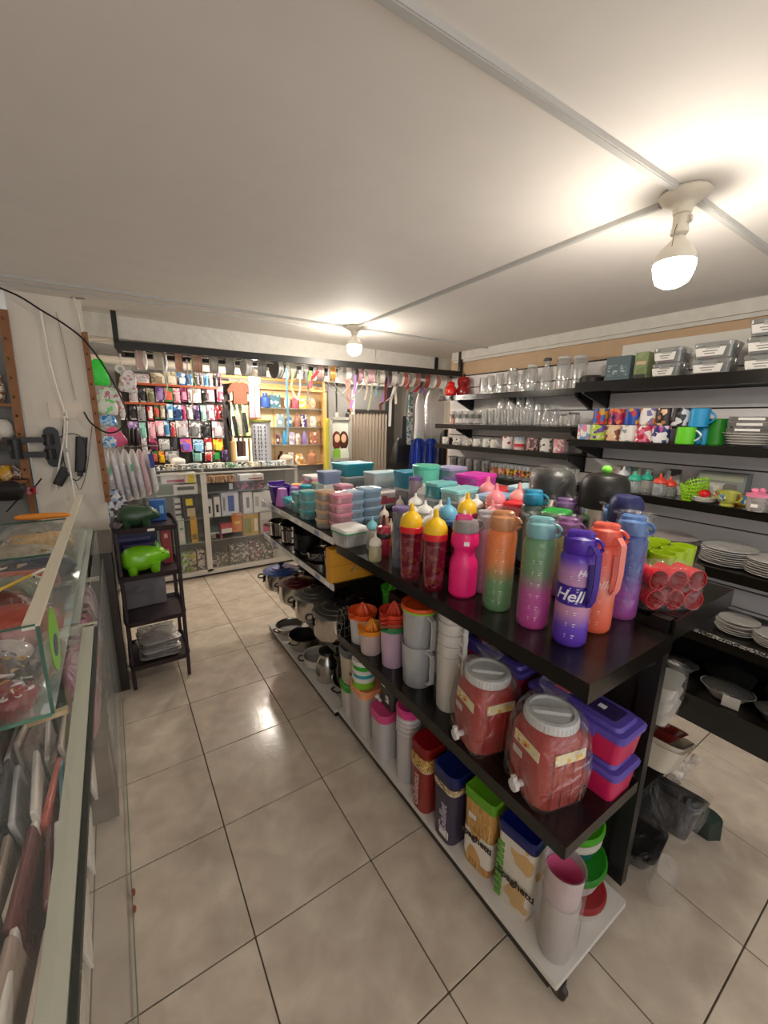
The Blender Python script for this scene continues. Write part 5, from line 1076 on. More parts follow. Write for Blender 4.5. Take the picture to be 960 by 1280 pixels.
# --- R3: sippy cups etc. (z 1.175)
zR = 1.175
for i, (px_, cb, ct, h) in enumerate(((757,'c8d4c4','7ad83c',.07),(775,'d8dce0','e8e8ec',.09),(790,'d0d8d8','3ac0a0',.075),(805,'d8d4d0','3ab8a0',.08),(822,'cfd0d4','e8503c',.075),(835,'ccd0cc','e8503c',.06))):
    q = at(px_, 622, x=2.62+.05*(i % 2)); dispenser('%s topped baby bottle, %s on the sippy cup shelf' % (('lime','clear white','mint','teal','coral red','small red')[i], oname(i,6)), 0,0, cb, ct, h, .034, .3, xy=(q.x,q.y), z=zR, group='baby bottles on the near shelf')
t = thing('basket', 'pair of nested lime green lattice baskets', 'basket', (2.635,yx(860,630,2.635),zR), (0,0,.3))
for b_ in range(2):
    def latt(m):
        for k in range(5): m.rings([[((r_)*math.cos(2*PI*j/24), (r_)*math.sin(2*PI*j/24), z0) for j in range(24)] for r_, z0 in ((.030+.0045*k,.018*k),(.0325+.0045*k,.018*k),(.0325+.0045*k,.018*k+.006),(.030+.0045*k,.018*k+.006))], False, False)
        for j in range(20): a = 2*PI*j/20; m.tube([(.031*math.cos(a),.031*math.sin(a),.0),(.052*math.cos(a),.052*math.sin(a),.088)], .0026, 4)
    bb = part('lattice_basket', latt, P('9ad41c', .35), t, 'latt', loc=(0,0,.0) if b_ == 0 else (.03,-.045,.028), rot=(0,0,0) if b_ == 0 else (.0,.5,.6), kind='stuff'); part('floor_disc', lambda m: m.lathe([(.031,0),(.031,.003)], 20), P('8fc81a', .4), bb, 'lattf')
t = thing('saucer_set', 'red tomato-shaped timer on white scalloped saucers', 'dish', (2.615,yx(876,642,2.615),zR))
part('saucers', lambda m: [m.lathe([(.03,.0+z0),(.052,.012+z0),(.053,.015+z0),(.03,.004+z0)], 24) for z0 in (0,.009,.018)], P('ece8e0', .3), t, kind='stuff'); part('red_tomato', lambda m: m.ball((0,0,.048), .028,.028,.021), P('d81c24', .25), t)
t = thing('training_cup', 'yellow-green two-handled training cup with blue picture', 'cup', (2.60,yx(905,648,2.60),zR), (0,0,1.2), sc=1.05)
part('cup', lambda m: m.lathe([(.001,0),(.028,0),(.030,.006),(.024,.012),(.036,.03),(.040,.075),(.037,.075),(.001,.012)], 24), G('c8cc58', .7, .15, .12), t)
for s in (0, PI): part('handle', lambda m: m.tube([(.037,0,.068),(.060,0,.07),(.064,0,.05),(.050,0,.028),(.034,0,.026)], .005, 8), G('c8cc58', .7, .15, .12), t, rot=(0,0,s))
part('blue_picture', lambda m: m.box(0,.037,.045,.03,.006,.025), PRINT(('5c7cb8','c9cc70','3a5a9c'), 80, .4, 'cells'), t)
t = thing('training_cup', 'clear two-handled cup with pink moulded lid at the right edge', 'cup', (2.585,yx(941,655,2.585),zR), sc=1.15)
part('cup', lambda m: m.lathe([(.001,0),(.034,0),(.038,.05),(.040,.06),(.001,.06)], 24), G('dcd4d0', .3, .2, .1, .3), t); part('pink_lid', lambda m: [m.lathe([(.042,0),(.043,.012),(.02,.02),(.001,.022)], 24), m.ball((-.012,.012,.026),.014,.014,.012), m.ball((.012,-.006,.026),.012,.012,.012)], P('f08aac', .35), t, loc=(0,0,.06))
for s in (0, PI): part('handle', lambda m: m.tube([(.037,0,.05),(.056,0,.045),(.05,0,.015),(.036,0,.01)], .004, 8), G('dcd4d0', .3, .2, .1), t, rot=(0,0,s+.8))
part('sticker', lambda m: m.box(-.036,-.0,.025,.004,.022,.014), P('f0ece8', .5), t)
# back row of R3
for i, (px_, cs, w, h) in enumerate(((769,('c9c4bc','b89a8c','e0d8d0'),.06,.13),(783,('a8b4b8','5c7c8c','d0d4d4'),.05,.13),(795,('8fa08c','c8ccb8','6a7c6a'),.05,.13),(808,('c8c4c0','8c8a88','dcd8d4'),.06,.13),(840,('9a9894','3c3a38','c8c4be'),.09,.14))):
    y = yx(px_, 600, 2.86); box_thing('hanging_packet', '%s carded kitchen tool at the back of the sippy cup shelf' % ('beige','blue grey','sage','grey','black framed')[i], 'packet', (2.86,y,zR), w, .02, h, PRINT(cs, 30, .5, 'blocks', i), -PI/2)
box_thing('toaster_box', 'grey carton with a window picture behind the training cups', 'box', (2.84,yx(905,600,2.84),zR), .22,.10,.15, P('8f9490', .5), -PI/2, None, [(PRINT(('c9c4bc','7c7a76','e0dcd4'), 30, .5, 'blocks', 3), 0,.42,.7,.4),(P('b0b4a0', .5),0,.82,.9,.2)])
box_thing('toy_packet', 'white and orange card packet lying behind the training cup', 'packet', (2.70,yx(915,625,2.70),zR), .16,.04,.05, PRINT(('f0f0ec','e85c2c','e8c83c','4a8ac8'), 40, .4, 'blocks', 2), -PI/2)
box_thing('round_cake_tin', 'low white box between the packets and the basket', 'box', (2.80,yx(862,600,2.80),zR), .10,.08,.05, P('d8d4cc', .4), -PI/2)
# --- R4: plate stacks (z .865)
def plates(px_, py_, x, z, n_, r, who, c='dcd8d2', wrap=True, squash=1.0, th=.011):
    y = yx(px_, py_, x)
    for k in range(n_):
        solo('dinner_plate', 'white dinner plate, %s from the top of the %s' % (ORD[n_-1-k], who), 'plate', lambda m: m.loft([(0,r*1.2,r*1.2,r*.6),(.012,r*2,r*2*squash,r),(.014,r*2,r*2*squash,r),(.004,r*1.1,r*1.1,r*.5)], 7), P(c, .25), (x+rnd.uniform(-.006,.006), y+rnd.uniform(-.006,.006), z+k*th), (rnd.uniform(-.012,.012),rnd.uniform(-.012,.012),0), group='plates of the '+who, key=('dpl',r,squash))
    if wrap: solo('film_wrap', 'crumpled clear film over the %s' % who, 'wrap', crumple(lambda m: m.lathe([(r*.8,0),(r*1.06,.02),(r*1.05,n_*th),(r*.7,n_*th+.022),(.002,n_*th+.02)], 22, cap0=False), .005, n_, 20), WRAP, (x,y,z), smooth=60)
plates(905, 715, 2.66, .865, 8, .115, 'round plate stack behind the lime tumblers')
plates(962, 728, 2.64, .865, 7, .105, 'right-edge stack on the plate shelf')
plates(838, 690, 2.74, .865, 6, .12, 'leftmost stack on the plate shelf', 'd8ccc8')
# --- R5 (z .53) and base
plates(918, 795, 2.62, .53, 6, .085, 'small plate stack on the speckled-edge shelf', 'c9c4bc')
plates(965, 812, 2.60, .53, 5, .08, 'right-edge stack on the speckled shelf', 'd0cac2')
zB = .16
def covered_dish(label, px_, py_, x, r, c):
    y = yx(px_, py_, x); t = thing('covered_dish', label, 'dish', (x,y,zB), (0,.12,0), 'covered dishes near the floor')
    part('dish', lambda m: m.lathe([(.001,0),(r*.6,0),(r,.05),(r+.008,.054),(r-.004,.052),(r*.55,.005),(.001,.005)], 30), P(c, .25), t, ('cd',r,c)); part('foil_lid', crumple(lambda m: m.lathe([(r+.006,0),(r*.8,.022),(r*.4,.03),(.001,.032)], 24, cap0=False), .004, 4, 30), P('8a8886', .2, .8, 1, .6, 50), t, ('cdl',r), loc=(0,0,.052)); return t
t = covered_dish('oval oven dish with crinkled foil lid and price paper on the floor shelf', 905,878, 2.60, .11, 'b9b6b0')
part('price_paper', lambda m: m.box(0,0,0,.003,.07,.08), P('c8c4bc', .5), t, loc=(-.118,-.05,.03), rot=(0,-.5,.2))
covered_dish('second foil-covered dish at the right edge of the floor shelf', 978,898, 2.58, .10, '4c4a44'); covered_dish('pale glass dish at the left of the foil-covered one', 848,842, 2.66, .08, 'aaa8a2')
for k in range(2): solo('teal_box', ('teal tray at the back of the floor shelf','dark casserole lid behind the foil dish')[k], 'box', lambda m: m.lathe([(.001,0),(.10,0),(.12,.05),(.03,.09),(.001,.10)], 26), P(('2a2a28','3a3834')[k], .3), (2.80,(.62,.35)[k],zB))
# ================================================================ back of the shop
def prect(x0, y0, x1, y1, yy):
    a = at(x0,y1,y=yy); b = at(x1,y0,y=yy); c = at(x1,y1,y=yy); d = at(x0,y0,y=yy)
    return ((a.x+d.x)/2, (b.x+c.x)/2, (a.z+c.z)/2, (b.z+d.z)/2)
WOODD = P('8a4a28', .5, 0, 1, .1, 30, 0, 0, .15); WOODL = P('d8ab70', .5, 0, 1, .1, 30, 0, 0, .15); WOODM = P('96643c', .55, 0, 1, .2, 26, 0, 0, .2)
YB = 4.86
# glass showcase
CY = 4.22; CX0, CX1 = -.08, 1.66
cs = thing('glass_showcase', 'long white-framed glass showcase full of boxes at the back of the shop', 'showcase', (.8,CY,0))
ALU = P('d6d2ca', .35, .2)
def cp(o): o.location = Vector(o.location)-Vector((.8,CY,0)); return o
for x in (CX0+.02, .70, CX1-.02): cp(part('frame_post', lambda m: m.box(0,0,0,.05 if abs(x-.7)<.01 else .03,.03,1.0), ALU, cs, loc=(x,CY,.55)))
for z_, h_ in ((.05,.05),(1.05,.012)): cp(part('frame_rail', lambda m: m.box((CX0+CX1)/2,CY,z_,CX1-CX0,.03,h_), ALU, cs))
cp(part('plinth', lambda m: m.box((CX0+CX1)/2,CY+.04,.012,CX1-CX0,.03,.024), BLACKM, cs))
for z_ in (.05,.36,.60,.85): cp(part('glass_shelf' if z_ > .1 else 'bottom_board', lambda m: m.box((CX0+CX1)/2,CY+.20,z_,CX1-CX0-.04,.36,.008), G('c9dcd6', .25, .3, .05) if z_ > .1 else P('c9c5bd', .5), cs))
cp(part('front_pane', lambda m: m.box((CX0+CX1)/2,CY-.012,.56,CX1-CX0-.02,.005,.95), G('eef4f2', .02, .10, .02), cs))
cp(part('top_pane', lambda m: m.box((CX0+CX1)/2,CY+.20,1.09,CX1-CX0,.42,.008), G('e0ece8', .06, .30, .02), cs))
for x in (CX0+.01, .70, CX1-.01): cp(part('top_rail', lambda m: m.box(x,CY+.2,1.075,.02,.4,.02), ALU, cs))
cp(part('back_panel', lambda m: m.box((CX0+CX1)/2,CY+.40,.55,CX1-CX0,.012,1.05), P('6a655e', .6), cs))
def boxed(name, label, cat, px, mat, z0, depth=.12, yy=None, panels=(), group=None):
    yy = yy or CY+.04; x0, x1, za, zb = prect(*px, yy); h = zb-za
    t = thing(name, label, cat, ((x0+x1)/2, yy+depth/2, z0), (0,0,0), group)
    part('carton', lambda m: m.loft([(0,x1-x0-.004,depth,.002),(h,x1-x0-.004,depth,.002)], 1), mat, t)
    for (fx, fz, fw, fh, mt) in panels: part('printed_panel', lambda m: m.box(fx*(x1-x0), -depth/2-.001, fz*h, fw*(x1-x0), .002, fh*h), mt, t)
    return t
def I(c): return P(c, .45)
S1, S2, S3, S4 = .854, .604, .364, .054
boxed('hair_tool_box','white carton with red script and yellow round sticker, upper left of the showcase','box',(202,597,246,611),I('e2ddd6'),S1+.092,panels=((-.1,.35,.5,.25,I('a83a44')),(.34,.5,.2,.8,I('e8d020'))))
boxed('hair_brush_box','olive and white carton picturing a brush, under the red-script carton','box',(196,612,248,626),I('d8d4cc'),S1,panels=((-.3,.5,.4,.96,I('5c6a4c')),(.2,.5,.42,.3,I('5a6258'))))
boxed('pencil_box','brown carton showing a row of tan tools, upper middle of the showcase','box',(257,596,295,606),PRINT(('c99a6a','9a6a40','d8b890','6a4a30'),60,.45,'blocks',3,(3,.1,.2)),S1+.071)
boxed('flat_box','long black carton with a white disc, below the tan tools carton','box',(256,608,295,619),I('1c1a1c'),S1,panels=((.34,.5,.12,.7,I('c9c9cc')),))
boxed('machine_box','white carton with dark red lettering right of the tan tools carton','box',(300,595,330,604),I('e6e2dc'),S1+.076,panels=((.15,.45,.6,.22,I('8c3a3a')),))
boxed('machine_box','dark pink and grey pack below the white carton with red lettering','box',(297,606,331,617),PRINT(('5a4a54','a85c74','3a3438'),40,.45,'blocks',5),S1)
for i, (px, c, nm, pn) in enumerate((((219,628,227,655),'c9c6c0','striped white and black roll packet',((0,.5,.9,.1,I('2a2a2a')),(0,.25,.9,.08,I('2a2a2a')),(0,.75,.9,.08,I('2a2a2a')))),((229,627,246,655),'2c2624','dark pack with yellow disc and white tools',((.0,.75,.5,.3,I('e8d020')),(.1,.3,.6,.35,I('c9b48c')))),
   ((257,628,266,650),'e2ded8','narrow white pack with black shape',((0,.4,.4,.4,I('1c1c1c')),)),((268,626,276,650),'e4e0da','second narrow white pack with black shape',((0,.4,.4,.4,I('1c1c1c')),)),((277,621,299,649),'d4d6dc','white carton picturing a blue clipper',((.05,.5,.35,.7,I('5c74b8')),(-.35,.5,.12,.6,I('8a8c94')))),
   ((304,620,316,646),'dcdad6','white carton with grey device',((0,.5,.3,.5,I('77777c')),)),((317,619,339,643),'e2e2e0','white carton with pale blue oval',((.2,.4,.5,.35,I('8ab4d8')),(-.3,.55,.2,.5,I('b8b8b4')))))):
    boxed('grooming_box','%s on the middle showcase shelf' % nm,'box',px,I(c),S2,panels=pn)
for i, (px, c, nm, pn) in enumerate((((224,657,232,688),'d0d4c8','white and green tube packet',((0,.3,.7,.3,I('e4e0d8')),(0,.6,.5,.06,I('3a8a4a')))),((239,655,248,688),'e0a828','mustard yellow long packet',((0,.2,.6,.2,I('8a6a1c')),)),((233,660,238,685),'3a4434','dark olive narrow packet',()),
   ((262,652,276,661),'5a3a5c','violet and tan little carton',((-.2,.5,.4,.6,I('a88c6c')),)),((277,656,303,662),'1c1a20','flat black pouch',()),((262,664,275,680),'3c4a4c','dark teal striped packet',((0,.5,.9,.12,I('b8c4c4')),)),((276,662,292,680),'c84a54','red white and black chequered packet',((0,.5,.8,.3,I('e8e4e0')),)),
   ((291,657,304,686),'e08228','bright orange hanging packet',((0,.6,.6,.12,I('f2c060')),)),((304,651,324,677),'c89a30','orange and green packet with black symbols',((-.2,.45,.45,.7,I('8c8c30')),(.32,.45,.2,.6,I('e8e0d0')))),((325,644,341,672),'b8b0ac','grey pack with pink lower part',((0,.75,.8,.3,I('d4d0cc')),(.1,.2,.7,.3,I('c84a78')))))):
    boxed('hanging_packet','%s on the lower showcase shelf' % nm,'packet',px,I(c),S3,.06,panels=pn)
for i, (px, c, nm) in enumerate((((228,695,238,719),'8cc43a','lime striped pencils pack'),((236,692,246,716),'b8a83c','yellow and pink pens pack'),((247,686,256,712),'c9b0a8','pale pink pack'),((262,700,288,716),'5c5448','olive brown felt bundle'),((288,690,312,714),'6c6a66','silver dotted beads pack'),((312,680,326,706),'7a3a48','burgundy packet with white corner'),((326,684,342,704),'55534f','dark clear-fronted box'))):
    boxed('small_goods','%s on the floor of the showcase' % nm,'packet',px,PRINT((c,'d0c8bc',c,'3a3632'),60,.4,'cells',i),S4,.10)
for i in range(14):
    x = .12+.11*i; c = ('e8e8e2','5c9a70','2c2c2a','d8c8a0','c9c9c9','a8b8c0','e8e4dc')[i % 7]
    solo('trinket_box', 'small %s box under the showcase glass top, %s' % (('white','green','black','cream','silver','pale blue','ivory')[i % 7], oname(i,14)), 'box', lambda m: m.loft([(0,.085,.10,.006),(.03,.088,.11,.006)], 2), PRINT((c,'f0eeea',c,'4a4844'),70,.35,'cells',i), (x,CY+.15+.06*(i % 2),1.095), (0,0,.2*(i % 3)), group='trinkets on the glass showcase')
for i, (px, c, nm) in enumerate((((214,566,230,574),'e8e2dc','white'),((292,566,312,576),'d8d4cc','pearly'),((350,560,366,572),'c9b8a8','beige'))):
    a = at((px[0]+px[2])/2, px[3], y=CY+.3); solo('gift_bundle', 'crumpled %s gift bundle standing on the showcase, %s' % (nm, oname(i,3)), 'bundle', puffy(.14,.10,.08,.012,i+3), P(c, .4), (a.x,a.y,1.095))
# wall of hanging cards
board = struct('wall_panel', lambda m: m.box(.62,YB,1.52,1.05,.02,.95), P('3a332f', .7))
for (x0, x1, z_, nm) in ((.19,1.02,1.885,'upper'),(.05,.50,1.70,'lower')):
    s_ = solo('hook_shelf', '%s orange brown wooden ledge across the wall of hanging cards' % nm, 'shelf', lambda m: m.box(0,0,0,x1-x0,.08,.02), P('b4582c', .45), ((x0+x1)/2,YB-.05,z_))
cardcols = {'white':('ece8e4','b8b0b4','ece8e4','a88a94'),'black':('1c1a1c','4a4648','1c1a1c','c9c4c0'),'grey':('8c8a8c','c9c6c4','55524f'),'olive':('6a6c4c','c9c4a8','4c3c2c'),'purple':('5a3a78','9a7ab4','d8c8dc'),'green':('2f8c48','3fa058','d85c4c'),'pink':('e8a8b8','f2dce0','d0607c'),
 'magenta':('b83a70','e890b0','5a2038'),'cream':('e4dcc8','c4b89c','9a8a70'),'light blue':('8cc4e4','e0eef4','4a8cc0'),'blue':('4a80c8','dce8f4','26406c'),'red':('c8343c','f2e8e4','8a1c24'),'mint':('a0d8c8','e8f0ec','7cb8a8'),'silver':('b8b6b4','e8e6e4','6c6a6c'),'yellow':('f0c81c','e83a2c','f2e05c'),'orange':('ee8a3c','f0509c','8a6ac8'),'violet':('8a6aa8','c9b0d4','3a2a54')}
rows = [
 ('top ledge row', 466,481.5,[(166,187,'white'),(189,206,'cream'),(207,221,'cream'),(222,232,'blue'),(233,241,'light blue'),(244,249,'grey'),(250,254,'white'),(255,260,'light blue'),(261,266,'white'),(267,272,'black'),(273,277,'magenta')]),
 ('second row',484,503,[(161,172,'white'),(174,182,'black'),(184,193,'olive'),(194,204,'purple'),(205,216,'green'),(217,225,'pink'),(226,234,'magenta'),(235,251,'white'),(252,258,'black'),(259,268,'pink'),(271,279,'pink')]),
 ('third row',506,525,[(150,158,'white'),(162,170,'black'),(172,182,'grey'),(184,191,'red'),(193,199,'green'),(200,206,'cream'),(208,216,'light blue'),(217,227,'blue'),(228,233,'magenta'),(234,241,'silver'),(242,249,'violet'),(251,258,'mint'),(259,268,'pink'),(269,278,'red')]),
 ('fourth row',527,546,[(160,174,'purple'),(175,183,'mint'),(185,194,'pink'),(195,205,'pink'),(206,212,'light blue'),(213,219,'red'),(220,235,'white'),(236,250,'silver'),(251,263,'black'),(265,280,'white')]),
 ('fifth row',548,565,[(177,184,'white'),(187,197,'magenta'),(199,212,'silver'),(214,222,'black'),(226,240,'orange'),(241,254,'light blue'),(256,266,'red'),(267,279,'yellow')]),
 ('lowest row',563,578,[(178,188,'white'),(190,197,'green'),(199,206,'yellow'),(207,224,'grey'),(241,252,'mint'),(256,265,'red'),(266,275,'green'),(277,284,'violet')])]
for rn, y0, y1, cards in rows:
    for i, (x0, x1, c) in enumerate(cards):
        yy = YB-.05 if rn != 'top ledge row' else YB-.06
        X_0, X_1, za, zb = prect(x0,y0+rnd.uniform(-1.5,1.5),x1,y1+rnd.uniform(-1.5,1.5),yy)
        if rn == 'top ledge row': za = 1.896
        if za < 1.10 : za = 1.11
        w_, h_ = X_1-X_0, zb-za
        t = thing('carded_item', '%s carded item, %s in the %s of the wall' % (c, oname(i,len(cards)), rn), 'card', ((X_0+X_1)/2,yy,za), (0,rnd.uniform(-.04,.04),0), 'carded goods on the back wall')
        part('backing_card', lambda m: m.box(0,0,h_/2,w_,.004,h_), PRINT(cardcols[c], 26+6*(i % 3), .4, ('blocks','cells','noise')[i % 3], i), t)
        part('blister', lambda m: m.loft([(h_*.12,w_*.7,.018,.008),(h_*.6,w_*.7,.022,.008),(h_*.66,w_*.5,.010,.005)], 3), P(cardcols[c][(i+1) % 3], .25), t, loc=(0,-.010,0))
        part('hang_hook', lambda m: m.tube([(0,.05,h_-.008),(0,-.012,h_-.010),(0,-.014,h_-.004)], .0018, 5), steel(), t)
# window with daylight behind, bamboo beam, shirt
lit = bpy.data.materials.new('window_daylight'); lit.use_nodes = True; b_ = lit.node_tree.nodes['Principled BSDF']; b_.inputs['Base Color'].default_value = lin('e8f0d0'); b_.inputs['Emission Color'].default_value = lin('f2f4c8'); b_.inputs['Emission Strength'].default_value = .9
wd_ = struct('window_1', lambda m: m.box(1.33,YB+.03,1.45,.62,.02,.86), lit)
wd2 = struct('window_2', lambda m: m.box(1.92,YB+.03,1.62,.62,.02,.56), lit)
for x in (1.03,1.33,1.63): part('window_frame', lambda m: m.box(0,0,0,.02,.03,.86), WOODL, wd_, 'wfr', loc=(x,YB+.01,1.45))
a_, b2, c2, d2 = prect(283,505,322,575,4.8)
solo('paper_hanging', 'lime green patterned paper sheet hanging in the lit window', 'paper', lambda m: m.box(0,0,0,.28,.004,.42), PRINT(('d4ecb0','c4e490','eef4c8','e8b8a0'),26,.6,'noise',3), (1.30,YB-.02,1.56))
for k, (z_, x0, x1) in enumerate(((2.02,.9,2.3),(1.955,.95,2.3))):
    solo('bamboo_pole', '%s bamboo pole spanning above the shirt and the wooden niche' % ('upper','lower')[k], 'pole', lambda m: m.xf(rot=(0,PI/2,0)).lathe([(.016,-(x1-x0)/2),(.018,-(x1-x0)/2+.01)]+[(.018 if j % 2 else .0155, -(x1-x0)/2+.01+(x1-x0-.02)*j/13) for j in range(14)]+[(.016,(x1-x0)/2)], 12), WOODL, ((x0+x1)/2,4.82,z_))
x0, x1, za, zb = prect(284,478,313,505,4.76)
t = thing('t_shirt', 'brown short-sleeved shirt on a hanger in front of the lit window', 'shirt', ((x0+x1)/2,4.74,za))
W, H = x1-x0, zb-za
def shirt(m):
    out = [(-.30,0),(-.30,.58),(-.50,.42),(-.56,.62),(-.34,.94),(-.12,1.0),(0,.93),(.12,1.0),(.34,.94),(.56,.62),(.50,.42),(.30,.58),(.30,0)]
    n_ = len(out); f = [(a*W*.95,-.025,b*H) for a, b in out]; k_ = [(a*W*.95,.025,b*H) for a, b in out]
    m.add(f+k_, [tuple(range(n_))[::-1], tuple(range(n_,2*n_))]+[(i,(i+1) % n_,(i+1) % n_+n_,i+n_) for i in range(n_)])
part('shirt_body', shirt, P('6e4230', .8, 0, 1, .3, 30, 0, 0, .2), t, smooth=0); part('hanger_hook', lambda m: m.tube([(0,0,H*.93),(0,.0,H*1.1),(.02,.04,H*1.16)], .003, 6), steel(), t)
solo('hook_shelf', 'thin wooden ledge directly under the brown shirt', 'shelf', lambda m: m.box(0,0,0,.36,.06,.016), P('8a4a34', .5), (1.29,4.81,1.755))
for i, (px, c) in enumerate(((289,'2c2226'),(296,'201e22'),(302,'9a9894'),(309,'2a2a30'),(286,'241c20'))):
    q = at(px, 540, y=4.74); t = thing('kitchen_knife', ('black-handled knife with maroon sheath','black-sheathed knife','silver bladed knife','long charcoal sheathed knife','short dark knife')[i]+' hanging before the lit window', 'knife', (q.x,4.74,1.36+.02*i), (0,-.12,0), 'knives hanging in the window')
    part('sheath', lambda m: m.loft([(0,.034,.008,.003),(.17,.046,.008,.003),(.22,.040,.008,.003)], 2), P(c, .35), t, ('kn',i % 5)); part('handle', lambda m: m.loft([(.22,.02,.014,.005),(.33,.024,.016,.006)], 3), P('e4e6e0' if i in (1,2,3) else '241e20', .4), t, 'knh')
solo('knife_rail', 'thin black rail behind the hanging knives', 'rail', lambda m: m.box(0,0,0,.36,.02,.016), BLACKM, (1.33,4.80,1.37))
for i, (px, c, nm) in enumerate(((288,'d4ac74','tan wooden rolling pin'),(296,'3c2a28','dark brown wooden rolling pin'),(302,'5c3c34','slim brown wooden stick'))):
    q = at(px, 575, y=4.66); solo('rolling_pin', '%s standing upright on the showcase' % nm, 'rolling pin', lambda m: m.lathe([(.012,0),(.012,.03),(.026,.035),(.028,.24),(.012,.245),(.012,.28),(.001,.285)], 16), P(c, .5), (q.x,4.5+.03*i,1.095))
# round earring display
q = at(333,570,y=4.42)
t = thing('earring_display', 'tall grey rounded display rack with rows of black studs on the showcase', 'display', (q.x,4.58,1.095))
part('drum', lambda m: m.lathe([(.10,0),(.105,.004),(.105,.44),(.10,.445)], 26), P('aeb0b8', .4), t)
part('top_cap', lambda m: m.lathe([(.115,0),(.115,.02),(.001,.022)], 26), P('6a6a28', .5), t, loc=(0,0,.445))
for j in range(9):
    for a in (-2.5,-2.1,-1.85,-1.45): part('stud', lambda m: m.ball((0,0,0),.008,.008,.008,8,5), P('141416', .3), t, 'stud', loc=(.107*math.cos(a),.107*math.sin(a),.05+.043*j))
# wooden niche with goods
nx0, nx1, nz0, nz1 = prect(321,487,404,572,4.80)
nz0 = 1.02
t = thing('wooden_niche', 'light wooden framed niche crowded with bottles and packets', 'shelf', ((nx0+nx1)/2,4.80,nz0)); nw = nx1-nx0; nh = nz1-nz0
for s in (-1,1): part('side_post', lambda m: m.box(s*nw/2,0,nh/2,.035,.14,nh), WOODL, t)
part('top_board', lambda m: m.box(0,0,nh,nw+.035,.14,.03), WOODL, t)
for k in range(4): part('niche_shelf', lambda m: m.box(0,.0,0,nw-.03,.12,.012), G('e0e4e0', .3, .3, .1) if k else WOODL, t, loc=(0,0,nh*(.0,.27,.50,.74)[k]+.012))
part('back_panel', lambda m: m.box(0,.065,nh*.5,nw,.01,nh), P('e8cfa4', .6), t)
nsh = [nz0+.018+nh*f for f in (.0,.27,.50,.74)]
ni = [((326,340,'3a5a9c','blue'),(338,352,'4c7484','steel blue'),(356,364,'e0dccc','ivory'),(366,374,'d85c74','rose'),(374,384,'e8c84c','yellow'),(386,396,'d8b08c','tan')),
      ((346,356,'8aa0a8','grey blue'),(358,366,'4a6c9c','denim blue'),(368,376,'a06c5c','terracotta'),(376,384,'5c4a84','purple'),(386,397,'c9c0b4','pearl')),
      ((344,350,'6a2c4c','plum'),(352,359,'3a8cc0','sky blue'),(361,368,'b8a8c4','lavender'),(368,376,'c49a84','sand'),(377,384,'8c74b4','violet'),(387,398,'b8745c','brick')),
      ((345,356,'4a2a24','dark brown'),(358,366,'c9c4b8','white'),(366,380,'e0a040','amber'),(382,396,'c08868','copper'))]
for r_, lst in enumerate(ni):
    for i, (x0_, x1_, c, nm) in enumerate(lst):
        zz = nsh[3-r_]; a = at(x0_, 530, y=4.76); b = at(x1_, 530, y=4.76); w_ = b.x-a.x; h_ = nh*.18*(1-.12*((i+r_) % 3))
        kd = (i+r_) % 3
        solo('niche_goods', '%s %s, %s on the %s shelf of the niche' % (nm, ('bottle','packet','pouch')[kd], oname(i,len(lst)), ('top','upper middle','lower middle','bottom')[r_]), ('bottle','packet','pouch')[kd],
             (lambda m: m.lathe([(w_*.38,0),(w_*.42,h_*.1),(w_*.40,h_*.65),(w_*.18,h_*.8),(w_*.18,h_),(.001,h_)], 14)) if kd == 0 else (lambda m: m.loft([(0,w_*.86,.05,.004),(h_,w_*.86,.05,.004)], 1)) if kd == 1 else puffy(w_*.8,.05,h_,.006,i+1),
             PRINT((c,c,'efe6da',c),30,.4,'cells',i) if kd else P(c,.3), ((a.x+b.x)/2,4.77,zz))
for i, (px, c, nm, w_) in enumerate(((314,'f08aa0','coral pink',.06),(321,'f2a8b0','pale rose',.05))):
    a = at(px,480,y=4.70); solo('streamer', '%s fringe strip hanging between the shirt and the niche' % nm, 'streamer', lambda m: m.ribbon([(0,0,0),(.005,.01,-.12),(-.005,0,-.26),(.0,.01,-.36)], w_, .003), P(c, .5), a, group=None)
# grey wall with folding door, posts and poster
dx0, dx1, _, dz1 = prect(437,516,484,590,4.80)
t = thing('folding_door', 'closed beige accordion folding door in the grey back wall', 'door', ((dx0+dx1)/2,4.80,0)); nP = 12; dw = (dx1-dx0)/nP
for k in range(nP):
    part('door_pleat', lambda m: m.add([(-dw/2,.015,0),(0,-.02,0),(dw/2,.015,0),(-dw/2,.015,dz1),(0,-.02,dz1),(dw/2,.015,dz1),(0,.03,0),(0,.03,dz1)], [(0,1,4,3),(1,2,5,4),(2,6,7,5),(6,0,3,7),(3,4,5,7),(0,6,2,1)]), P('a89a8c', .5), t, 'pleat', loc=(-(dx1-dx0)/2+dw*(k+.5),0,0), smooth=0)
part('head_track', lambda m: m.box(0,0,dz1+.02,dx1-dx0+.04,.05,.04), P('3a3836', .5), t)
struct('trim_post_dark', lambda m: m.box(at(488,530,y=4.78).x,4.80,1.1,.10,.08,2.2), P('2c2a29', .5))
struct('trim_post_grey', lambda m: m.box(at(409,530,y=4.78).x,4.82,1.1,.05,.06,2.2), P('4a3c34', .5))
struct('trim_post_bamboo', lambda m: m.tube([(2.24,4.74,0),(2.23,4.74,2.02)], .018, 10), WOODL)
px0, px1, pz0, pz1 = prect(408,523,438,588,4.62)
t = thing('framed_poster', 'grey framed poster of two dark-haired women standing before the grey wall', 'poster', ((px0+px1)/2,4.62,0)); pw = px1-px0
zc0, zc1 = pz0-.12, pz1
part('side_panel', lambda m: m.box(0,.05,(zc0+zc1)/2,pw*.98,.05,zc1-zc0), P('dcd24c', .5), t)
part('stand', lambda m: m.box(0,.05,zc0/2,.2,.1,zc0), P('3a3836', .6), t)
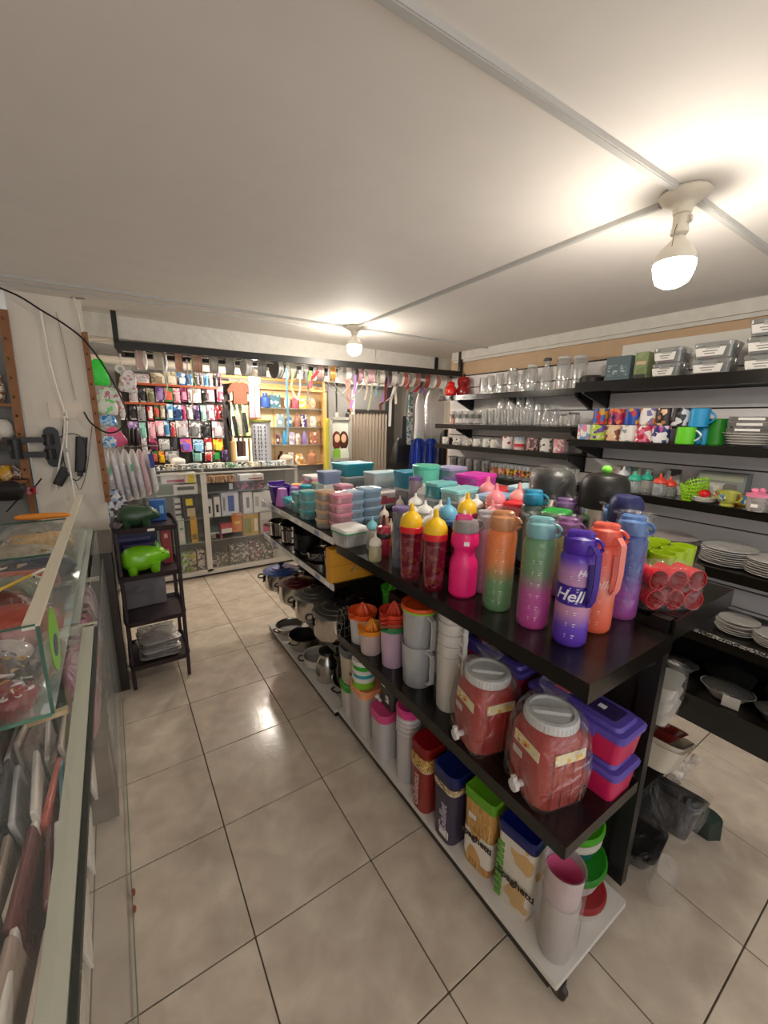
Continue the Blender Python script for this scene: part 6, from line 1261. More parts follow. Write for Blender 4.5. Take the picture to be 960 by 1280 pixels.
for s in (-1,1): part('frame_side', lambda m: m.box(pw*.08+s*pw*.40,0,(zc0+zc1)/2,.035,.03,zc1-zc0), P('b0aea6', .35), t)
for z_ in (zc0,zc1,pz0+.04+.10): part('frame_bar', lambda m: m.box(pw*.08,0,z_,pw*.8,.03,.035), P('b0aea6', .35), t)
part('print', lambda m: m.box(pw*.08,.012,(zc0+zc1)/2,pw*.76,.004,zc1-zc0), GRAD(((zc0,'3a3a30'),(pz0+.1,'6fae2c'),(pz0+.2,'d4d8c4'),(zc1,'e4e4dc')),2,.4), t)
for s, c in ((-1,'6a3018'),(1,'4a2418')):
    part('printed_hair', lambda m: m.ball((pw*.08+s*.050,.008,zc1-.27), .066,.004,.115,16,10), P(c, .5), t)
    part('printed_shirt', lambda m: m.ball((pw*.08+s*.05,.003,zc1-.485), .085,.0045,.12,16,8), P(('8ac048','dfe6d8')[s > 0], .5), t)
    part('printed_face', lambda m: m.ball((pw*.08+s*.046,.000,zc1-.245), .038,.004,.055,14,8), P('ecc09c', .5), t)
struct('trim_wall_switch', lambda m: m.box(at(421,520,y=4.88).x,4.89,at(421,520,y=4.88).z,.05,.02,.09), P('d8d4cc', .4))
struct('trim_wall_conduit', lambda m: m.tube([(at(421,470,y=4.88).x,4.88,2.1),(at(421,470,y=4.88).x,4.88,1.68)], .006, 6), P('55534f', .5))
# hanging bags and pompoms at the right end of the frame
rail = thing('hanging_rail', 'thin chrome rail under the right end of the ceiling rack, carrying bags', 'rail', (2.62,3.50,1.94)); part('bar', lambda m: m.tube([(-.45,0,0),(.62,0,0)], .006, 8), steel(), rail)
for x in (-.42,.34): part('drop_rod', lambda m: m.tube([(x,0,0),(x,-.0,.30)], .004, 6), steel(), rail)
def hang(name, label, cat, px0_, py0_, px1_, py1_, yy, mat, d=.05, amp=.012, seed=1, group=None):
    x0, x1, z0, z1 = prect(px0_,py0_,px1_,py1_,yy); w_ = x1-x0; h_ = z1-z0
    t = thing(name, label, cat, ((x0+x1)/2,yy,z0), (0,0,0), group)
    part('body', crumple(lambda m: m.loft([(0,w_*.7,d*.6,.01),(h_*.08,w_,d,.02),(h_*.4,w_*.95,d,.02),(h_*.75,w_*.9,d*.8,.02),(h_*.93,w_*.7,d*.6,.01),(h_,w_*.45,d*.4,.006)], 5), amp, seed, 12), mat, t, smooth=60)
    part('hanging_cord', lambda m: m.tube([(0,0,h_*.97),(.003,3.50-yy,max(h_+.03,1.935-z0)),], .002, 5), P('d8d4ce', .5), t)
    return t
hang('black_bag','long black backpack hanging at the left of the blue pompoms','bag',491,548,517,592,3.76,P('1c1a1b',.4,0,1,.4,30),.10,.02,2)
hang('black_bag','black wrapped umbrella bundle hanging right of the blue pompoms','bag',550,537,562,594,3.42,P('201e20',.3,0,1,.4,30),.08,.02,5)
hang('white_bag','white plastic bag bundle hanging left of the clear one','bag',519,492,530,552,3.58,P('dcd8dc',.35,0,1,.4,30),.05,.014,3)
hang('clear_bag','large crinkled clear-white bag bundle hanging beside the top shelf','bag',530,488,553,545,3.62,G('eceaee',.55,.3,.12,.6,20),.09,.02,4)
hang('lanyards','grey and teal beaded lanyards hanging in a bunch','lanyard',509,490,516,556,3.54,PRINT(('5c6064','a8acb0','3a7a70','c9c9cc'),50,.4,'cells',2),.03,.01,6)
hang('hair_clips','dark hair clip strip hanging left of the lanyards','clips',502,520,508,548,3.55,P('2c2a30',.4),.02,.006,7)
for k, (x0_, x1_, tone) in enumerate(((515,530,'1c44c4'),(531,545,'2a4cd0'))):
    x0, x1, z0, z1 = prect(x0_,547,x1_,590,3.44); w_ = x1-x0; h_ = z1-z0
    t = thing('pompom', '%s of two royal blue shredded plastic pompoms' % ('left','right')[k], 'pompom', ((x0+x1)/2,3.44,z0))
    def strands(m, q=0):
        r = random.Random(k*7+q)
        for j in range(60):
            a = r.uniform(0,2*PI); rr = w_*.62*math.sqrt(r.random()); xx = rr*math.cos(a); yy2 = rr*.8*math.sin(a); zz = r.uniform(0,h_*.42); f_ = r.uniform(.7,1.15)
            m.ribbon([(0,0,h_),(xx*.5,yy2*.5,h_*.96),(xx*.92,yy2*.92,h_*.82),(xx*f_,yy2*f_,h_*.5),(xx*1.1*f_,yy2*1.1*f_,zz)], .007, .0008, (math.cos(a+1.57),math.sin(a+1.57),0))
    part('strands', lambda m: strands(m, 1), P('0f2a84', .35), t, kind='stuff'); part('strands', strands, P(tone, .3), t, kind='stuff'); part('knot', lambda m: m.ball((.01,0,h_-.002),.022,.018,.012), P('8ad43c', .4), t); part('cord', lambda m: m.tube([(0,0,h_),(0,.05,1.93-z0)], .002, 5), P('c9c9cc', .5), t)
# left back: peg strip, hanging bags in front of the cards
# ================================================================ left side
PY = 3.19
def peg_strip(label, x0, z0, x1, z1, y, w=.035, n_=9):
    t = thing('peg_strip', label, 'strip', (x0,y,z0)); d = Vector((x1-x0,0,z1-z0)); L = d.length; t.rotation_euler = (0, math.atan2(x1-x0, z1-z0), 0)
    part('board', lambda m: m.box(0,0,L/2,w,.018,L), WOODM, t)
    for k in range(n_): part('metal_peg', lambda m: m.tube([(0,0,0),(0,-.035,-.004),(0,-.04,.006)], .003, 6), steel('8a6c50'), t, 'peg', loc=(0,-.009,L*(k+.5)/n_))
    return t
peg_strip('long brown wooden peg strip on the right edge of the white pillar', -.062,1.02,-.070,2.06, 3.18, .032, 12)
peg_strip('short brown wooden peg strip left of the white pillar', -.445,1.20,-.425,2.13, 3.18, .04, 9)
side = thing('hook_rod', 'chrome rod holding the row of wrapped garments beside the pillar', 'rail', (.09,3.42,1.365)); part('bar', lambda m: m.tube([(-.19,0,0),(.20,0,0)], .005, 8), steel(), side); part('wall_arm', lambda m: m.tube([(-.19,0,0),(-.19,-.15,0)], .005, 6), steel(), side)
for i in range(8):
    x = -.075+.042*i; hh = .40-.012*i; c = ('c9c9d0','b8b8c0','d4d4da','c0c0c8','cfcfd4','dcd8de','e0b8c4','e6e6ec')[i]
    t = thing('wrapped_garment', 'grey garment in clear sleeve, %s in the row beside the pillar' % oname(i,8) if i < 6 else ('pink-tinted sleeve near the right end of the garment row','white sleeve with navy print at the right end of the garment row')[i-6], 'garment', (x,3.40,1.345-hh), (0,-.08,.3), 'wrapped garments on the rod')
    part('sleeve', crumple(lambda m: m.loft([(0,.030,.10,.01),(.03,.038,.14,.015),(hh*.6,.034,.13,.015),(hh*.9,.022,.08,.008),(hh,.012,.03,.004)], 4), .006, i, 14), G(c, .8, .35, .15, .5, 20) , t, smooth=60)
    part('hook', lambda m: m.tube([(0,0,hh-.005),(0,.01,hh+.02),(0,.02,hh+.028)], .002, 5), steel(), t)
    if i == 7: part('navy_print', lambda m: m.box(-.0,-.07,hh*.75,.03,.004,.10), P('2c3c8c', .4), t)
    if i in (1,4): part('green_print', lambda m: m.box(-.0,-.074,hh*.65,.014,.004,.05), P('5ca880', .4), t)
def bag(name, label, cat, r, yy, mat, d=.04, amp=.01, seed=1, rot=0, top=None):
    x0, x1, z0, z1 = prect(*r, yy); w_ = x1-x0; h_ = z1-z0
    t = thing(name, label, cat, ((x0+x1)/2,yy,z0), (0,rot,0))
    part('body', crumple(lambda m: m.loft([(0,w_*.8,d*.6,.01),(h_*.1,w_,d,.015),(h_*.6,w_*.95,d,.015),(h_*.9,w_*.7,d*.6,.01),(h_,w_*.3,d*.3,.005)], 5), amp, seed, 14), mat, t, smooth=60)
    part('hang_tab', lambda m: m.tube([(0,0,h_*.97),(0,.0,h_+.02),(0,.12,h_+.025)], .002, 5), steel(), t)
    return t
bag('toy_bag','bright green net toy in clear bag hanging highest on the peg strip','toy',(112,448,134,482),3.30,P('3ce048',.4,0,1,.6,40),.05,.015,3)
bag('toy_bag','clear bag with pink and green stripes under the green net toy','toy',(116,484,150,512),3.38,PRINT(('d8d0d0','c87c94','c8e0c8','e4e0de'),52,.2,'cells',4),.03,.008,4,.25)
bag('toy_bag','pale bag with light green corner hanging above the blue toys','toy',(121,499,146,518),3.31,PRINT(('d8e4d8','7cd478','e0dcd8'),40,.25,'cells',6),.03,.008,5,.1)
bag('toy_bag','blue plastic toy set in clear bag, left of the pink toy','toy',(122,518,146,532),3.36,PRINT(('3a8cd8','9cc8ec','cfe0ee'),72,.25,'cells',6),.04,.008,6)
bag('toy_bag','second blue toy bag lower on the peg strip','toy',(124,545,146,560),3.30,PRINT(('4a90d0','c9d8e4','8ab8e0'),72,.25,'cells',8),.04,.008,7)
bag('toy_bag','glossy pink curved toy hanging over the card wall','toy',(140,532,162,557),3.40,P('f0608c',.25),.03,.006,8,-.5)
bag('toy_bag','dark red patterned bag with white rings beside the pink toy','toy',(146,462,168,490),3.36,PRINT(('d8d4d4','c88c94','e8e4e4'),60,.3,'cells',8),.03,.006,9,.2)
for k in range(2):
    q = at((150,157)[k],(461,469)[k],y=3.38); solo('tape_roll', ('white tape ring hanging upper left of the cards','second white tape ring overlapping the first')[k], 'tape', lambda m: m.xf(rot=(PI/2,0,0)).rings([[(r_*math.cos(2*PI*j/22), r_*math.sin(2*PI*j/22), z_) for j in range(22)] for r_, z_ in ((.012,-.01),(.030,-.01),(.030,.01),(.012,.01),(.012,-.01))], False, False), P('e0ded8', .4), q)
for k in range(3):
    q = at((163,168,173)[k],560,y=3.36); solo('bottle_brush', 'dark brown narrow tube hanging behind the garments, %s' % oname(k,3), 'tube', lambda m: m.lathe([(.010,0),(.012,.004),(.012,.11),(.005,.12),(.001,.13)], 10), P('2c1f1c', .3), (q.x,3.36,1.37), group='brown tubes')
q = at(135,630,y=3.3)
t = bag('toy_bag','clear bag of dark small parts with a blue card, hanging low by the rack','toy',(124,612,160,650),3.30,PRINT(('c9ccd4','8aa8cc','4a4448','dcdce0'),52,.2,'cells',5),.04,.01,11)
# four tier rack
rx0, rx1, ry0, ry1 = -.035, .255, 2.55, 2.86
rk = thing('tier_rack', 'four tier dark brown plastic shelf rack standing on the tiled floor', 'rack', ((rx0+rx1)/2,ry0,0)); RC = P('2c2024', .45); cxr = (rx0+rx1)/2; wx = rx1-rx0; dy = ry1-ry0
for x in (-wx/2, wx/2):
    for y in (0, dy): part('leg', lambda m: m.loft([(0,.020,.020,.006),(.96,.022,.022,.007)], 3), RC, rk, 'rleg', loc=(x,y,0), rot=(0,0,0))
RZ = (.135,.41,.685,.955)
for z_ in RZ:
    tr = part('tray_shelf', lambda m: m.loft([(0,wx+.02,dy+.03,.03),(.030,wx+.035,dy+.045,.035),(.030,wx+.020,dy+.03,.03),(.010,wx+.012,dy+.022,.03)], 5), RC, rk, 'rtray', loc=(0,dy/2,z_-.012))
part('price_tag', lambda m: m.box(.02,-.024,.957,.035,.002,.014), P('e4dfd8', .5), rk)
def rt(z_): return z_
def pig(label, x, y, z, mat, s, rz):
    t = thing('piggy_bank', label, 'piggy bank', (x,y,z), (0,0,rz), sc=s)
    def body(m):
        # rings along x: tail to snout, then four feet
        prof = [(-.112,.012,.085),(-.105,.045,.085),(-.085,.070,.084),(-.045,.083,.084),(.0,.082,.083),(.035,.072,.085),(.058,.060,.090),(.078,.056,.094),(.098,.046,.090),(.112,.032,.084),(.118,.026,.080),(.130,.024,.078),(.131,.002,.078)]
        rs = [[(px_, r_*.86*math.cos(2*PI*j/24), zc+r_*.92*math.sin(2*PI*j/24)) for j in range(24)] for px_, r_, zc in prof]
        m.rings(rs)
        for fx in (-.062,.048):
            for fy in (-.040,.040): m.lathe([(.020,0),(.023,.004),(.025,.03),(.030,.06)], 14, fx, fy)
    part('body', body, mat, t, 'pigbody', smooth=60)
    for s_ in (-1,1): part('ear', lambda m: m.add([(0,0,0),(.02,.0,0),(.012,.012,.03),(.004,-.004,.0)], [(0,1,2),(0,2,3),(1,3,2),(0,3,1)]) , mat, t, 'pigear', loc=(.062,s_*.030,.142), rot=(s_*-.3,0,0), smooth=60)
    part('tail', lambda m: m.tube([(-.110+-.012*math.sin(a*.6),.010*math.sin(a),.105+.010*math.cos(a)) for a in [k*.6 for k in range(12)]], .004, 6), mat, t, 'pigtail')
    for s_ in (-1,1): part('nostril', lambda m: m.ball((.1315,s_*.008,.080),.002,.004,.005,8,5), P('2a3418', .5), t, 'pignos')
    for s_ in (-1,1): part('eye', lambda m: m.ball((.092,s_*.036,.108),.005,.005,.005,8,5), P('1c2a14', .3), t, 'pigeye')
    return t
pig('glossy lime green pig bank on the second tier of the rack', .085, 2.64, .685, P('7cc822', .22, 0, 1, 0, 40, .6), (1.02,1.02,1.0), .05)
pig('dark green pig bank lying on the top tier of the rack', .075, 2.64, .956, P('2f4c34', .3, 0, 1, 0, 40, .3), (.86,.80,.78), -.12)
part_ = None
t = box_thing('medicine_box', 'bright blue carton behind the dark green pig on the top tier', 'box', (.19,2.77,.956), .085,.06,.125, P('2a64b0', .4), -.1, None, [(P('dcdc8c',.5),-.2,.45,.3,.3),(P('8ac0e8',.5),.25,.55,.25,.4)])
box_thing('medicine_box', 'low white carton with yellow disc behind the dark green pig', 'box', (.07,2.80,.956), .13,.05,.10, P('3a3634', .5), 0, None, [(P('e8c020',.5),.15,.8,.4,.25),(P('e4e0da',.5),-.3,.6,.3,.5)])
t = thing('fruit_cup', 'dark brown clump of wrapped sweets at the left of the top tier', 'packet', (-.025,2.60,.956)); part('lump', puffy(.06,.05,.05,.012,3), P('4a4044', .4, 0, 1, .5, 40), t)
b = box_thing('game_box', 'large navy box with violet lettering on the second tier', 'box', (.065,2.79,.685), .21,.06,.235, P('101a50', .4), 0)
part('lettering_bar', lambda m: m.box(-.01,-.031,.17,.16,.001,.018), P('5a548c', .5), b); part('lettering_bar', lambda m: m.box(.01,-.031,.13,.17,.001,.016), P('6a4c94', .5), b)
box_thing('game_box', 'dusty red box with round emblems at the right of the second tier', 'box', (.215,2.77,.685), .055,.09,.225, P('9c3a40', .45), 0, None, [(P('e0a8a0',.5),0,.78,.35,.12),(P('e0a8a0',.5),0,.35,.35,.12)])
t = solo('plastic_sheet', 'grey film-wrapped carton standing behind the third tier', 'packet', lambda m: m.box(0,0,.10,.22,.04,.20), P('7a7478', .25, 0, 1, .5, 20), (.08,2.80,.412), (0,0,.05))
for k in range(7):
    solo('folded_bag', 'folded clear plastic packet, %s from the bottom of the pile on the lowest tier' % ORD[k], 'packet', crumple(lambda m: m.loft([(0,.19,.22,.03),(.010,.21,.24,.03),(.018,.18,.21,.03)], 4), .007, 7, 14), G(('b8b4b0','8a8482','d0ccc8')[k % 3], .6, .35, .12, .6, 20), (.11+.006*(k % 2),2.70,.137+.019*k), (0,0,.1*(k % 3)), key=('fbag',k % 3), group='clear packets on the lowest rack tier', smooth=60)
# ---------------------------------------------------------------- foreground counters
SC = thing('glass_counter', 'low glass counter with an aluminium top edge running beside the aisle, nearest the camera', 'counter', (-.3,1.0,0))
def sc(o): o.location = Vector(o.location)-Vector((-.3,1.0,0)); return o
ZL = .85; xf = -.118; AL2 = P('b9bcae', .35, .25)
sc(part('top_rail', lambda m: [m.box(xf-.016,.88,ZL,.032,1.50,.022)], AL2, SC)); sc(part('rail_gasket', lambda m: m.box(xf+.006,.88,ZL-.004,.008,1.50,.018), P('2c302c', .4), SC))
sc(part('end_rail', lambda m: m.box(-.40,1.635,ZL,.58,.03,.022), AL2, SC)); sc(part('end_rail', lambda m: m.box(-.40,.12,ZL,.58,.03,.022), AL2, SC))
sc(part('top_pane', lambda m: m.box(-.40,.88,ZL+.013,.53,1.48,.005), G('eef4f0', .01, .05, .02), SC))
sc(part('front_pane', lambda m: m.box(xf+.014,1.30,.43,.004,2.35,.83), G('f4f6f2', .02, .05, .02), SC))
sc(part('pane_edge', lambda m: m.box(xf+.017,1.30,.018,.003,2.35,.004), P('6a8070', .3), SC))
for y in (.14,1.62): sc(part('corner_post', lambda m: m.box(-.66,y,.43,.03,.03,.84), AL2, SC))
sc(part('inner_shelf', lambda m: m.box(-.44,.88,.42,.48,1.46,.02), P('4a423c', .6), SC)); sc(part('plinth', lambda m: m.box(-.47,.88,.05,.38,1.46,.10), P('55504a', .6), SC)); sc(part('back_board', lambda m: m.box(-.69,.88,.42,.02,1.5,.84), P('6a625a', .6), SC))
0 and sc(part('shelf_divider', lambda m: m.box(-.42,.55,.50,.46,.012,.14), P('5c4a40', .5), SC))
for k, (px, py) in enumerate(((166,870),(172,985),(182,1216),(185,1249))):  # small red-brown blobs along the edge of the front pane
    q = at(px,py,x=xf+.021); sc(part('glass_blob', lambda m: m.ball((0,0,0),.006,.009,.013,12,8), P('9c4a34', .35), SC, 'gclip', loc=(q.x,q.y,max(q.z,.012))))
# standing packets inside the counter
r2 = random.Random(5)
cols = ['8c7a70','a8968a','c9bcb0','77706a','b0a49a','5c5450','8a6c68','d8d0c8','6a6058','9a8a80']
n = 0
for gi in range(6):
    yc = .24+.235*gi; tot = 20
    for i in range(tot):
        x_ = -.160-.0235*i; c = r2.choice(cols)
        if gi == 4 and i < 6: c = ('3a6c58','6ab0c8','b85a4c','2c5c4c','c9ccd0','4a4c50')[i]
        if gi == 3 and i < 4: c = '6a3a3c'
        side = 'aisle edge' if i == 0 else '%s from the aisle edge' % ORD[i]
        solo('film_packet', 'film-wrapped packet in the near counter, %s in the %s bundle' % (side, ('nearest','second','third','fourth','fifth','farthest')[gi]), 'packet', crumple(lambda m: m.loft([(0,.008,.20,.002),(.09,.013,.212,.003),(.18,.011,.215,.003),(.235,.013,.212,.003),(.25,.010,.208,.002),(.252,.007,.20,.002)], 3), .0035, 3+n % 5, 22),
             P(c, .22, 0, 1, .6, 30, .5) if i % 3 else P('ddd8d0', .25, 0, 1, .6, 30, .5), (x_, yc+r2.uniform(-.008,.008), .431), (r2.uniform(-.10,.10), r2.uniform(-.16,-.02), r2.uniform(-.10,.10)), 'film packets standing in the near counter', ('fpk', n % 5), (1,1,r2.uniform(.78,1.12)), smooth=60)
        n += 1
solo('wood_block', 'small pale wooden bar across the packets inside the counter', 'bar', lambda m: m.box(0,0,0,.09,.02,.014), P('d4b888', .5), (-.23,1.33,.745), (0,0,.15))
# second lower counter with pink goods behind
S2C = thing('glass_counter', 'second low glass counter behind the first, with pink bagged goods', 'counter', (-.3,2.4,0))
def s2(o): o.location = Vector(o.location)-Vector((-.3,2.4,0)); return o
s2(part('front_pane', lambda m: m.box(xf,2.10,.50,.004,.86,.96), G('eef2f0', .03, .08, .03), S2C))
for y in (): s2(part('corner_post', lambda m: m.box(xf-.01,y,.49,.012,.02,.96), AL2, S2C))
s2(part('cross_rail', lambda m: m.box(-.17,2.30,.80,.10,.02,.016), P('d0ccb8', .4), S2C)); s2(part('bottom_board', lambda m: m.box(-.38,2.10,.04,.5,.86,.06), P('4a423c', .6), S2C))
s2(part('inner_shelf', lambda m: m.box(-.38,2.10,.34,.48,.86,.016), P('5a524c', .6), S2C)); s2(part('back_board', lambda m: m.box(-.64,2.42,.45,.02,1.5,.84), P('5c544c', .6), S2C))
s2(part('deck', lambda m: m.box(-.40,2.42,.855,.48,1.5,.012), G('d0dcd4', .3, .2, .05), S2C))
r3 = random.Random(8)
for i in range(9):
    y = 1.74+i*.092; c = r3.choice(('e0a8b8','d890a4','c9a0a8','e4c4cc','b87888','c4a8b0'))
    solo('pink_bag', 'pink bagged good standing in the second counter, %s from the near end' % ORD[i], 'bag', puffy(.10,.085,.36+.06*r3.random(),.012,i), G(c, .8, .35, .15, .5, 22), (-.195,y,.35), group='pink bags in the second counter', smooth=60)
for i in range(6):
    y = 1.78+i*.13; c = r3.choice(('3a3634','5c4438','2f5a34','4a4a50','6a3a2c','8a8478'))
    solo('dark_box', '%s packet on the floor board of the second counter, %s from the near end' % ({'3a3634':'black','5c4438':'brown','2f5a34':'green','4a4a50':'slate','6a3a2c':'rust','8a8478':'grey'}[c], ORD[i]), 'packet', lambda m: m.loft([(0,.12,.10,.01),(.22,.12,.10,.01)], 2), P(c, .35), (-.20,y,.07), group='dark packets in the second counter')
dk = thing('low_cabinet', 'dark brown cabinet with streaky glossy sides beyond the pink bags, beside the tier rack', 'cabinet', (-.34,2.85,0))
part('cabinet_body', lambda m: m.loft([(0,.555,.56,.004),(.845,.555,.56,.004)], 1), P('2a231f', .22, 0, 1, .02, 8, .1, 0, .2), dk)
for k in range(9): part('wrapped_roll', crumple(lambda m: m.loft([(.03,.030,.02,.008),(.4,.036,.026,.01),(.80,.026,.02,.008)], 3), .004, k, 9), G(('5a4a40','8a8078','3c4a3a','9a7a4c','4a4442','7a5c58','2f2a2a','a09a92','5c6a58')[k], .8, .4, .12, .4, 20), dk, loc=(-.13+.0475*k-.10,-.297,0), smooth=60)
# upper glass case
UZ0, UZ1, uxf, uy0, uy1 = .875, 1.10, -.185, 1.13, 3.05
UC = thing('glass_case', 'small upper glass case with a cream edge strip, standing on the counters', 'case', (-.4,2.0,UZ0))
def uc(o): o.location = Vector(o.location)-Vector((-.4,2.0,UZ0)); return o
uc(part('top_strip', lambda m: m.box(uxf-.012,(uy0+uy1)/2,UZ1,.030,uy1-uy0,.012), P('d4cdba', .4), UC)); uc(part('top_strip', lambda m: m.box(-.60,(uy0+uy1)/2,UZ1,.030,uy1-uy0,.012), P('c9c4b4', .4), UC))
gg = G('e4f0ea', .03, .12, .02)
uc(part('front_pane', lambda m: m.box(uxf,(uy0+uy1)/2,(UZ0+UZ1)/2,.004,uy1-uy0,UZ1-UZ0), gg, UC)); uc(part('near_pane', lambda m: m.box((uxf-.62)/2,uy0,(UZ0+UZ1)/2,.43,.004,UZ1-UZ0), gg, UC))
uc(part('bottom_pane', lambda m: m.box((uxf-.62)/2,(uy0+uy1)/2,UZ0-.004,.44,uy1-uy0,.007), G('b8d4c4', .35, .3, .03), UC))
EDG = P('2f5a48', .2)
uc(part('glass_edge', lambda m: m.box(uxf+.001,uy0-.003,(UZ0+UZ1)/2,.007,.005,UZ1-UZ0), EDG, UC)); uc(part('glass_edge', lambda m: m.box((uxf-.62)/2,uy0-.003,UZ0-.002,.43,.005,.008), P('5c8a74', .2), UC)); uc(part('glass_edge', lambda m: m.box((uxf-.62)/2,uy0,UZ1+.004,.43,.004,.004), EDG, UC))
for y in (1.75,2.35): uc(part('divider_pane', lambda m: m.box((uxf-.62)/2,y,(UZ0+UZ1)/2,.43,.004,UZ1-UZ0), gg, UC)); uc(part('glass_edge', lambda m: m.box((uxf-.62)/2,y,UZ1-.003,.43,.005,.005), EDG, UC))
st = uc(part('oval_sticker', lambda m: m.xf(rot=(0,PI/2,0)).rings([[(a*math.cos(2*PI*j/32), b*math.sin(2*PI*j/32), z) for j in range(32)] for a, b, z in ((.085,.075,0),(.085,.075,.001))]), P('7cc03c', .35), UC, loc=(uxf+.0025,1.30,.985)))
part('violet_badge', lambda m: m.xf(rot=(0,PI/2,0)).rings([[(a*math.cos(2*PI*j/8), b*math.sin(2*PI*j/8), z) for j in range(8)] for a, b, z in ((.030,.035,0),(.030,.035,.001))]), P('4c4070', .4), st, loc=(.0012,-.005,-.015))
goods = [((-.30,1.27),(.16,.10,.09),'4a3c38','black and brown crumpled pouch at the near end of the upper case'),((-.48,1.24),(.14,.12,.16),'d8d4cc','white crumpled packet at the near end of the upper case'),((-.26,1.175),(.09,.07,.07),'8a2c2c','red bundle in the near corner of the upper case'),
 ((-.40,1.40),(.30,.12,.08),'b8a8a0','wrinkled clear packet with grey parts'),((-.36,1.55),(.34,.13,.12),'a84a3c','orange-red bagged goods'),((-.42,1.68),(.30,.10,.14),'6c3c34','dark red bagged goods'),((-.40,1.84),(.34,.12,.13),'8a9484','rolled grey green mat'),
 ((-.38,2.00),(.30,.12,.10),'b85c44','rust coloured bag of parts'),((-.36,2.18),(.34,.14,.10),'28304c','navy bag of rings'),((-.42,2.46),(.30,.14,.09),'c4b8a4','tan and silver jewellery bag'),((-.36,2.64),(.30,.14,.10),'d8b884','amber beads bag'),((-.40,2.84),(.30,.14,.11),'9a9890','grey clear bag of clips')]
for i, ((x, y), (w_, d_, h_), c, nm) in enumerate(goods):
    LAST = [None]; LAST[0] = solo('bagged_goods', nm if 'upper case' in nm else '%s in the upper glass case, %s from the near end' % (nm, ORD[i]), 'bag', puffy(w_,d_,h_,.016,i+2,5,8,.03), P(c,.28,0,1,.9,45,.3,0,.45), (x,y,UZ0+.001), (0,0,.15*((i % 3)-1)), smooth=60)
    rr = random.Random(i*3+1)
    def bits(m):
        for j in range(16):
            m.xf((rr.uniform(-.42,.42)*w_, rr.uniform(-.38,.38)*d_, h_*.86), (rr.uniform(-.6,.6),rr.uniform(-.6,.6),rr.uniform(0,3))); sz = rr.uniform(.010,.024)
            if j % 2: m.box(0,0,0,sz*1.6,sz*.8,sz*.6)
            else: m.tube([(sz*.8*math.cos(a),sz*.8*math.sin(a),0) for a in [2*PI*q/10 for q in range(10)]], sz*.22, 5, True)
        m.xf()
    part('small_contents', bits, PRINT((c,'e4e0d8','3a3634','b8b4b0','c89a50'),34,.25,'cells',i), bpy.data.objects[-1] if False else LAST[0], kind='stuff')
solo('orange_tool', 'orange handled tool lying across the divider of the upper case', 'tool', lambda m: m.xf(rot=(0,PI/2,0)).lathe([(.006,-.10),(.013,-.08),(.015,0),(.012,.07),(.008,.09),(.001,.095)], 14), P('e08a28', .4), (-.29,2.33,UZ1+.022), (0,.05,.1))
for k in range(2): solo('straw_sticks', '%s yellow-white stick lying over the red goods of the upper case' % ('longer','shorter')[k], 'stick', lambda m: m.tube([(-.12,-.05,0),(.08,.05,.03)], .005, 8), P(('e8c850','ece8dc')[k], .4), (-.33+.03*k,1.62+.05*k,1.02), (0,0,.3))
# blue printed bag with red rim at the left edge
q = at(12,900,x=-.30)
t = thing('gift_bag', 'tall blue printed bag in clear film with a red rim, at the left edge', 'bag', (-.375,.99,.868), (0,0,.0))
part('bag_body', crumple(lambda m: m.loft([(0,.16,.05,.01),(.05,.19,.07,.02),(.16,.19,.07,.02),(.23,.15,.05,.015)], 5), .004, 3, 12), PRINT(('1c4ca4','1c4ca4','2458b4','1c4ca4','e8c83c','e0803c'),13,.35,'noise',9), t, smooth=60)
part('red_rim', lambda m: m.tube([p_ for p_ in m.rrect(.215,.09,.03,.012,4)], .007, 8, True), P('b82430', .35), t)
part('film_cover', crumple(lambda m: m.loft([(.0,.20,.08,.02),(.12,.215,.095,.03),(.25,.16,.06,.02)], 5), .005, 5, 14), WRAP, t, smooth=60)
for k in range(4): solo('yellow_strap', 'yellow strap hanging down inside the counter, %s under the blue bag' % oname(k,4), 'strap', lambda m: m.ribbon([(0,0,0),(-.01,-.03,-.14),(-.03,-.06,-.22)], .012, .003, (0,1,0)), P('c8a020', .5), (-.27-.03*k,.92,.835), group='yellow straps')
# ---------------------------------------------------------------- wall pieces on the pillar
t = thing('tv_wall_arm', 'black folding television arm bolted to the white pillar', 'wall arm', (-.315,3.18,1.38))
part('wall_plate', lambda m: m.xf(rot=(PI/2,0,0)).loft([(0,.075,.24,.037),(.018,.075,.24,.037)], 6), P('0e0d0e', .35), t, loc=(.015,0,0))
for z_, x1_ in ((.045,-.20),(-.04,-.13)): part('arm_link', lambda m: [m.box(x1_/2,-.045,z_,abs(x1_),.03,.032), m.lathe([(.026,z_-.03),(.026,z_+.03)], 16, 0, -.04)], P('171618', .35), t)
part('second_link', lambda m: m.box(-.26,-.065,.0,.22,.03,.035), P('141315', .35), t)
part('pivot', lambda m: m.lathe([(.03,-.06),(.03,.05)], 16, -.15, -.055), P('1c1b1c', .35), t)
t = thing('power_adapter', 'long black power adapter hanging on the pillar among cables', 'adapter', (-.17,3.185,1.33), (0,.15,0)); part('case', lambda m: m.loft([(-.11,.055,.03,.008),(.11,.06,.03,.008)], 3), P('0d0d0e', .35), t); part('plug', lambda m: m.box(0,-.005,-.12,.03,.02,.03), P('141416', .3), t)
t = thing('power_adapter', 'small square black plug adapter lower on the pillar', 'adapter', (-.285,3.17,1.19), (0,.5,0)); part('case', lambda m: m.loft([(-.045,.05,.04,.006),(.045,.055,.04,.006)], 3), P('0f0f10', .35), t); part('prong_block', lambda m: m.box(-.01,-.0,.055,.035,.03,.03), P('141416', .35), t)
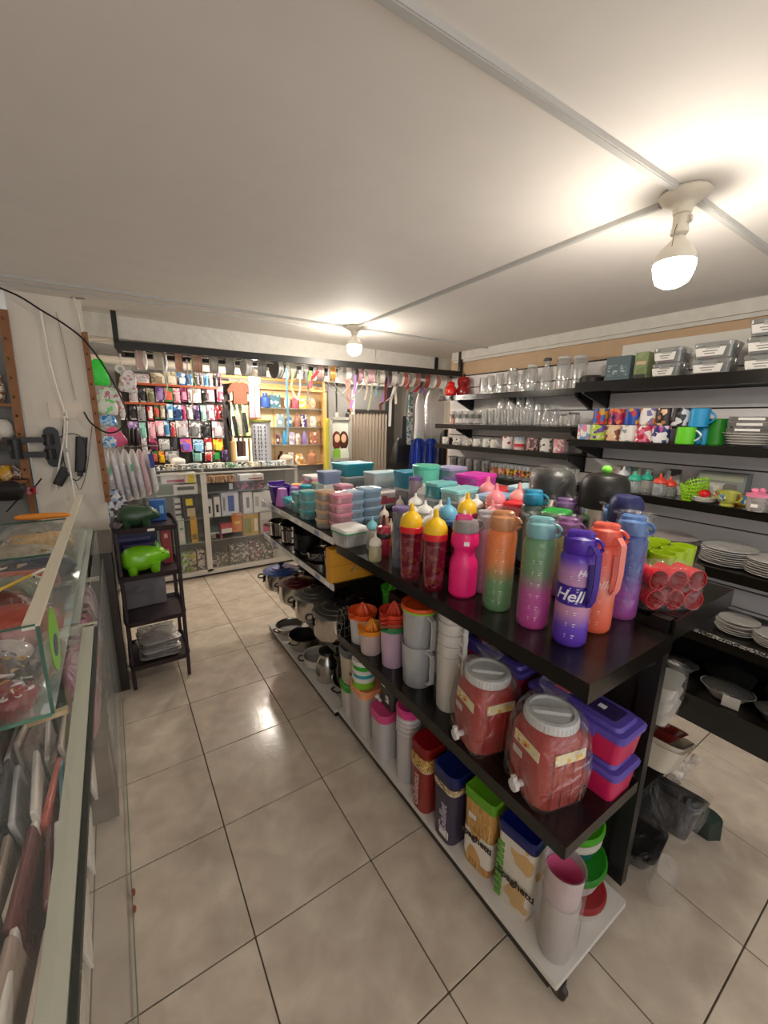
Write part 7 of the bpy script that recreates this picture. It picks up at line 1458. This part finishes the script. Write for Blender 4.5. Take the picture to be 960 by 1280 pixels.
def cable(label, pts, yy, r, c, name='cable'):
    P3 = []
    for p_ in pts:
        y_ = yy if len(p_) < 3 else p_[2]; P3.append(at(p_[0],p_[1],y=y_))
    o = P3[0]; sm = []
    for i in range(len(P3)-1):       # catmull-rom
        a = P3[max(0,i-1)]; b = P3[i]; c_ = P3[i+1]; d = P3[min(len(P3)-1,i+2)]
        for s in range(6):
            u = s/6; sm.append(.5*((2*b)+(c_-a)*u+(2*a-5*b+4*c_-d)*u*u+(3*b-a-3*c_+d)*u**3))
    sm.append(P3[-1])
    return solo(name, label, 'cable', lambda m: m.tube([v-o for v in sm], r, 6), P(c, .45), o)
cable('thick black cable arching from the left wall down in a big loop', [(0,360),(25,371),(52,388),(80,405),(105,425),(128,455),(148,490),(158,515),(152,535),(135,541),(115,530),(105,515)], 3.12, .0055, '1c1a1b')
cable('left white cable running down the pillar to the counter', [(50,385),(56,420),(64,460),(74,495),(80,515),(80,545),(74,580),(70,612)], 3.165, .0055, 'fbf7ef')
cable('right white cable crossing the power adapter', [(82,512),(84,530),(83,560),(88,590),(94,625)], 3.15, .0055, 'fbf7ef')
cable('thin black cord looping round the long adapter', [(80,520),(78,560),(84,590),(98,600),(108,575),(104,550),(90,542),(72,548),(62,560)], 3.165, .003, '1e1c1e')
cable('thin grey cord hanging right of the long adapter', [(115,532),(112,560),(108,590),(100,612),(94,600)], 3.168, .002, '4a4644')
cable('black cord running from the square adapter to the left counter', [(52,598),(40,612),(25,622),(8,640)], 3.10, .0045, '1e1c1e')
cable('thin grey wire stapled up the pillar under the arching cable', [(70,390),(80,430),(88,470),(95,500)], 3.185, .0025, 'b4aa9c')
cable('white pipe-like cable at the right top edge of the pillar', [(92,372),(97,390),(102,415)], 3.16, .008, 'e6e0d6')
solo('cable_clip', 'grey metal clip where the white cables enter the ceiling above the pillar', 'clip', lambda m: m.box(0,0,0,.07,.03,.016), P('6c6862', .4), at(97,371,y=3.16), (0,0,-.3))
# goods on the far left shelf (left of the pillar)
t = thing('side_shelf', 'brown wooden shelf unit with small goods left of the white pillar', 'shelf', (-.68,3.22,0))
for z_ in (1.18,1.42,1.62,): part('shelf_board', lambda m: m.box(0,0,z_,.46,.10,.016), WOODM, t, 'ssb%.2f' % z_)
part('back_board', lambda m: m.box(0,.055,1.35,.50,.01,1.5), P('8a8a88', .6), t)
part('shelf_leg', lambda m: [m.box(s*.23,.03,.6,.03,.03,1.2) for s in (-1,1)], WOODM, t, kind='stuff')
for i, (dx, z_, w_, h_, c, nm) in enumerate(((.17,1.64,.06,.16,'8a5a30','brown bead strings'),(.10,1.64,.06,.17,'a87038','tan bead strings'),(.16,1.428,.10,.11,'d8d4cc','white tape bobbins'),(.14,1.19,.07,.09,'e0a820','yellow paint tubes'),(.19,1.19,.05,.09,'6a5450','brown wool bundle'),(.06,1.19,.07,.10,'e8c850','cream and yellow pack'),(.04,1.428,.09,.12,'243a8c','navy blue box'))):
    solo('craft_goods', '%s on the shelf left of the pillar' % nm, 'goods', puffy(w_,.06,h_,.008,i+4) if i not in (6,) else (lambda m: m.box(0,0,h_/2,w_,.06,h_)), PRINT((c,c,'e4dcd0',c),36,.4,'noise',i), (-.68+dx,3.21,z_-.001+(.0)), smooth=60)
solo('black_pouch', 'black fabric pouch with red trim lying on the counter corner below the television arm', 'pouch', puffy(.16,.10,.09,.014,3,5,7,.03), P('1a1718', .6, 0, 1, .4, 30), (-.50,2.95,1.115))
for i in range(9):
    solo('red_spool', 'pink and red thread spool, %s in the row under the yellow tubes' % oname(i,9), 'spool', lambda m: m.lathe([(.010,0),(.014,.003),(.009,.008),(.010,.03),(.014,.036),(.010,.039)], 12), P(('c83a4c','d87c8c','b8303c')[i % 3], .4), (-.62+.026*i,3.10,1.113), group='thread spools', key='tspool')
